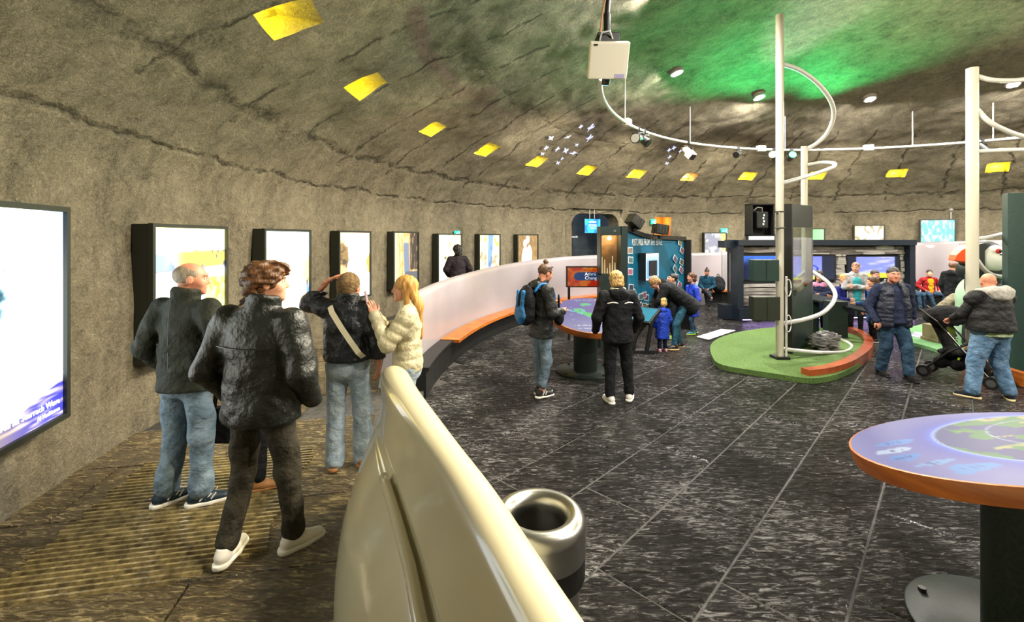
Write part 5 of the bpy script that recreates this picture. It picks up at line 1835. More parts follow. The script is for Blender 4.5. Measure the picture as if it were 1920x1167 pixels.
# ================================================================ PEOPLE
def surface_nets(F, org, h):
    s = F < 0
    nx, ny, nz = F.shape
    cs = np.zeros((nx - 1, ny - 1, nz - 1), np.int8)
    for dx in (0, 1):
        for dy in (0, 1):
            for dz in (0, 1):
                cs += s[dx:nx - 1 + dx, dy:ny - 1 + dy, dz:nz - 1 + dz]
    act = (cs > 0) & (cs < 8)
    ci = np.argwhere(act)
    if len(ci) == 0:
        return np.zeros((0, 3)), np.zeros((0, 4), int)
    idx = -np.ones(act.shape, np.int64)
    idx[act] = np.arange(len(ci))
    acc = np.zeros((len(ci), 3))
    cnt = np.zeros(len(ci))
    corners = [(0, 0, 0), (1, 0, 0), (0, 1, 0), (1, 1, 0), (0, 0, 1), (1, 0, 1), (0, 1, 1), (1, 1, 1)]
    vals = [F[ci[:, 0] + c[0], ci[:, 1] + c[1], ci[:, 2] + c[2]] for c in corners]
    for a in range(8):
        for b in range(a + 1, 8):
            ca, cb = corners[a], corners[b]
            if sum(abs(ca[i] - cb[i]) for i in range(3)) != 1:
                continue
            fa, fb = vals[a], vals[b]
            m = (fa < 0) != (fb < 0)
            t = fa[m] / (fa[m] - fb[m])
            acc[m] += np.array(ca) + t[:, None] * (np.array(cb) - np.array(ca))
            cnt[m] += 1
    v = (ci + acc / cnt[:, None]) * h + org
    quads = []
    for ax in range(3):
        o1, o2 = [(1, 2), (2, 0), (0, 1)][ax]
        sl0 = [slice(None)] * 3
        sl1 = [slice(None)] * 3
        sl0[ax] = slice(0, -1)
        sl1[ax] = slice(1, None)
        d = s[tuple(sl0)] != s[tuple(sl1)]
        e = np.argwhere(d)
        ok = (e[:, o1] > 0) & (e[:, o2] > 0) & (e[:, o1] < F.shape[o1] - 1) & (e[:, o2] < F.shape[o2] - 1)
        e = e[ok]
        ins = s[e[:, 0], e[:, 1], e[:, 2]]
        def cell(d1, d2):
            q = e.copy()
            q[:, o1] -= d1
            q[:, o2] -= d2
            return idx[q[:, 0], q[:, 1], q[:, 2]]
        q = np.stack([cell(1, 1), cell(0, 1), cell(0, 0), cell(1, 0)], 1)
        q[~ins] = q[~ins][:, ::-1]
        quads.append(q)
    q = np.concatenate(quads)
    q = q[(q >= 0).all(1)]
    return v, q

V3 = lambda *a: np.array(a, float)
def cap(a, b, ra, rb=None, k=0.02, flat=None, f=1.0, quilt=None, sub=False):
    return dict(t='c', a=np.array(a, float), b=np.array(b, float), ra=ra, rb=ra if rb is None else rb, k=k, flat=None if flat is None else np.array(flat, float) / np.linalg.norm(flat), f=f, q=quilt, sub=sub)
def ell(c, r, R=None, k=0.02, sub=False):
    return dict(t='e', c=np.array(c, float), r=np.array(r, float), R=np.eye(3) if R is None else np.array(R), k=k, sub=sub)
def smin(a, b, k):
    h = np.clip(0.5 + 0.5 * (b - a) / k, 0, 1)
    return b * (1 - h) + a * h - k * h * (1 - h)
def sdf_mesh(prims, h, noise=None, cuts=(), extra=None):
    lo, hi = np.full(3, 1e9), np.full(3, -1e9)
    for p in prims:
        if p['sub']:
            continue
        if p['t'] == 'c':
            r = max(p['ra'], p['rb']) + 0.02
            l, u = np.minimum(p['a'], p['b']) - r, np.maximum(p['a'], p['b']) + r
        else:
            r = p['r'].max()
            l, u = p['c'] - r, p['c'] + r
        lo, hi = np.minimum(lo, l), np.maximum(hi, u)
    pad = 3 * h + (noise[0] if noise else 0)
    lo -= pad
    hi += pad
    n = np.ceil((hi - lo) / h).astype(int) + 1
    F = np.full(n, 0.3, np.float32)
    ax = [lo[i] + h * np.arange(n[i]) for i in range(3)]
    for p in prims:
        m = 0.06 + p['k']
        if p['t'] == 'c':
            r = max(p['ra'], p['rb']) + m
            l, u = np.minimum(p['a'], p['b']) - r, np.maximum(p['a'], p['b']) + r
        else:
            r = p['r'].max() + m
            l, u = p['c'] - r, p['c'] + r
        i0 = np.clip(np.floor((l - lo) / h).astype(int), 0, n)
        i1 = np.clip(np.ceil((u - lo) / h).astype(int) + 1, 0, n)
        if (i1 <= i0).any():
            continue
        sl = tuple(slice(i0[i], i1[i]) for i in range(3))
        X = ax[0][sl[0]][:, None, None]
        Y = ax[1][sl[1]][None, :, None]
        Z = ax[2][sl[2]][None, None, :]
        if p['t'] == 'c':
            a, ab = p['a'], p['b'] - p['a']
            L2 = max(ab @ ab, 1e-9)
            qx, qy, qz = X - a[0], Y - a[1], Z - a[2]
            t = np.clip((qx * ab[0] + qy * ab[1] + qz * ab[2]) / L2, 0, 1)
            dx, dy, dz = qx - t * ab[0], qy - t * ab[1], qz - t * ab[2]
            d2 = dx * dx + dy * dy + dz * dz
            if p['flat'] is not None:
                fl = p['flat']
                c = dx * fl[0] + dy * fl[1] + dz * fl[2]
                d2 = d2 + c * c * (1 / p['f'] ** 2 - 1)
            rr = p['ra'] + (p['rb'] - p['ra']) * t
            if p['q'] is not None:
                pitch, amp = p['q']
                rr = rr + amp * (np.abs(np.sin(PI * t * math.sqrt(L2) / pitch)) ** 0.6 - 0.6)
            d = np.sqrt(d2) - rr
            if p['flat'] is not None:
                d = d * (0.5 + 0.5 * p['f'])
        else:
            R = p['R']
            qx, qy, qz = X - p['c'][0], Y - p['c'][1], Z - p['c'][2]
            e = 0
            g = 0
            for i in range(3):
                w = (qx * R[0, i] + qy * R[1, i] + qz * R[2, i]) / p['r'][i]
                e = e + w * w
            d = (np.sqrt(e) - 1) * p['r'].min()
        d = d.astype(np.float32)
        if p['sub']:
            F[sl] = -smin(-F[sl], d, p['k'])
        else:
            F[sl] = smin(F[sl], d, p['k'])
    XX, YY, ZZ_ = np.meshgrid(*ax, indexing='ij', sparse=True)
    if noise:
        amp, sc, seed, st = noise
        w = 1.3 * np.sin(sc * 0.31 * XX + seed) + 1.1 * np.sin(sc * 0.27 * YY + 2 * seed) + 1.2 * np.sin(sc * 0.35 * ZZ_ * st + 3 * seed)
        F = F + amp * (np.sin(sc * XX + w * 1.7 + seed) * np.sin(sc * st * ZZ_ + 1.9 * w) + 0.7 * np.sin(sc * 1.3 * YY + 1.5 * w + 2) * np.sin(sc * 1.7 * st * ZZ_ - w)).astype(np.float32)
    if extra is not None:
        F = F + extra(XX, YY, ZZ_).astype(np.float32)
    for (pt, nr) in cuts:
        nr = np.array(nr, float) / np.linalg.norm(nr)
        d = (XX - pt[0]) * nr[0] + (YY - pt[1]) * nr[1] + (ZZ_ - pt[2]) * nr[2]
        F = np.maximum(F, d.astype(np.float32))
    return surface_nets(F, lo, h)
def sdf_obj(name, prims, h, m, parent, **kw):
    v, q = sdf_mesh(prims, h, **kw)
    if len(v) == 0:
        return None
    o = np_obj(name, v, q, m, parent)
    return o
def np_obj(name, v, q, m, parent):
    me = bpy.data.meshes.new(name)
    me.vertices.add(len(v))
    me.vertices.foreach_set('co', np.asarray(v, np.float32).ravel())
    me.loops.add(len(q) * 4)
    me.loops.foreach_set('vertex_index', q.astype(np.int32).ravel())
    me.polygons.add(len(q))
    me.polygons.foreach_set('loop_start', np.arange(0, len(q) * 4, 4, dtype=np.int32))
    me.polygons.foreach_set('use_smooth', np.ones(len(q), bool))
    me.update(calc_edges=True)
    if m:
        me.materials.append(m)
    o = bpy.data.objects.new(name, me)
    COL.objects.link(o)
    if parent is not None:
        o.parent = parent
    return o

SKIN = mat('skin_light', (214, 160, 132), rough=0.5, c2=(200, 140, 112), cscale=14, spec=0.35)
SKIN2 = mat('skin_rosy', (205, 146, 116), rough=0.5, c2=(190, 122, 96), cscale=14, spec=0.35)
M_EYE = mat('dark_eye', (30, 24, 22), rough=0.2)
M_EYEW = mat('eye_white', (225, 220, 214), rough=0.25)
M_LIP = mat('lip', (168, 88, 80), rough=0.45)
def cloth(name, c, c2=None, rough=0.85, bs=140, bump=0.25, sheen=0.0):
    return mat(name, c, rough=rough, c2=c2 or tuple(int(x * 0.82) for x in c), cscale=11, bump=0.9, bscale=13, bdist=0.04, detail=9, spec=0.2)
def nylon(name, c, rough=0.42):
    return mat(name, c, rough=rough, c2=tuple(int(x * 0.75) for x in c), cscale=6, bump=0.75, bscale=17, bdist=0.028, spec=0.45, detail=7)
def hairm(name, c, c2):
    return mat(name, c, rough=0.5, c2=c2, cscale=26, stretch=(1.6, 1.6, 0.35), bump=0.7, bscale=60, bdist=0.01)

def rotz_np(a):
    c, s = math.cos(a), math.sin(a)
    return np.array([[c, -s, 0], [s, c, 0], [0, 0, 1]])
def rotx_np(a):
    c, s = math.cos(a), math.sin(a)
    return np.array([[1, 0, 0], [0, c, -s], [0, s, c]])
def roty_np(a):
    c, s = math.cos(a), math.sin(a)
    return np.array([[c, 0, s], [0, 1, 0], [-s, 0, c]])

def hand_prims(w, d, n, side, curl=0.5, s=1.0, thumb=0.6, spread=0.0):
    """w wrist, d direction of the fingers, n palm normal, side +1/-1 where the thumb sits along d x n"""
    d = np.array(d, float); d /= np.linalg.norm(d)
    n = np.array(n, float); n -= d * (n @ d); n /= np.linalg.norm(n)
    sd = np.cross(d, n) * side
    pr = [cap(w - d * 0.04 * s, w + d * 0.012 * s, 0.027 * s, 0.027 * s, 0.012, n, 0.8),
          cap(w + d * 0.03 * s + sd * 0.012 * s, w + d * 0.075 * s + sd * 0.02 * s, 0.026 * s, 0.020 * s, 0.012, n, 0.55),
          cap(w + d * 0.03 * s - sd * 0.012 * s, w + d * 0.072 * s - sd * 0.022 * s, 0.026 * s, 0.020 * s, 0.012, n, 0.55)]
    for i, (o, L, r) in enumerate(((0.030, 0.072, 0.0088), (0.010, 0.080, 0.0092), (-0.010, 0.075, 0.0088), (-0.029, 0.058, 0.0078))):
        p = w + d * 0.085 * s + sd * o * s
        a = 0.12 + 0.02 * i
        for j, fr in enumerate((0.45, 0.32, 0.23)):
            a += curl * (0.75 if j == 0 else 1.0)
            dr = d * math.cos(a) + n * math.sin(a) + sd * spread * o * 8
            q = p + dr * L * fr * s
            pr.append(cap(p, q, r * s * (1 - 0.08 * j), r * s * (0.92 - 0.08 * j), 0.004))
            p = q
    p = w + d * 0.028 * s + sd * 0.030 * s
    dr = d * 0.62 + sd * thumb + n * 0.35
    dr /= np.linalg.norm(dr)
    q = p + dr * 0.042 * s
    pr.append(cap(p - dr * 0.015, q, 0.013 * s, 0.011 * s, 0.008))
    dr = d * 0.85 + sd * thumb * 0.4 + n * 0.4
    dr /= np.linalg.norm(dr)
    pr.append(cap(q, q + dr * 0.032 * s, 0.0105 * s, 0.009 * s, 0.005))
    return pr

def head_prims(hc, R, s=1.0, chub=1.0):
    T = lambda x, y, z: hc + R @ (np.array((x, y, z)) * s)
    q = lambda *r: np.array(r) * s
    return [ell(T(0, -0.014, 0.032), q(0.077, 0.097, 0.088), R, 0.02 * s),
            ell(T(0, 0.030, -0.022), q(0.064 * chub, 0.066, 0.080), R, 0.03 * s),
            ell(T(0, 0.042, -0.072), q(0.044 * chub, 0.046, 0.036), R, 0.03 * s),
            ell(T(0, 0.078, -0.094), q(0.022, 0.016, 0.016), R, 0.02 * s),
            ell(T(0.036 * chub, 0.062, -0.024), q(0.026, 0.026, 0.026), R, 0.02 * s),
            ell(T(-0.036 * chub, 0.062, -0.024), q(0.026, 0.026, 0.026), R, 0.02 * s),
            cap(T(-0.034, 0.080, 0.032), T(0.034, 0.080, 0.032), 0.012 * s, None, 0.016 * s),
            ell(T(0.032, 0.098, 0.012), q(0.017, 0.017, 0.012), R, 0.012 * s, sub=True),
            ell(T(-0.032, 0.098, 0.012), q(0.017, 0.017, 0.012), R, 0.012 * s, sub=True),
            cap(T(0, 0.088, 0.020), T(0, 0.108, -0.020), 0.0085 * s, 0.012 * s, 0.010 * s),
            ell(T(0.011, 0.099, -0.026), q(0.008, 0.010, 0.007), R, 0.006 * s),
            ell(T(-0.011, 0.099, -0.026), q(0.008, 0.010, 0.007), R, 0.006 * s),
            cap(T(-0.018, 0.086, -0.055), T(0.018, 0.086, -0.055), 0.0085 * s, None, 0.008 * s),
            ell(T(0.079, -0.004, -0.004), q(0.010, 0.020, 0.031), R, 0.008 * s),
            ell(T(-0.079, -0.004, -0.004), q(0.010, 0.020, 0.031), R, 0.008 * s),
            ell(T(0.090, 0.004, 0.0), q(0.005, 0.010, 0.016), R, 0.004 * s, sub=True),
            ell(T(-0.090, 0.004, 0.0), q(0.005, 0.010, 0.016), R, 0.004 * s, sub=True)]

STD = dict(ankL=(-.10, 0, .085), ankR=(.10, 0, .085), kneeL=(-.10, .025, .49), kneeR=(.10, .025, .49), hipL=(-.092, 0, .91), hipR=(.092, 0, .91),
           pelvis=(0, 0, .96), waist=(0, 0.005, 1.10), chest=(0, 0, 1.30), neck=(0, -.02, 1.475), head=(0, .015, 1.635),
           shL=(-.185, -.01, 1.42), shR=(.185, -.01, 1.42), elL=(-.245, -.05, 1.13), elR=(.245, -.05, 1.13), wrL=(-.245, .06, .90), wrR=(.245, .06, .90))

def person(label, loc, H, rz, pose=None, top=None, trousers=None, shoe=None, sole=None, skin=SKIN, hair=None, hair_kind='short', head=(0, 0, 0),
           h=0.014, fat=1.0, hem=0.86, top_fit=1.0, quilt=None, sleeves=True, collar=0.05, hood=None, footL=0.0, footR=0.0, hands=('relaxed', 'relaxed'),
           head_h=0.008, leg_r=(0.088, 0.066, 0.052), child=False, wr=(0.004, 26), eyes=True, hem_leg=0.05, kneel=False, seed=1.0, chub=1.0, bottom_in=False, group='visitors in the hall', shoes=True, head_scale=None, seam=False):
    s = H / 1.75
    J = {k: np.array(v, float) for k, v in STD.items()}
    if pose:
        for k, v in pose.items():
            J[k] = np.array(v, float)
    hs = head_scale if head_scale else (1.0 if not child else 1.28)
    flL = (0, 1, 0)
    # frames
    up = J['neck'] - J['pelvis']
    upn = up / np.linalg.norm(up)
    sh = J['shR'] - J['shL']
    fw = np.cross(upn, sh / np.linalg.norm(sh))
    fw /= np.linalg.norm(fw)
    yaw, pitch, roll = [math.radians(a) for a in head]
    Rh = rotz_np(yaw) @ rotx_np(pitch) @ roty_np(roll)
    hc = J['head']
    # ---- body: one figure; under the clothes it is slimmer than them
    trunk = [cap(J['pelvis'] - upn * 0.02, J['waist'], 0.12 * fat, 0.11 * fat, 0.04, fw, 0.68), cap(J['waist'], J['chest'], 0.11 * fat, 0.125, 0.04, fw, 0.66),
             cap(J['chest'], J['neck'] - upn * 0.05, 0.12, 0.07, 0.04, fw, 0.62), cap(J['shL'], J['shR'], 0.042, None, 0.03)]
    for sd in 'LR':
        trunk += [cap(J['hip' + sd], J['knee' + sd], leg_r[0] * 0.78, leg_r[1] * 0.72, 0.03), cap(J['knee' + sd], J['ank' + sd], leg_r[1] * 0.72, 0.036, 0.03),
                  cap(J['ank' + sd], J['ank' + sd] + V3(0, 0.05, -0.045), 0.034, 0.028, 0.03),
                  cap(J['sh' + sd], J['el' + sd], 0.040, 0.034, 0.03), cap(J['el' + sd], J['wr' + sd], 0.033, 0.024, 0.02)]
    trunk += [cap(J['neck'] - upn * 0.04, hc + Rh @ V3(0, -0.02, -0.06) * hs, 0.062, 0.054, 0.03)]
    vs, qs = [], []
    def addm(v, q):
        o = sum(len(x) for x in vs)
        vs.append(v)
        qs.append(q + o)
    addm(*sdf_mesh(trunk, max(h, 0.016)))
    hp = head_prims(hc, Rh, hs, chub) + [cap(hc + Rh @ V3(0, -0.025, -0.05) * hs, J['neck'] - upn * 0.01, 0.054 * (0.9 if child else 1), 0.062 * (0.85 if child else 1), 0.03)]
    addm(*sdf_mesh(hp, head_h))
    for sd, hd in zip('LR', hands):
        if hd is None:
            continue
        w = J['wr' + sd]
        ab = w - J['el' + sd]
        ab /= np.linalg.norm(ab)
        sgn = 1 if sd == 'L' else -1
        if hd == 'relaxed':
            prm = hand_prims(w, ab + V3(0, 0.1, 0), V3(-sgn * -1.0, 0.0, 0.0) * 1.0 if False else V3(sgn, 0.1, 0), sgn * -1 * -1, 0.38)
        else:
            dd, nn_, sg, cu = hd[:4]
            prm = hand_prims(w, dd, nn_, sg, cu, 1.0, *(hd[4:] if len(hd) > 4 else ()))
        addm(*sdf_mesh(prm, 0.0055 if head_h < 0.008 else 0.008))
    root = np_obj('person', np.concatenate(vs), np.concatenate(qs), skin, None)
    root.location = loc
    root.rotation_euler = (0, 0, rz)
    root.scale = (s, s, s)
    tag(root, label, 'person', group)
    if eyes:
        for sg in (-1, 1):
            c = hc + Rh @ (V3(sg * 0.032, 0.083, 0.011) * hs)
            e = build(MB().ell(c, (0.011 * hs, 0.008 * hs, 0.009 * hs), 10, 8, Matrix([list(r) for r in Rh])), 'eye', M_EYEW, root, smooth=True)
            c2 = hc + Rh @ (V3(sg * 0.032, 0.0895, 0.011) * hs)
            build(MB().ell(c2, (0.0055 * hs, 0.003 * hs, 0.0055 * hs), 8, 6, Matrix([list(r) for r in Rh])), 'iris', M_EYE, e, smooth=True)
            b0, b1 = hc + Rh @ (V3(sg * 0.016, 0.094, 0.031) * hs), hc + Rh @ (V3(sg * 0.048, 0.082, 0.032) * hs)
            build(MB().tube([b0, (b0 + b1) / 2 + Rh @ V3(0, 0.002, 0.004), b1], 0.0045 * hs, 6), 'eyebrow', hair or M_EYE, root)
        mt = [hc + Rh @ (V3(x, y, -0.056) * hs) for x, y in ((-0.022, 0.086), (0, 0.0945), (0.022, 0.086))]
        build(MB().tube(mt, [0.004 * hs, 0.006 * hs, 0.004 * hs], 6), 'lips', M_LIP, root)
    # ---- trousers
    if trousers is not None:
        pr = [cap(J['hipL'] + upn * 0.02, J['hipR'] + upn * 0.02, 0.095 * fat, None, 0.05, fw, 0.95), cap(J['pelvis'] - upn * 0.01, J['waist'] - upn * 0.04, 0.135 * fat, 0.132 * fat, 0.05, fw, 0.72),
              ell((J['hipL'] + J['hipR']) / 2 - fw * 0.055 - upn * 0.0, V3(0.125 * fat, 0.075, 0.10), None, 0.05)]
        for sd in 'LR':
            hp_, kn, an = J['hip' + sd], J['knee' + sd], J['ank' + sd]
            low = an + (kn - an) / np.linalg.norm(kn - an) * hem_leg
            pr += [cap(hp_, kn, leg_r[0] * (0.6 + 0.4 * fat), leg_r[1], 0.04), cap(kn, low, leg_r[1], leg_r[2], 0.03), cap(low, low + (low - kn) / np.linalg.norm(low - kn) * 0.02, leg_r[2], leg_r[2] * 1.02, 0.02)]
        sdf_obj('trousers', pr, h, trousers, root, noise=(wr[0] * 1.0, wr[1] * 0.75, seed + 1, 1.0))
    # ---- shoes
    if shoes:
        for sd, fa in (('L', footL), ('R', footR)):
            an = J['ank' + sd]
            Rf = rotz_np(math.radians(fa))
            sc_ = 0.95 if not child else 0.85
            T = lambda x, y, z: V3(an[0], an[1], an[2] - 0.085) + Rf @ (V3(x, y, z) * sc_)
            up_ = [cap(T(0, -0.045, 0.055), T(0, 0.05, 0.05), 0.042, 0.044, 0.02), cap(T(0, 0.05, 0.045), T(0.0, 0.155, 0.032), 0.044, 0.036, 0.02), cap(T(0, -0.03, 0.06), T(0, -0.02, 0.105), 0.040, 0.042, 0.02)]
            o = sdf_obj('shoe', up_, max(0.008, h * 0.7), shoe, root, cuts=[(T(0, 0, 0.02), (0, 0, -1)), (T(0, 0, 0.125), (0, -0.25, 1))])
            so_ = [cap(T(0, -0.055, 0.016), T(0, 0.06, 0.016), 0.047, 0.046, 0.015), cap(T(0, 0.06, 0.016), T(0, 0.16, 0.020), 0.047, 0.040, 0.02)]
            if o is not None:
                sdf_obj('sole', so_, max(0.008, h * 0.7), sole or shoe, o, cuts=[(T(0, 0, 0.0), (0, 0, -1)), (T(0, 0, 0.032), (0, 0, 1))])
    # ---- jacket / top
    if top is not None:
        tf = top_fit
        q1 = quilt
        hz = J['pelvis'] + upn * (hem - 0.96)
        pr = [cap(hz, J['waist'], 0.196 * (0.4 + 0.6 * tf) * fat, 0.168 * tf * fat, 0.03, fw, 0.74, q1), cap(J['waist'], J['chest'], 0.168 * tf * fat, 0.172 * tf * (0.5 + 0.5 * fat), 0.03, fw, 0.70, q1),
              cap(J['chest'], J['neck'] - upn * 0.075, 0.172 * tf * (0.5 + 0.5 * fat), 0.105 * tf, 0.04, fw, 0.68, q1),
              cap(J['shL'] + V3(0.03, 0, 0), J['neck'] - upn * 0.03, 0.062 * tf, 0.06, 0.05), cap(J['shR'] - V3(0.03, 0, 0), J['neck'] - upn * 0.03, 0.062 * tf, 0.06, 0.05)]
        if collar > 0:
            nk = hc - J['neck']
            nk = nk / np.linalg.norm(nk)
            pr += [cap(J['neck'] - upn * 0.05, J['neck'] + nk * collar, 0.080, 0.078 + 0.02 * (collar > 0.06), 0.02)]
        if sleeves:
            for sd in 'LR':
                a, b, c = J['sh' + sd], J['el' + sd], J['wr' + sd]
                pr += [cap(a, b, 0.075 * tf, 0.064 * tf, 0.03, quilt=q1), cap(b, c, 0.064 * tf, 0.046 * tf, 0.025, quilt=q1)]
        else:
            for sd in 'LR':
                a, b, c = J['sh' + sd], J['el' + sd], J['wr' + sd]
                pr += [cap(a, a + (b - a) * 0.16, 0.080 * tf, 0.082 * tf, 0.03)]
        cuts = [(hz - upn * 0.03, -upn)]
        if collar > 0:
            cuts.append((J['neck'] + nk * (collar + 0.035) , nk + np.array(fw) * -0.15))
            pr.append(dict(cap(J['neck'] + nk * 0.0, hc, 0.062, 0.072, 0.01), sub=True))
        sdf_obj('jacket', pr, h, top, root, noise=(wr[0], wr[1], seed, 1.0), cuts=cuts)
    if hood is not None:
        pr = [ell(J['neck'] - fw * 0.075 - upn * 0.02, V3(0.125, 0.065, 0.085), None, 0.02), cap(J['neck'] + fw * 0.0 + V3(-0.085, 0, 0.0), J['neck'] - fw * 0.06 + upn * 0.01, 0.04, 0.05, 0.03), cap(J['neck'] + V3(0.085, 0, 0), J['neck'] - fw * 0.06 + upn * 0.01, 0.04, 0.05, 0.03)]
        pr.append(dict(cap(J['neck'] - upn * 0.02, hc, 0.062, 0.07, 0.01), sub=True))
        sdf_obj('hood', pr, h, hood, root, noise=(wr[0], 40, seed + 3, 1.0))
    # ---- hair
    if hair is not None:
        T = lambda x, y, z: hc + Rh @ (np.array((x, y, z)) * hs)
        q = lambda *r: np.array(r) * hs
        face = [ell(T(0, 0.115, -0.045), q(0.085, 0.075, 0.105), Rh, 0.012, sub=True), ell(T(0, 0.03, -0.115), q(0.15, 0.15, 0.075), Rh, 0.012, sub=True)]
        nzp = (0.0035, 95, seed, 0.6)
        hh_ = max(head_h, 0.008)
        if hair_kind == 'short':
            pr = [ell(T(0, -0.018, 0.038), q(0.084, 0.104, 0.092), Rh, 0.015)] + face + [ell(T(s_ * 0.088, 0.012, -0.022), q(0.03, 0.024, 0.045), Rh, 0.008, sub=True) for s_ in (-1, 1)]
        elif hair_kind == 'balding':
            pr = [ell(T(0, -0.020, 0.030), q(0.082, 0.103, 0.082), Rh, 0.01)] + face + [ell(T(0, 0.028, 0.110), q(0.056, 0.100, 0.062), Rh, 0.01, sub=True)] + [ell(T(s_ * 0.088, 0.012, -0.022), q(0.03, 0.024, 0.045), Rh, 0.008, sub=True) for s_ in (-1, 1)]
            nzp = (0.0012, 120, seed, 1.0)
        elif hair_kind == 'curly':
            pr = [ell(T(0, -0.022, 0.045), q(0.098, 0.122, 0.100), Rh, 0.02), ell(T(0, -0.085, -0.03), q(0.082, 0.052, 0.07), Rh, 0.03), ell(T(0, 0.062, 0.088), q(0.07, 0.055, 0.04), Rh, 0.03),
                  ell(T(0.07, 0.0, 0.02), q(0.03, 0.05, 0.05), Rh, 0.02), ell(T(-0.07, 0.0, 0.02), q(0.03, 0.05, 0.05), Rh, 0.02)] + [face[0], ell(T(0, 0.06, -0.125), q(0.15, 0.13, 0.075), Rh, 0.012, sub=True)] + \
                 [ell(T(s_ * 0.10, 0.014, -0.028), q(0.03, 0.026, 0.04), Rh, 0.008, sub=True) for s_ in (-1, 1)]
            nzp = (0.010, 62, seed, 1.1)
        elif hair_kind == 'bun':
            pr = [ell(T(0, -0.018, 0.036), q(0.082, 0.103, 0.092), Rh, 0.015)] + face + [ell(T(0, -0.05, 0.150), q(0.034, 0.034, 0.034), Rh, 0.012)] + [ell(T(s_ * 0.088, 0.006, -0.015), q(0.03, 0.030, 0.045), Rh, 0.008, sub=True) for s_ in (-1, 1)]
        elif hair_kind == 'bob':
            pr = [ell(T(0, -0.018, 0.036), q(0.092, 0.110, 0.096), Rh, 0.02), ell(T(0, -0.055, -0.045), q(0.090, 0.065, 0.075), Rh, 0.03), face[0]]
            nzp = (0.005, 80, seed, 0.7)
        elif hair_kind == 'long':
            nb = J['neck'] - fw * 0.08
            pr = [ell(T(0, -0.018, 0.036), q(0.090, 0.108, 0.096), Rh, 0.02), cap(T(0, -0.06, -0.02), nb + upn * 0.0, 0.085, 0.075, 0.03, fw, 0.6), cap(nb, nb - upn * 0.26 - fw * 0.03, 0.075, 0.05, 0.03, fw, 0.45),
                  cap(T(0.062, -0.015, -0.02), T(0.068, -0.02, -0.12), 0.03, 0.028, 0.02), cap(T(-0.062, -0.015, -0.02), T(-0.068, -0.02, -0.12), 0.03, 0.028, 0.02), face[0]]
            nzp = (0.003, 110, seed, 0.18)
        elif hair_kind == 'ponytail':
            pr = [ell(T(0, -0.018, 0.036), q(0.083, 0.104, 0.092), Rh, 0.015)] + face + [cap(T(0, -0.10, 0.05), T(0, -0.14, -0.10), 0.035, 0.022, 0.02)] + [ell(T(s_ * 0.088, 0.006, -0.015), q(0.03, 0.030, 0.045), Rh, 0.008, sub=True) for s_ in (-1, 1)]
        elif hair_kind == 'beanie':
            pr = [ell(T(0, -0.02, 0.042), q(0.096, 0.116, 0.104), Rh, 0.02), ell(T(0, -0.075, -0.03), q(0.075, 0.045, 0.07), Rh, 0.03), face[0], ell(T(0, 0.05, -0.12), q(0.15, 0.13, 0.075), Rh, 0.012, sub=True)]
            nzp = (0.0022, 70, seed, 1.6)
        else:
            pr = []
        if pr:
            sdf_obj('hat' if hair_kind == 'beanie' else 'hair', pr, hh_, hair, root, noise=nzp)
    root['_j'] = 0
    del root['_j']
    return root, J, (fw, upn, hc, Rh)

def foot_loc(px, py, z=0.0):
    return P(px, py, z)
def height_for(px_top, loc):
    return CAMZ - (px_top - HORY) / FPX * loc[1] - loc[2]
JEANS = cloth('blue_denim', (92, 112, 128), (122, 140, 154))
JEANS_L = cloth('light_denim', (128, 146, 160), (160, 174, 184))
JEANS_D = cloth('dark_denim', (34, 54, 74), (52, 78, 100))
BLACKC = cloth('black_cloth', (20, 21, 24), (28, 30, 33))
BLACKJ = cloth('faded_black_denim', (46, 44, 38), (64, 60, 50))
OLIVEJ = cloth('olive_black_softshell', (29, 32, 25), (40, 43, 34), rough=0.7, bs=60)
PUFF_B = nylon('black_puffer_nylon', (24, 29, 27), 0.42)
PUFF_N = nylon('navy_black_puffer_nylon', (18, 23, 30), 0.42)
PUFF_C = nylon('cream_puffer_nylon', (226, 216, 178), 0.42)
PUFF_V = nylon('navy_vest_nylon', (24, 30, 48), 0.42)
RAIN_B = nylon('black_rain_shell', (26, 30, 30), 0.5)
WHITE_SH = mat('white_trainer', (226, 222, 214), rough=0.5)
WHITE_SO = mat('white_sole', (236, 232, 222), rough=0.55)
NAVY_SH = mat('navy_trainer', (20, 40, 54), rough=0.5)
BLACK_SH = mat('black_trainer', (18, 19, 21), rough=0.5)
BROWN_SH = mat('tan_boot', (150, 104, 58), rough=0.6)
H_GREY = hairm('grey_stubble', (146, 132, 110), (112, 100, 82))
H_BROWN = hairm('auburn_hair', (112, 72, 34), (60, 36, 18))
H_DBROWN = hairm('dark_brown_hair', (54, 38, 26), (28, 20, 14))
H_BLACK = hairm('black_hair', (26, 22, 20), (14, 12, 11))
H_BLOND = hairm('golden_blond_hair', (214, 164, 84), (156, 108, 46))
H_STRAW = hairm('straw_blond_hair', (222, 190, 122), (170, 130, 70))
M_BEANIE = mat('brown_knit', (120, 96, 58), rough=0.9, c2=(84, 64, 38), cscale=30, bump=0.6, bscale=90)
def torso_tube(root, pts, r, m, name):
    return build(MB().tube(spline([Vector(p) for p in pts], 6), r, 8), name, m, root, smooth=True)

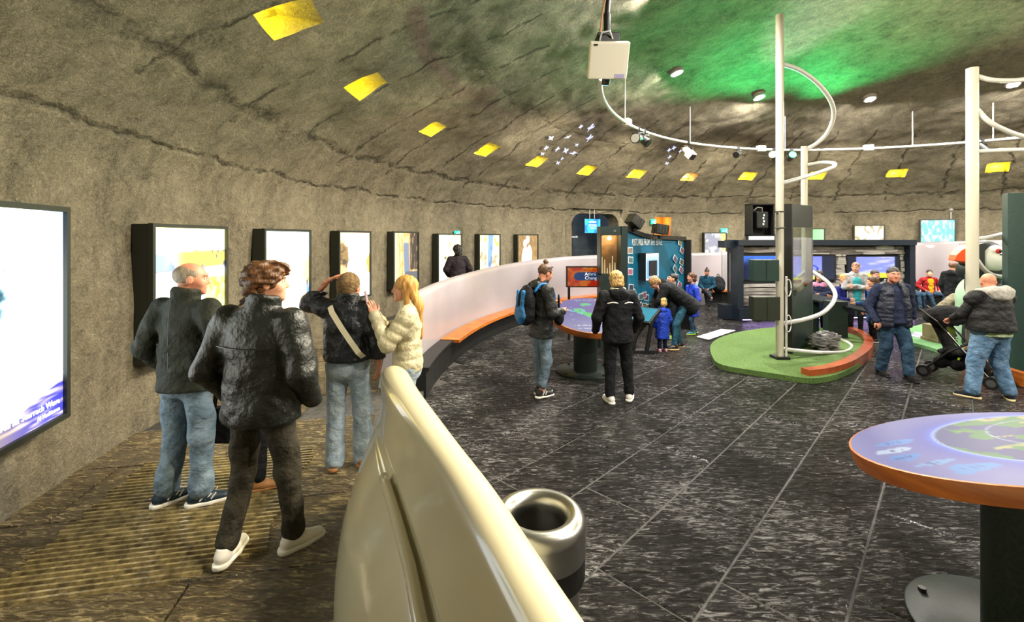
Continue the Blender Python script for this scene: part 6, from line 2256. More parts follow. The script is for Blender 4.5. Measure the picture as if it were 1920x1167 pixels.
# --- 1 balding man in the olive-black jacket
L = foot_loc(350, 948, 0.12)
ZR_ = 0.128
L.z = ZR_
r1, J, fr = person('balding man in dark olive jacket and blue jeans before the cliff bay lightbox', L, 1.77, math.radians(-12),
    dict(ankL=(-.15, -.03, .085), ankR=(.10, .02, .085), kneeL=(-.135, .03, .49), kneeR=(.105, .03, .49), elL=(-.285, -.09, 1.14), elR=(.31, -.06, 1.13), wrL=(-.23, .08, .96), wrR=(.23, .08, .96), shL=(-.20, -.02, 1.43), shR=(.21, -.01, 1.43), head=(.015, .03, 1.64)),
    OLIVEJ, JEANS, NAVY_SH, WHITE_SO, SKIN2, H_GREY, 'balding', (-52, -4, 0), h=0.011, fat=1.08, hem=0.89, top_fit=1.06, collar=0.075, footL=-28, footR=-52, hands=(None, None), head_h=0.006,
    leg_r=(0.098, 0.078, 0.072), wr=(0.009, 19), seed=1.7)
build(MB().tube([(0.0, -0.135, 1.42), (0.005, -0.150, 1.3), (-0.004, -0.140, 1.15), (0.004, -0.145, 1.0), (0.0, -0.15, 0.88)], 0.003, 5), 'back_seam', M_BLACK, r1)
for sx in (-1, 1):
    st = MB()
    a0 = math.radians(-28 if sx < 0 else -52)
    an = np.array((-.15, -.03, 0.0) if sx < 0 else (.10, .02, 0.0))
    Rf = rotz_np(a0)
    for k in range(3):
        st.tube([Vector(an + Rf @ V3(0.044, 0.0 + 0.035 * k, 0.045)), Vector(an + Rf @ V3(0.038, 0.04 + 0.03 * k, 0.082))], 0.005, 5)
        st.tube([Vector(an + Rf @ V3(-0.044, 0.0 + 0.035 * k, 0.045)), Vector(an + Rf @ V3(-0.038, 0.04 + 0.03 * k, 0.082))], 0.005, 5)
    o = build(st, 'shoe_stripes', WHITE_SO, r1)
    o['kind'] = 'stuff'

# --- 2 curly man in the black puffer
L = foot_loc(490, 1040, ZR_)
r2, J, fr = person('curly brown-haired man in black puffer jacket, black jeans and white trainers, seen from behind', L, 1.79, math.radians(-8),
    dict(ankL=(-.165, -.08, .085), ankR=(.165, .08, .085), kneeL=(-.135, .03, .50), kneeR=(.135, .06, .50), hipL=(-.10, 0, .91), hipR=(.10, 0, .91), elL=(-.315, -.07, 1.13), elR=(.31, -.05, 1.12), wrL=(-.27, .08, .93), wrR=(.27, .09, .93), shL=(-.205, -.01, 1.42), shR=(.205, -.01, 1.42), head=(.03, .02, 1.645)),
    PUFF_B, BLACKJ, WHITE_SH, WHITE_SO, SKIN, H_BROWN, 'curly', (-58, 0, 0), h=0.011, fat=1.06, hem=0.86, top_fit=1.24, collar=0.085, footL=8, footR=-35, hands=(None, None), head_h=0.006,
    leg_r=(0.094, 0.072, 0.062), wr=(0.007, 21), seed=2.4)
build(MB().tube(spline([(-0.19, -0.128, 1.29), (-0.10, -0.152, 1.285), (0, -0.160, 1.28), (0.10, -0.152, 1.285), (0.19, -0.128, 1.29)], 5), 0.005, 5), 'yoke_seam', M_BLACK, r2)

# --- 3 visitor hidden behind the curly man, with a black shoulder bag
L = foot_loc(472, 915, ZR_)
r3, J, fr = person('visitor in black mostly hidden behind the curly-haired man, tan boots showing', L, 1.50, math.radians(-25), dict(),
    BLACKC, BLACKC, BROWN_SH, BROWN_SH, SKIN, H_DBROWN, 'bob', (0, 0, 0), h=0.018, hands=(None, None), eyes=False, footR=-45, seed=3.0)
Lb = D(416, 795, 3.55)
o = build(MB().prism([(-0.09, -0.05), (0.09, -0.05), (0.09, 0.05), (-0.09, 0.05)], -0.14, 0.13).tube([(-0.06, 0, 0.12), (-0.03, 0, 0.36), (0.05, 0.02, 0.40), (0.07, 0, 0.12)], 0.01, 6), 'shoulder_bag', BLACKC, loc=Lb, bevel=0.02)
tag(o, 'black shoulder bag hanging between the two men on the ramp', 'bag')

# --- 4 woman with the brown knit hat, hand on her head
L = foot_loc(652, 876, ZR_)
s4 = 1.66
r4, J, fr = person('woman in brown knit hat and navy-black puffer with one hand on her head, light jeans', L, s4, math.radians(4),
    dict(ankL=(-.11, -.01, .085), ankR=(.12, .05, .085), kneeL=(-.11, .02, .49), kneeR=(.115, .05, .49), shL=(-.18, 0, 1.44), shR=(.18, -.01, 1.41), elL=(-.38, .10, 1.47), wrL=(-.19, .06, 1.68), elR=(.28, -.05, 1.13), wrR=(.27, .03, .90), head=(.01, .03, 1.62)),
    PUFF_N, JEANS_L, BROWN_SH, BROWN_SH, SKIN2, M_BEANIE, 'beanie', (-18, 6, 0), h=0.011, fat=0.98, hem=1.01, top_fit=1.22, quilt=(0.12, 0.010), collar=0.07, hands=((V3(.75, -.05, .42), V3(.35, .1, -.9), 1, 0.30), 'relaxed'), head_h=0.0065,
    leg_r=(0.097, 0.080, 0.082), wr=(0.005, 24), hem_leg=0.0, seed=4.2)
build(MB().add(*(lambda pts: ([p for q in pts for p in q], [(i * 2, i * 2 + 1, i * 2 + 3, i * 2 + 2) for i in range(len(pts) - 1)]))(
    [(Vector((x - 0.022, y, z - 0.012)), Vector((x + 0.022, y, z + 0.012))) for x, y, z in ((-0.13, -0.085, 1.47), (-0.09, -0.150, 1.42), (0.0, -0.182, 1.29), (0.08, -0.185, 1.17), (0.14, -0.165, 1.07), (0.17, -0.12, 1.02))])), 'bag_strap', mat('cream_strap', (214, 206, 176), rough=0.7), r4)

# --- 5 blonde with phone
L = Vector((-0.90, 3.92, ZR_))
r5, J, fr = person('blonde woman in cream puffer jacket photographing with a phone beside the parapet', L, 1.63, math.radians(98),
    dict(elL=(-.20, .16, 1.17), wrL=(-.06, .29, 1.40), elR=(.20, .17, 1.16), wrR=(.05, .31, 1.40), head=(0, .03, 1.635)),
    PUFF_C, JEANS_L, WHITE_SH, WHITE_SO, SKIN, H_BLOND, 'long', (2, 0, 0), h=0.010, fat=0.95, hem=0.93, top_fit=1.08, quilt=(0.085, 0.012), collar=0.06,
    hands=((V3(.1, .25, .9), V3(.6, .3, 0), -1, 0.35), (V3(-.1, .3, .9), V3(-.6, .3, 0), 1, 0.35)), head_h=0.0055, seed=5.1, wr=(0.003, 26))
ph = r5.matrix_basis @ Vector((0.0, 0.37, 1.545))
o = build(MB().box((0, 0, 0), (0.075, 0.010, 0.15), M=Matrix.Rotation(math.radians(98), 3, 'Z') @ Matrix.Rotation(-0.15, 3, 'X')), 'smartphone', mat('lilac_phone', (150, 130, 140), rough=0.3), loc=ph, bevel=0.004)
tag(o, 'slim lilac phone held up by the blonde woman', 'phone')

# --- 6 dark curly visitor on the ramp
a6, d6 = azim_of_px(858, 10.75)
L = Vector(((858 - 960) / FPX * d6, d6, ramp_z(a6)))
person('dark silhouetted visitor with bushy hair in front of the golden cliff lightbox', L, height_for(462, L), math.radians(20), dict(elL=(-.30, -.02, 1.16), elR=(.31, -.02, 1.16), wrL=(-.2, .15, 1.0), wrR=(.2, .15, 1.0)),
    cloth('dark_plum_coat', (38, 32, 38)), BLACKC, BLACK_SH, BLACK_SH, SKIN2, H_BLACK, 'curly', (0, 0, 0), h=0.018, top_fit=1.2, hands=(None, None), eyes=False, seed=6.0, head_h=0.011, head_scale=1.15)

# --- 7 woman with the blue backpack
L = foot_loc(1014, 742, 0.0)
BLUE_BP = nylon('blue_backpack_nylon', (14, 110, 176), 0.5)
r7, J, fr = person('woman with hair bun and blue backpack looking at the map table, cropped jeans', L, 1.74, math.radians(-62),
    dict(ankL=(-.06, .03, .085), ankR=(.07, -.03, .085), elL=(-.24, .06, 1.14), wrL=(-.12, .25, 1.18), elR=(.25, .02, 1.13), wrR=(.14, .24, 1.12), head=(0, .07, 1.625), neck=(0, 0, 1.475)),
    RAIN_B, JEANS, BLACK_SH, WHITE_SO, SKIN2, hairm('chestnut_hair', (96, 66, 40), (58, 38, 24)), 'bun', (0, -22, 0), h=0.012, hem=0.82, top_fit=1.14, collar=0.06, hood=RAIN_B, hands=((V3(.3, .6, .4), V3(.2, -.2, -.9), 1, 0.6), (V3(-.4, .5, .3), V3(.2, -.2, -.9), -1, 0.6)), head_h=0.007,
    leg_r=(0.090, 0.070, 0.056), hem_leg=0.10, seed=7.3, wr=(0.006, 24))
bpq = thing('backpack', 'blue and black backpack on the woman with the hair bun', 'backpack')
bpq.matrix_world = r7.matrix_basis
sdf_obj('main_bag', [ell((0, -.22, 1.24), (0.155, 0.10, 0.25), None, 0.02), ell((0, -.24, 1.09), (0.15, 0.11, 0.13), None, 0.03)], 0.013, cloth('black_bag_cloth', (22, 24, 28)), bpq, noise=(0.003, 30, 1.0, 1.0))
sdf_obj('front_pocket', [ell((0, -.315, 1.10), (0.125, 0.05, 0.12), None, 0.02), cap((0.05, -.315, 1.16), (0.06, -.30, 1.40), 0.035, 0.03, 0.02), cap((-0.07, -.31, 1.16), (-0.09, -.29, 1.40), 0.035, 0.025, 0.02)], 0.011, BLUE_BP, bpq, noise=(0.003, 30, 2.0, 1.0))
for sx in (-1, 1):
    build(MB().tube(spline([(sx * .12, -.17, 1.40), (sx * .125, -.06, 1.50), (sx * .13, .08, 1.44), (sx * .14, .12, 1.28), (sx * .13, -.05, 1.10)], 5), 0.020, 8), 'strap', BLUE_BP if sx > 0 else BLACKC, bpq, smooth=True)
hb = r7.matrix_basis @ Vector((0.13, 0.20, 1.05))
o = sdf_obj('handbag', [ell((0, 0, 0), (0.07, 0.11, 0.11), None, 0.02)], 0.014, BLACKC, None)
o.location = hb
tag(o, 'small black bag under the arm of the woman with the backpack', 'bag')
build(MB().tube(spline([Vector((0.0, -0.07, 0.08)), Vector((0, -0.05, 0.25)), Vector((0, 0.03, 0.28)), Vector((0, 0.07, 0.08))], 5), 0.010, 6), 'handle', BLACKC, o)
gl = build(MB().tube([fr[2] + fr[3] @ V3(x, y, z) for x, y, z in ((-0.09, -0.03, 0.06), (-0.06, 0.055, 0.115), (0, 0.065, 0.118), (0.06, 0.055, 0.115), (0.09, -0.03, 0.06))], 0.004, 6), 'sunglasses', M_BLACK, r7)
for sg, an in ((-1, (-.06, .03)), (1, (.07, -.03))):
    o = build(MB().tube([(an[0] + 0.045, an[1] - 0.01, 0.045), (an[0] + 0.043, an[1] + 0.015, 0.085), (an[0] + 0.043, an[1] + 0.035, 0.045), (an[0] + 0.040, an[1] + 0.06, 0.085)], 0.007, 5), 'shoe_mark', WHITE_SO, r7)

# --- 8 fair-haired woman in black with white stripe
L = foot_loc(1158, 752, 0.0)
r8, J, fr = person('fair-haired woman in black jacket with a white stripe across the back, at the map table', L, 1.66, math.radians(4),
    dict(ankL=(-.12, -.06, .085), ankR=(.17, .02, .085), kneeL=(-.10, .02, .49), kneeR=(.14, .04, .49), elL=(-.29, -.02, 1.13), elR=(.29, -.02, 1.13), wrL=(-.27, .12, .93), wrR=(.27, .12, .93), head=(-.01, .05, 1.63), shL=(-.19, 0, 1.42), shR=(.19, 0, 1.42)),
    cloth('black_softshell', (18, 19, 22), (24, 25, 28), rough=0.7), BLACKC, WHITE_SH, WHITE_SO, SKIN, H_STRAW, 'bob', (8, -14, 0), h=0.012, fat=1.06, hem=0.84, top_fit=1.08, collar=0.05, hood=BLACKC, footL=10, footR=-28, hands=(None, None), head_h=0.0075,
    leg_r=(0.100, 0.078, 0.066), seed=8.1, wr=(0.004, 24), eyes=False)
for x0, x1 in ((-0.17, -0.04), (0.05, 0.17)):
    build(MB().tube(spline([(x0, -0.115 if abs(x0) > .1 else -.15, 1.335), ((x0 + x1) / 2, -0.146, 1.352), (x1, -0.115 if abs(x1) > .1 else -.15, 1.34)], 5), 0.008, 6), 'reflective_stripe', WHITE_SO, r8)
build(MB().tube([Vector((0.085 * math.cos(a), -0.02 + 0.085 * math.sin(a), 1.515)) for a in np.linspace(0, 2 * PI, 20, endpoint=False)], 0.022, 8, closed=True), 'collar_lining', mat('cream_fleece', (214, 206, 176), rough=0.9), r8, smooth=True)

# --- 9 little girl in blue coat
BLUE_C = nylon('bright_blue_coat', (14, 60, 190), 0.55)
L = foot_loc(1242, 659, 0.0)
H9 = height_for(555, L)
PK = dict(pelvis=(0, 0, .78), hipL=(-.085, 0, .74), hipR=(.085, 0, .74), kneeL=(-.09, .02, .42), kneeR=(.09, .02, .42), waist=(0, 0, .93), chest=(0, 0, 1.14), neck=(0, -.01, 1.33), head=(0, .02, 1.56), shL=(-.18, 0, 1.26), shR=(.18, 0, 1.26), elL=(-.26, -.02, .98), elR=(.26, -.02, .98), wrL=(-.25, .10, .78), wrR=(.25, .10, .78), ankL=(-.10, 0, .085), ankR=(.10, 0, .085))
person('little blonde girl in bright blue hooded coat and pink boots', L, H9, math.radians(12), PK, BLUE_C, cloth('navy_leggings', (18, 26, 50)), mat('pink_boot', (190, 140, 150), rough=0.5), mat('pink_boot_sole', (150, 100, 110)), SKIN, H_STRAW, 'bob', (10, -10, 0),
    h=0.02, fat=1.05, hem=0.62, top_fit=1.2, hood=BLUE_C, child=True, hands=(None, None), head_h=0.013, seed=9.0, leg_r=(0.085, 0.07, 0.06), eyes=False)

# --- 10 woman bending down over the girl
L = foot_loc(1270, 654, 0.0)
r10, J, fr = person('woman in black coat bending down over the little girl, teal jeans', L, 1.66, math.radians(88),
    dict(ankL=(-.12, .10, .085), ankR=(.10, -.08, .085), kneeL=(-.11, .06, .50), kneeR=(.10, -.02, .50), hipL=(-.09, -.12, .90), hipR=(.09, -.12, .90), pelvis=(0, -.10, .95), waist=(0, .0, 1.05), chest=(0, .17, 1.17), neck=(0, .34, 1.26), head=(0, .45, 1.31),
         shL=(-.18, .28, 1.22), shR=(.18, .28, 1.22), elL=(-.20, .40, .98), elR=(.22, .36, .96), wrL=(-.12, .50, .84), wrR=(.12, .48, .84)),
    BLACKC, cloth('teal_denim', (36, 74, 92), (48, 92, 112)), BLACK_SH, mat('tan_sole', (190, 160, 110)), SKIN, hairm('mixed_blond_hair', (176, 140, 90), (110, 78, 44)), 'bob', (0, -50, 0), h=0.016, fat=1.1, hem=0.72, top_fit=1.22, collar=0.04, hood=BLACKC, head_h=0.010, seed=10.0, footL=0, footR=0, hands=(None, None), eyes=False)
sc10 = MB().tube([Vector((0.06 * math.cos(a), 0.37 + 0.03 * math.sin(a), 1.20 + 0.07 * math.sin(a))) for a in np.linspace(0, 2 * PI, 14, endpoint=False)], 0.03, 8, closed=True)
build(sc10, 'scarf', mat('rose_scarf', (190, 120, 140), rough=0.9, c2=(220, 190, 180), cscale=20), r10, smooth=True)
for k in range(3):
    build(MB().tube([(0.145, -0.03 + 0.03 * k, 0.04), (0.14, -0.01 + 0.03 * k, 0.085)], 0.006, 5), 'shoe_stripe', WHITE_SO, r10)
# --- 11 boy in black at the screen, reaching up
L = foot_loc(1262, 634, 0.0)
KID = dict(PK)
person('dark-haired boy in black hooded coat touching the postcard screen', L, height_for(510, L), math.radians(80), dict(KID, elL=(-.22, .22, 1.20), wrL=(-.12, .45, 1.32)), BLACKC, BLACKC, mat('lime_trainer', (140, 190, 40), rough=0.5), WHITE_SO, SKIN, H_BLACK, 'short', (10, 8, 0),
    h=0.02, hem=0.66, top_fit=1.15, hood=BLACKC, child=True, head_scale=1.15, head_h=0.012, seed=11.0, hands=((V3(.1, .9, .3), V3(0, -.3, -.9), 1, 0.2), None))
# --- 12 boy in blue
L = foot_loc(1298, 626, 0.0)
r12, J, fr = person('brown-haired child in royal blue jacket with a pale sleeve patch beside the postcard wall', L, height_for(508, L), math.radians(100), dict(KID, kneeL=(-.09, .08, .42), ankL=(-.10, .06, .085), ankR=(.10, -.14, .085)), nylon('royal_blue_jacket', (26, 60, 200), 0.6), JEANS_D, mat('teal_trainer', (30, 110, 130), rough=0.5), mat('lime_sole', (190, 220, 60)), SKIN, hairm('mid_brown_hair', (92, 58, 36), (54, 34, 22)), 'bob', (0, 0, 0),
    h=0.02, hem=0.70, top_fit=1.15, hood=nylon('sky_blue_hood', (40, 130, 220)), child=True, head_scale=1.15, head_h=0.012, seed=12.0, hands=(None, None), eyes=False)
build(MB().tube(spline([(0.20, 0.02, 1.28), (0.262, -0.02, 1.16), (0.28, -0.03, 1.02)], 5), 0.03, 8), 'sleeve_patch', mat('pale_blue_patch', (190, 205, 235)), r12, smooth=True)

# --- seated people
def sit(seat_z, H):
    k = 1.75 / H
    z = seat_z * k
    return dict(pelvis=(0, 0, z + .10), hipL=(-.09, .02, z + .09), hipR=(.09, .02, z + .09), kneeL=(-.12, .44, z + .06), kneeR=(.12, .44, z + .06), ankL=(-.12, .46, .085), ankR=(.12, .50, .085),
                waist=(0, .0, z + .25), chest=(0, .01, z + .44), neck=(0, .02, z + .615), head=(0, .05, z + .775), shL=(-.18, .01, z + .56), shR=(.18, .01, z + .56), elL=(-.24, .04, z + .28), elR=(.24, .04, z + .28), wrL=(-.10, .26, z + .20), wrR=(.10, .26, z + .20))
L = D(1326, 445, 13.55)
L.z = 0
person('woman with hair up reading on the bench in teal top with orange collar', L, 1.46, math.radians(150), dict(sit(0.41, 1.46), kneeR=(.02, .45, .66), ankR=(-.20, .56, .42)), cloth('teal_top', (18, 62, 84)), cloth('charcoal_trousers', (40, 42, 48)), BLACK_SH, BLACK_SH, SKIN2, H_DBROWN, 'bun', (0, -30, 0), h=0.02, hem=0.90, head_h=0.013, seed=13.0, eyes=False)
bc = D(1347, 445, 13.75)
o = sdf_obj('rucksack', [ell((0, 0, 0.24), (0.20, 0.14, 0.26), None, 0.02), ell((0, -0.12, 0.16), (0.14, 0.07, 0.13), None, 0.03)], 0.02, cloth('black_rucksack', (24, 25, 28)), None)
o.location = (bc.x, bc.y, 0.42)
build(MB().tube(spline([(-0.05, 0, 0.5), (0, 0.02, 0.56), (0.05, 0, 0.5)], 4), 0.012, 6), 'handle', M_BLACK, o)
tag(o, 'black rucksack on the bench beside the reading woman', 'bag')
L = D(1741, 445, 13.1)
L.z = 0
r18, J, fr = person('seated visitor in red jacket over yellow shirt on the far bench', L, 1.46, math.radians(170), dict(sit(0.41, 1.46), kneeL=(-.22, .44, .56), kneeR=(.22, .44, .56), elL=(-.34, -.04, .84), elR=(.34, -.04, .84), wrL=(-.22, .14, .70), wrR=(.22, .14, .70)), cloth('red_jacket', (150, 30, 34)), JEANS_D, BLACK_SH, WHITE_SO, SKIN, H_DBROWN, 'short', (-20, 0, 0), h=0.02, hem=0.90, fat=1.05, top_fit=1.05, head_h=0.013, seed=18.0)
zz = 0.41 * 1.75 / 1.46
sdf_obj('shirt', [cap((0, .055, zz + .12), (0, .06, zz + .5), 0.125, 0.12, 0.03, (0, 1, 0), 0.75)], 0.018, cloth('mustard_shirt', (206, 156, 24)), r18)
L = D(1703, 445, 13.3)
L.z = 0
person('visitor mostly hidden beside the far bench, only the head showing past the walking man', L, 1.46, math.radians(190), sit(0.41, 1.46), BLACKC, JEANS_D, BLACK_SH, BLACK_SH, SKIN2, H_DBROWN, 'short', (0, 0, 0), h=0.024, head_h=0.014, seed=19.0, hands=(None, None))

# --- behind the counter
L = D(1535, 445, 10.2)
L.z = 0
r13, J, fr = person('dark-haired girl in pink and navy fleece leaning on the counter', L, 1.40, math.radians(165), dict(PK, elL=(-.24, .14, 1.06), elR=(.24, .14, 1.06), wrL=(.06, .26, 1.04), wrR=(-.06, .28, 1.02)), cloth('navy_fleece', (34, 40, 66)), BLACKC, BLACK_SH, BLACK_SH, SKIN, H_BLACK, 'long', (-25, 0, 0), h=0.02, hem=0.72, top_fit=1.1, child=True, head_scale=1.12, head_h=0.012, seed=14.0)
sdf_obj('pink_yoke', [cap((-.15, 0.0, 1.27), (.15, 0.0, 1.27), 0.095, None, 0.03), cap((0, 0, 1.2), (0, 0, 1.3), 0.15, 0.1, 0.03, (0, 1, 0), 0.75)], 0.018, cloth('pink_fleece', (212, 140, 176)), r13, cuts=[((0, 0, 1.16), (0, 0, -1)), ((0, 0, 1.36), (0, 0, 1))])
L = D(1580, 445, 9.95)
L.z = 0
r14, J, fr = person('blonde girl in navy zip top pointing at the counter', L, 1.33, math.radians(200), dict(PK, elL=(-.24, .14, 1.02), wrL=(-.30, .34, .98), elR=(.24, .05, 1.0), wrR=(.12, .25, 1.0)), cloth('navy_zip_top', (28, 34, 110)), BLACKC, BLACK_SH, BLACK_SH, SKIN, H_BLOND, 'ponytail', (-40, -10, 0), h=0.02, hem=0.72, child=True, head_scale=1.12, head_h=0.012, seed=15.0)
build(MB().tube([(0, 0.13, 1.24), (0, 0.135, 0.8)], 0.008, 6), 'zip', WHITE_SO, r14)
L = foot_loc(1604, 626, 0.0)
r15, J, fr = person('tall woman in grey hoodie over teal with folded arms', L, height_for(493, L), math.radians(160), dict(elL=(-.26, .10, 1.14), elR=(.26, .10, 1.14), wrL=(.10, .22, 1.20), wrR=(-.10, .24, 1.16)), cloth('light_grey_hoodie', (170, 170, 172)), BLACKC, cloth('grey_shoe', (120, 116, 110)), WHITE_SO, SKIN, hairm('short_fair_hair', (150, 110, 76), (110, 80, 56)), 'short', (-25, -8, 0), h=0.018, hem=0.86, hood=cloth('light_grey_hoodie', (170, 170, 172)), head_h=0.011, seed=16.0)
sdf_obj('teal_shirt', [cap((0, .05, .78), (0, .06, 1.30), 0.125, 0.11, 0.03, (0, 1, 0), 0.85)], 0.018, cloth('turquoise_shirt', (60, 170, 178)), r15)
L = D(1641, 445, 10.0)
L.z = 0
person('boy with dark cap of hair in blue top near the right screen', L, height_for(503, L), math.radians(150), PK, cloth('blue_top', (40, 70, 150)), BLACKC, BLACK_SH, WHITE_SO, SKIN2, H_DBROWN, 'short', (20, 0, 0), h=0.022, child=True, head_scale=1.12, hem=0.72, head_h=0.012, seed=17.0)
L = foot_loc(1638, 641, 0.0)
person('child in denim blue jacket with back turned at the counter end', L, height_for(515, L), math.radians(70), dict(PK, elL=(-.22, .2, 1.02), wrL=(-.2, .42, 1.0)), cloth('denim_blue_jacket', (50, 84, 140)), BLACKC, BLACK_SH, WHITE_SO, SKIN, hairm('mid_brown_hair', (92, 58, 36), (54, 34, 22)), 'bob', (0, -8, 0), h=0.02, child=True, head_scale=1.12, hem=0.70, head_h=0.012, seed=17.6, eyes=False)

# --- 17 walking man
L = foot_loc(1672, 707, 0.0)
NAVY_SW = cloth('navy_sweater', (30, 36, 56), (42, 50, 74))
r17, J, fr = person('heavy-set man in navy quilted vest walking towards the viewer, dark jeans', L, height_for(502, L), math.radians(176),
    dict(ankL=(-.14, .16, .085), ankR=(.10, -.10, .085), kneeL=(-.125, .14, .50), kneeR=(.10, .02, .50), hipL=(-.10, 0, .91), hipR=(.10, 0, .91), elL=(-.36, -.10, 1.16), wrL=(-.42, -.12, .95), elR=(.34, -.04, 1.13), wrR=(.32, .12, .92), shL=(-.215, 0, 1.42), shR=(.215, 0, 1.42), head=(0, .04, 1.635)),
    NAVY_SW, JEANS_D, cloth('dark_shoe', (28, 26, 26)), M_BLACK, SKIN2, hairm('dark_grey_hair', (58, 52, 48), (36, 32, 30)), 'short', (-18, -2, 0), h=0.013, fat=1.28, hem=0.90, top_fit=1.0, collar=0.03, hands=(None, (V3(-.35, .25, -.8), V3(.2, -.8, -.2), -1, 0.55)), head_h=0.0075, chub=1.18, leg_r=(0.110, 0.085, 0.075), seed=17.3, wr=(0.004, 24))
fw, upn = fr[0], fr[1]
vst = [cap((0, 0, .84), (0, 0, 1.10), 0.282, 0.258, 0.03, fw, 0.78, (0.062, 0.010)), cap((0, 0, 1.10), (0, 0, 1.30), 0.258, 0.225, 0.03, fw, 0.78, (0.062, 0.010)), cap((0, 0, 1.30), (0, -.02, 1.41), 0.225, 0.14, 0.04, fw, 0.72, (0.062, 0.010)),
       cap((-.19, 0, 1.40), (0, -.02, 1.47), 0.075, 0.07, 0.05), cap((.19, 0, 1.40), (0, -.02, 1.47), 0.075, 0.07, 0.05), cap((0, -.02, 1.44), (0, -.01, 1.52), 0.098, 0.095, 0.02),
       dict(cap((0, .24, .70), (0, .20, 1.55), 0.125, 0.075, 0.02), sub=True), dict(cap((0, -.01, 1.42), (0, .02, 1.62), 0.075, 0.085, 0.01), sub=True),
       dict(cap((0, .17, 1.3), (0, .06, 1.56), 0.06, 0.05, 0.02), sub=True)]
sdf_obj('vest', vst, 0.012, PUFF_V, r17, cuts=[((0, 0, .82), (0, 0, -1)), ((0, 0, 1.56), (0, 0, 1))], noise=(0.003, 24, 3.0, 1.0))

# --- 20 teen in black hoodie by the puffin
L = D(1787, 445, 10.6)
L.z = 0.0
person('teenager in black hooded jacket standing left of the puffin, looking right', L, height_for(492, L), math.radians(-75), dict(), BLACKC, BLACKC, BLACK_SH, WHITE_SO, SKIN, hairm('reddish_brown_hair', (120, 80, 54), (80, 52, 36)), 'short', (0, 0, 0), h=0.018, hood=BLACKC, top_fit=1.1, head_h=0.011, seed=20.0, hands=(None, None))
# --- 21 person crouching behind the puffin
L = D(1782, 445, 9.3)
L.z = 0.065
person('visitor in camouflage top and blue jeans crouching behind the puffin', L, 1.6, math.radians(-120), dict(pelvis=(0, -.18, .50), hipL=(-.09, -.16, .48), hipR=(.09, -.16, .48), kneeL=(-.12, .22, .52), kneeR=(.12, .24, .50), ankL=(-.12, .02, .085), ankR=(.12, .06, .085), waist=(0, -.10, .64), chest=(0, .04, .80), neck=(0, .14, .93), head=(0, .24, 1.05), shL=(-.18, .10, .88), shR=(.18, .10, .88), elL=(-.2, .30, .72), elR=(.2, .30, .72), wrL=(-.08, .42, .62), wrR=(.08, .42, .62)),
    cloth('camouflage_top', (150, 144, 120), (96, 84, 66)), cloth('mid_blue_denim', (40, 84, 150), (60, 108, 176)), BLACK_SH, WHITE_SO, SKIN, H_DBROWN, 'short', (0, -20, 0), h=0.02, hem=0.9, head_h=0.013, seed=21.0, eyes=False)

# --- 22 bald man with stroller
L = foot_loc(1858, 748, 0.0)
mat('grey_marl', (182, 178, 166), rough=0.95, c2=(150, 146, 136), cscale=40, bump=0.4, bscale=120)
PALE = cloth('pale_green_tee', (176, 196, 150))
r22, J, fr = person('bald man in black padded vest over grey hoodie, jeans, pushing the stroller', L, height_for(512, L), math.radians(2),
    dict(ankL=(-.23, .04, .085), ankR=(.20, -.06, .085), kneeL=(-.17, .05, .49), kneeR=(.15, .03, .49), hipL=(-.10, 0, .91), hipR=(.10, 0, .91), elL=(-.30, .12, 1.15), wrL=(-.18, .36, 1.06), elR=(.32, .14, 1.16), wrR=(.26, .38, 1.10), head=(.04, .07, 1.615), shL=(-.22, 0, 1.42), shR=(.22, 0, 1.42), neck=(0, 0, 1.47)),
    PUFF_B if False else nylon('black_vest_nylon', (13, 14, 14), 0.65), cloth('washed_denim', (74, 106, 136), (108, 138, 164)), cloth('dark_skate_shoe', (26, 34, 44)), mat('cream_sole', (210, 190, 140)), SKIN2, None, '', (-30, -16, 0), h=0.012, fat=1.36, hem=0.98, top_fit=1.20, quilt=(0.15, 0.008), sleeves=False, collar=0.03, hood=None, footL=42, footR=-38, hands=((V3(0, .7, -.3), V3(0, -.3, -.9), 1, 0.9), (V3(0, .7, -.3), V3(0, -.3, -.9), -1, 0.9)), head_h=0.0075, chub=1.1, leg_r=(0.118, 0.092, 0.082), seed=22.0, wr=(0.005, 22), eyes=False)
sdf_obj('tee_hem', [cap((0, 0, .90), (0, 0, 1.1), 0.236, 0.225, 0.03, (0, 1, 0), 0.78)], 0.014, PALE, r22, cuts=[((0, 0, .885), (0, 0, -1))], noise=(0.004, 24, 2, 1))
sdf_obj('hood', [cap((-.13, .03, 1.485), (-.08, -.12, 1.50), 0.055, 0.075, 0.04), cap((.13, .03, 1.485), (.08, -.12, 1.50), 0.055, 0.075, 0.04), cap((-.08, -.12, 1.50), (.08, -.12, 1.50), 0.075, None, 0.04), cap((-.05, -.13, 1.44), (.05, -.13, 1.44), 0.075, None, 0.04),
    dict(cap((0, 0, 1.40), fr[2], 0.068, 0.08, 0.01), sub=True)], 0.012, MATS['grey_marl'], r22, noise=(0.004, 36, 2.0, 1.0))
for sd in 'LR':
    sdf_obj('sleeve', [cap(J['sh' + sd], J['el' + sd], 0.070, 0.06, 0.03), cap(J['el' + sd], J['wr' + sd], 0.058, 0.045, 0.02)], 0.014, PALE if sd == 'R' else MATS['black_vest_nylon'], r22, noise=(0.003, 24, 2, 1))

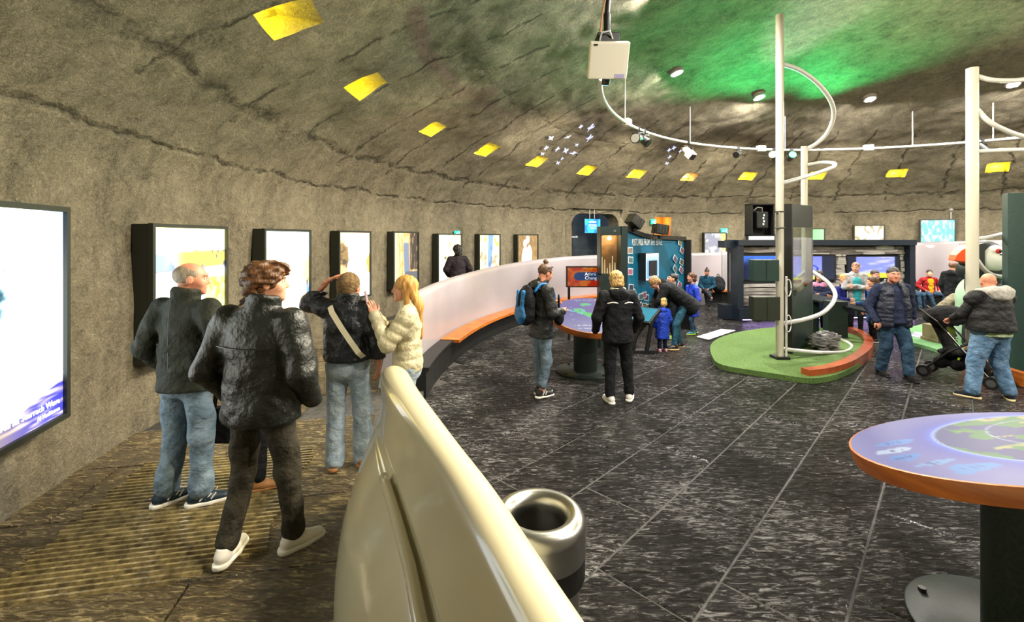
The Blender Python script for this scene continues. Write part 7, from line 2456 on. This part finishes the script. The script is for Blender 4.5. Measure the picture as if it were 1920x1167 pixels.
# ================================================================ PUFFIN
pu = D(1842, 445, 8.2)
t = thing('puffin_figure', 'large standing puffin figure with orange beak beside the dark panel', 'figure', (pu.x, pu.y, 0.06), math.radians(0))
M_PUW = mat('puffin_white', (214, 220, 208), rough=0.5)
M_PUB = mat('puffin_black', (22, 34, 30), rough=0.5)
M_PUO = mat('puffin_orange', (240, 84, 24), rough=0.4)
M_PUG = mat('puffin_belly', (164, 200, 168), rough=0.5)
k8 = 8.2 / FPX
def pz(py):
    return CAMZ - (py - HORY) * k8 - 0.06
def pxx(px):
    return (px - 960) * k8 - pu.x
sdf_obj('belly', [ell((pxx(1838), 0, pz(600)), (0.36, 0.34, 0.64), None, 0.03), ell((pxx(1830), -0.02, pz(560)), (0.29, 0.3, 0.42), None, 0.03)], 0.025, M_PUG, t)
sdf_obj('back', [ell((pxx(1864), 0.14, pz(590)), (0.42, 0.34, 0.72), None, 0.03), ell((pxx(1845), 0.06, pz(508)), (0.36, 0.30, 0.26), None, 0.05), cap((pxx(1812), -.06, pz(520)), (pxx(1797), -.12, pz(640)), 0.07, 0.05, 0.03)], 0.025, M_PUB, t)
sdf_obj('head', [ell((pxx(1840), 0, pz(482)), (0.34, 0.28, 0.31), None, 0.03)], 0.02, M_PUB, t)
sdf_obj('cheek', [ell((pxx(1843), -0.10, pz(484)), (0.28, 0.24, 0.26), None, 0.03)], 0.018, M_PUW, t)
bk = MB()
out = [(pxx(1812), pz(456)), (pxx(1800), pz(460)), (pxx(1786), pz(468)), (pxx(1777), pz(478)), (pxx(1773), pz(488)), (pxx(1790), pz(490)), (pxx(1812), pz(496))]
bk.add([(x, -0.16 - 0.09 * max(0, (x - out[4][0]) / 0.4), z) for x, z in out] + [(x, -0.04 + 0.1 * max(0, (x - out[4][0]) / 0.4), z) for x, z in out],
       [tuple(range(7)), tuple(range(7, 14))[::-1]] + [(i, 7 + i, 7 + (i + 1) % 7, (i + 1) % 7) for i in range(7)])
build(bk, 'beak', M_PUO, t, bevel=0.01)
bk = MB()
out = [(pxx(1818), pz(455)), (pxx(1806), pz(458)), (pxx(1799), pz(474)), (pxx(1800), pz(488)), (pxx(1808), pz(498)), (pxx(1818), pz(500))]
bk.add([(x, -0.27, z) for x, z in out] + [(x, 0.08, z) for x, z in out], [tuple(range(6)), tuple(range(6, 12))[::-1]] + [(i, 6 + i, 6 + (i + 1) % 6, (i + 1) % 6) for i in range(6)])
build(bk, 'beak_base', M_PUB, t, bevel=0.01)
build(MB().ell((pxx(1836), -0.33, pz(470)), (0.05, 0.03, 0.045)), 'eye_ring', mat('eye_red', (190, 40, 24)), t, smooth=True)
build(MB().ell((pxx(1836), -0.355, pz(470)), (0.028, 0.02, 0.026)), 'pupil', M_BLACK, t, smooth=True)
build(MB().tube(spline([(pxx(1838), -0.34, pz(476)), (pxx(1850), -0.33, pz(478)), (pxx(1862), -0.27, pz(482))], 5), 0.012, 6), 'eye_line', M_BLACK, t)
for sx in (-0.15, 0.15):
    build(MB().box((pxx(1840) + sx, -0.1, 0.03), (0.2, 0.34, 0.06)), 'foot', M_PUO, t, bevel=0.02)
    build(MB().cyl((pxx(1840) + sx, 0, 0.05), (pxx(1840) + sx, 0, 0.5), 0.05, n=10), 'leg', M_PUO, t)

# ================================================================ STROLLER
sp = P(1800, 712, 0.0)
t = thing('stroller', 'black folding stroller in front of the bald man', 'stroller', (sp.x, sp.y, 0), math.radians(35))
M_TYRE = mat('grey_tyre', (70, 72, 70), rough=0.7)
for wx, wy in ((-0.24, -0.36), (0.24, -0.36), (-0.20, 0.36), (0.20, 0.36)):
    for off_ in (-0.03, 0.03):
        w_ = build(MB().cyl((wx + off_ - 0.018, wy, 0.085), (wx + off_ + 0.018, wy, 0.085), 0.085, n=20), 'wheel', M_BLACK, t)
        build(MB().cyl((wx + off_ - 0.02, wy, 0.085), (wx + off_ + 0.02, wy, 0.085), 0.05, n=14), 'hub', M_TYRE, w_)
for sx in (-0.23, 0.23):
    build(MB().tube([(sx, -0.36, 0.10), (sx, -0.05, 0.50), (sx, 0.20, 0.85), (sx * 0.9, 0.42, 1.02)], 0.014, 8), 'frame_tube', M_DARKSTEEL, t)
    build(MB().tube([(sx, 0.36, 0.10), (sx, 0.08, 0.42), (sx, -0.18, 0.62)], 0.014, 8), 'frame_tube', M_BLACK, t)
sdf_obj('seat', [cap((-.16, .10, .40), (.16, .10, .40), .07, None, .05), cap((-.16, .26, .84), (.16, .26, .84), .05, None, .05), cap((0, .10, .42), (0, .26, .82), .17, .17, .04, (0, 1, -.3), .35), cap((0, .08, .38), (0, -.18, .40), .17, .16, .04, (0, 0, 1), .35), cap((0, -.18, .40), (0, -.28, .22), .14, .13, .04, (0, 1, 0), .3)], 0.02, cloth('black_stroller_cloth', (16, 17, 18)), t)
sdf_obj('canopy', [ell((0, .12, .86), (.24, .30, .22), None, .03), dict(ell((0, .10, .78), (.21, .32, .20), None, .02), sub=True)], 0.02, cloth('black_stroller_cloth', (16, 17, 18)), t)
sdf_obj('basket', [cap((-.14, 0, .24), (.14, 0, .24), .09, None, .03), cap((-.14, .18, .24), (.14, .18, .24), .09, None, .03)], 0.02, cloth('black_stroller_cloth', (16, 17, 18)), t)
build(MB().box((0.24, 0.14, 0.72), (0.015, 0.05, 0.16)), 'lime_tag', mat('lime_webbing', (170, 220, 40), rough=0.6), t)
build(MB().box((-0.02, -0.02, 0.335), (0.36, 0.02, 0.03)), 'lime_trim', mat('lime_webbing', (170, 220, 40)), t)
build(MB().tube([(-0.22, -0.30, 0.52), (-0.2, -0.36, 0.62), (0.2, -0.36, 0.62), (0.22, -0.30, 0.52)], 0.02, 8), 'bumper_bar', M_BLACK, t)
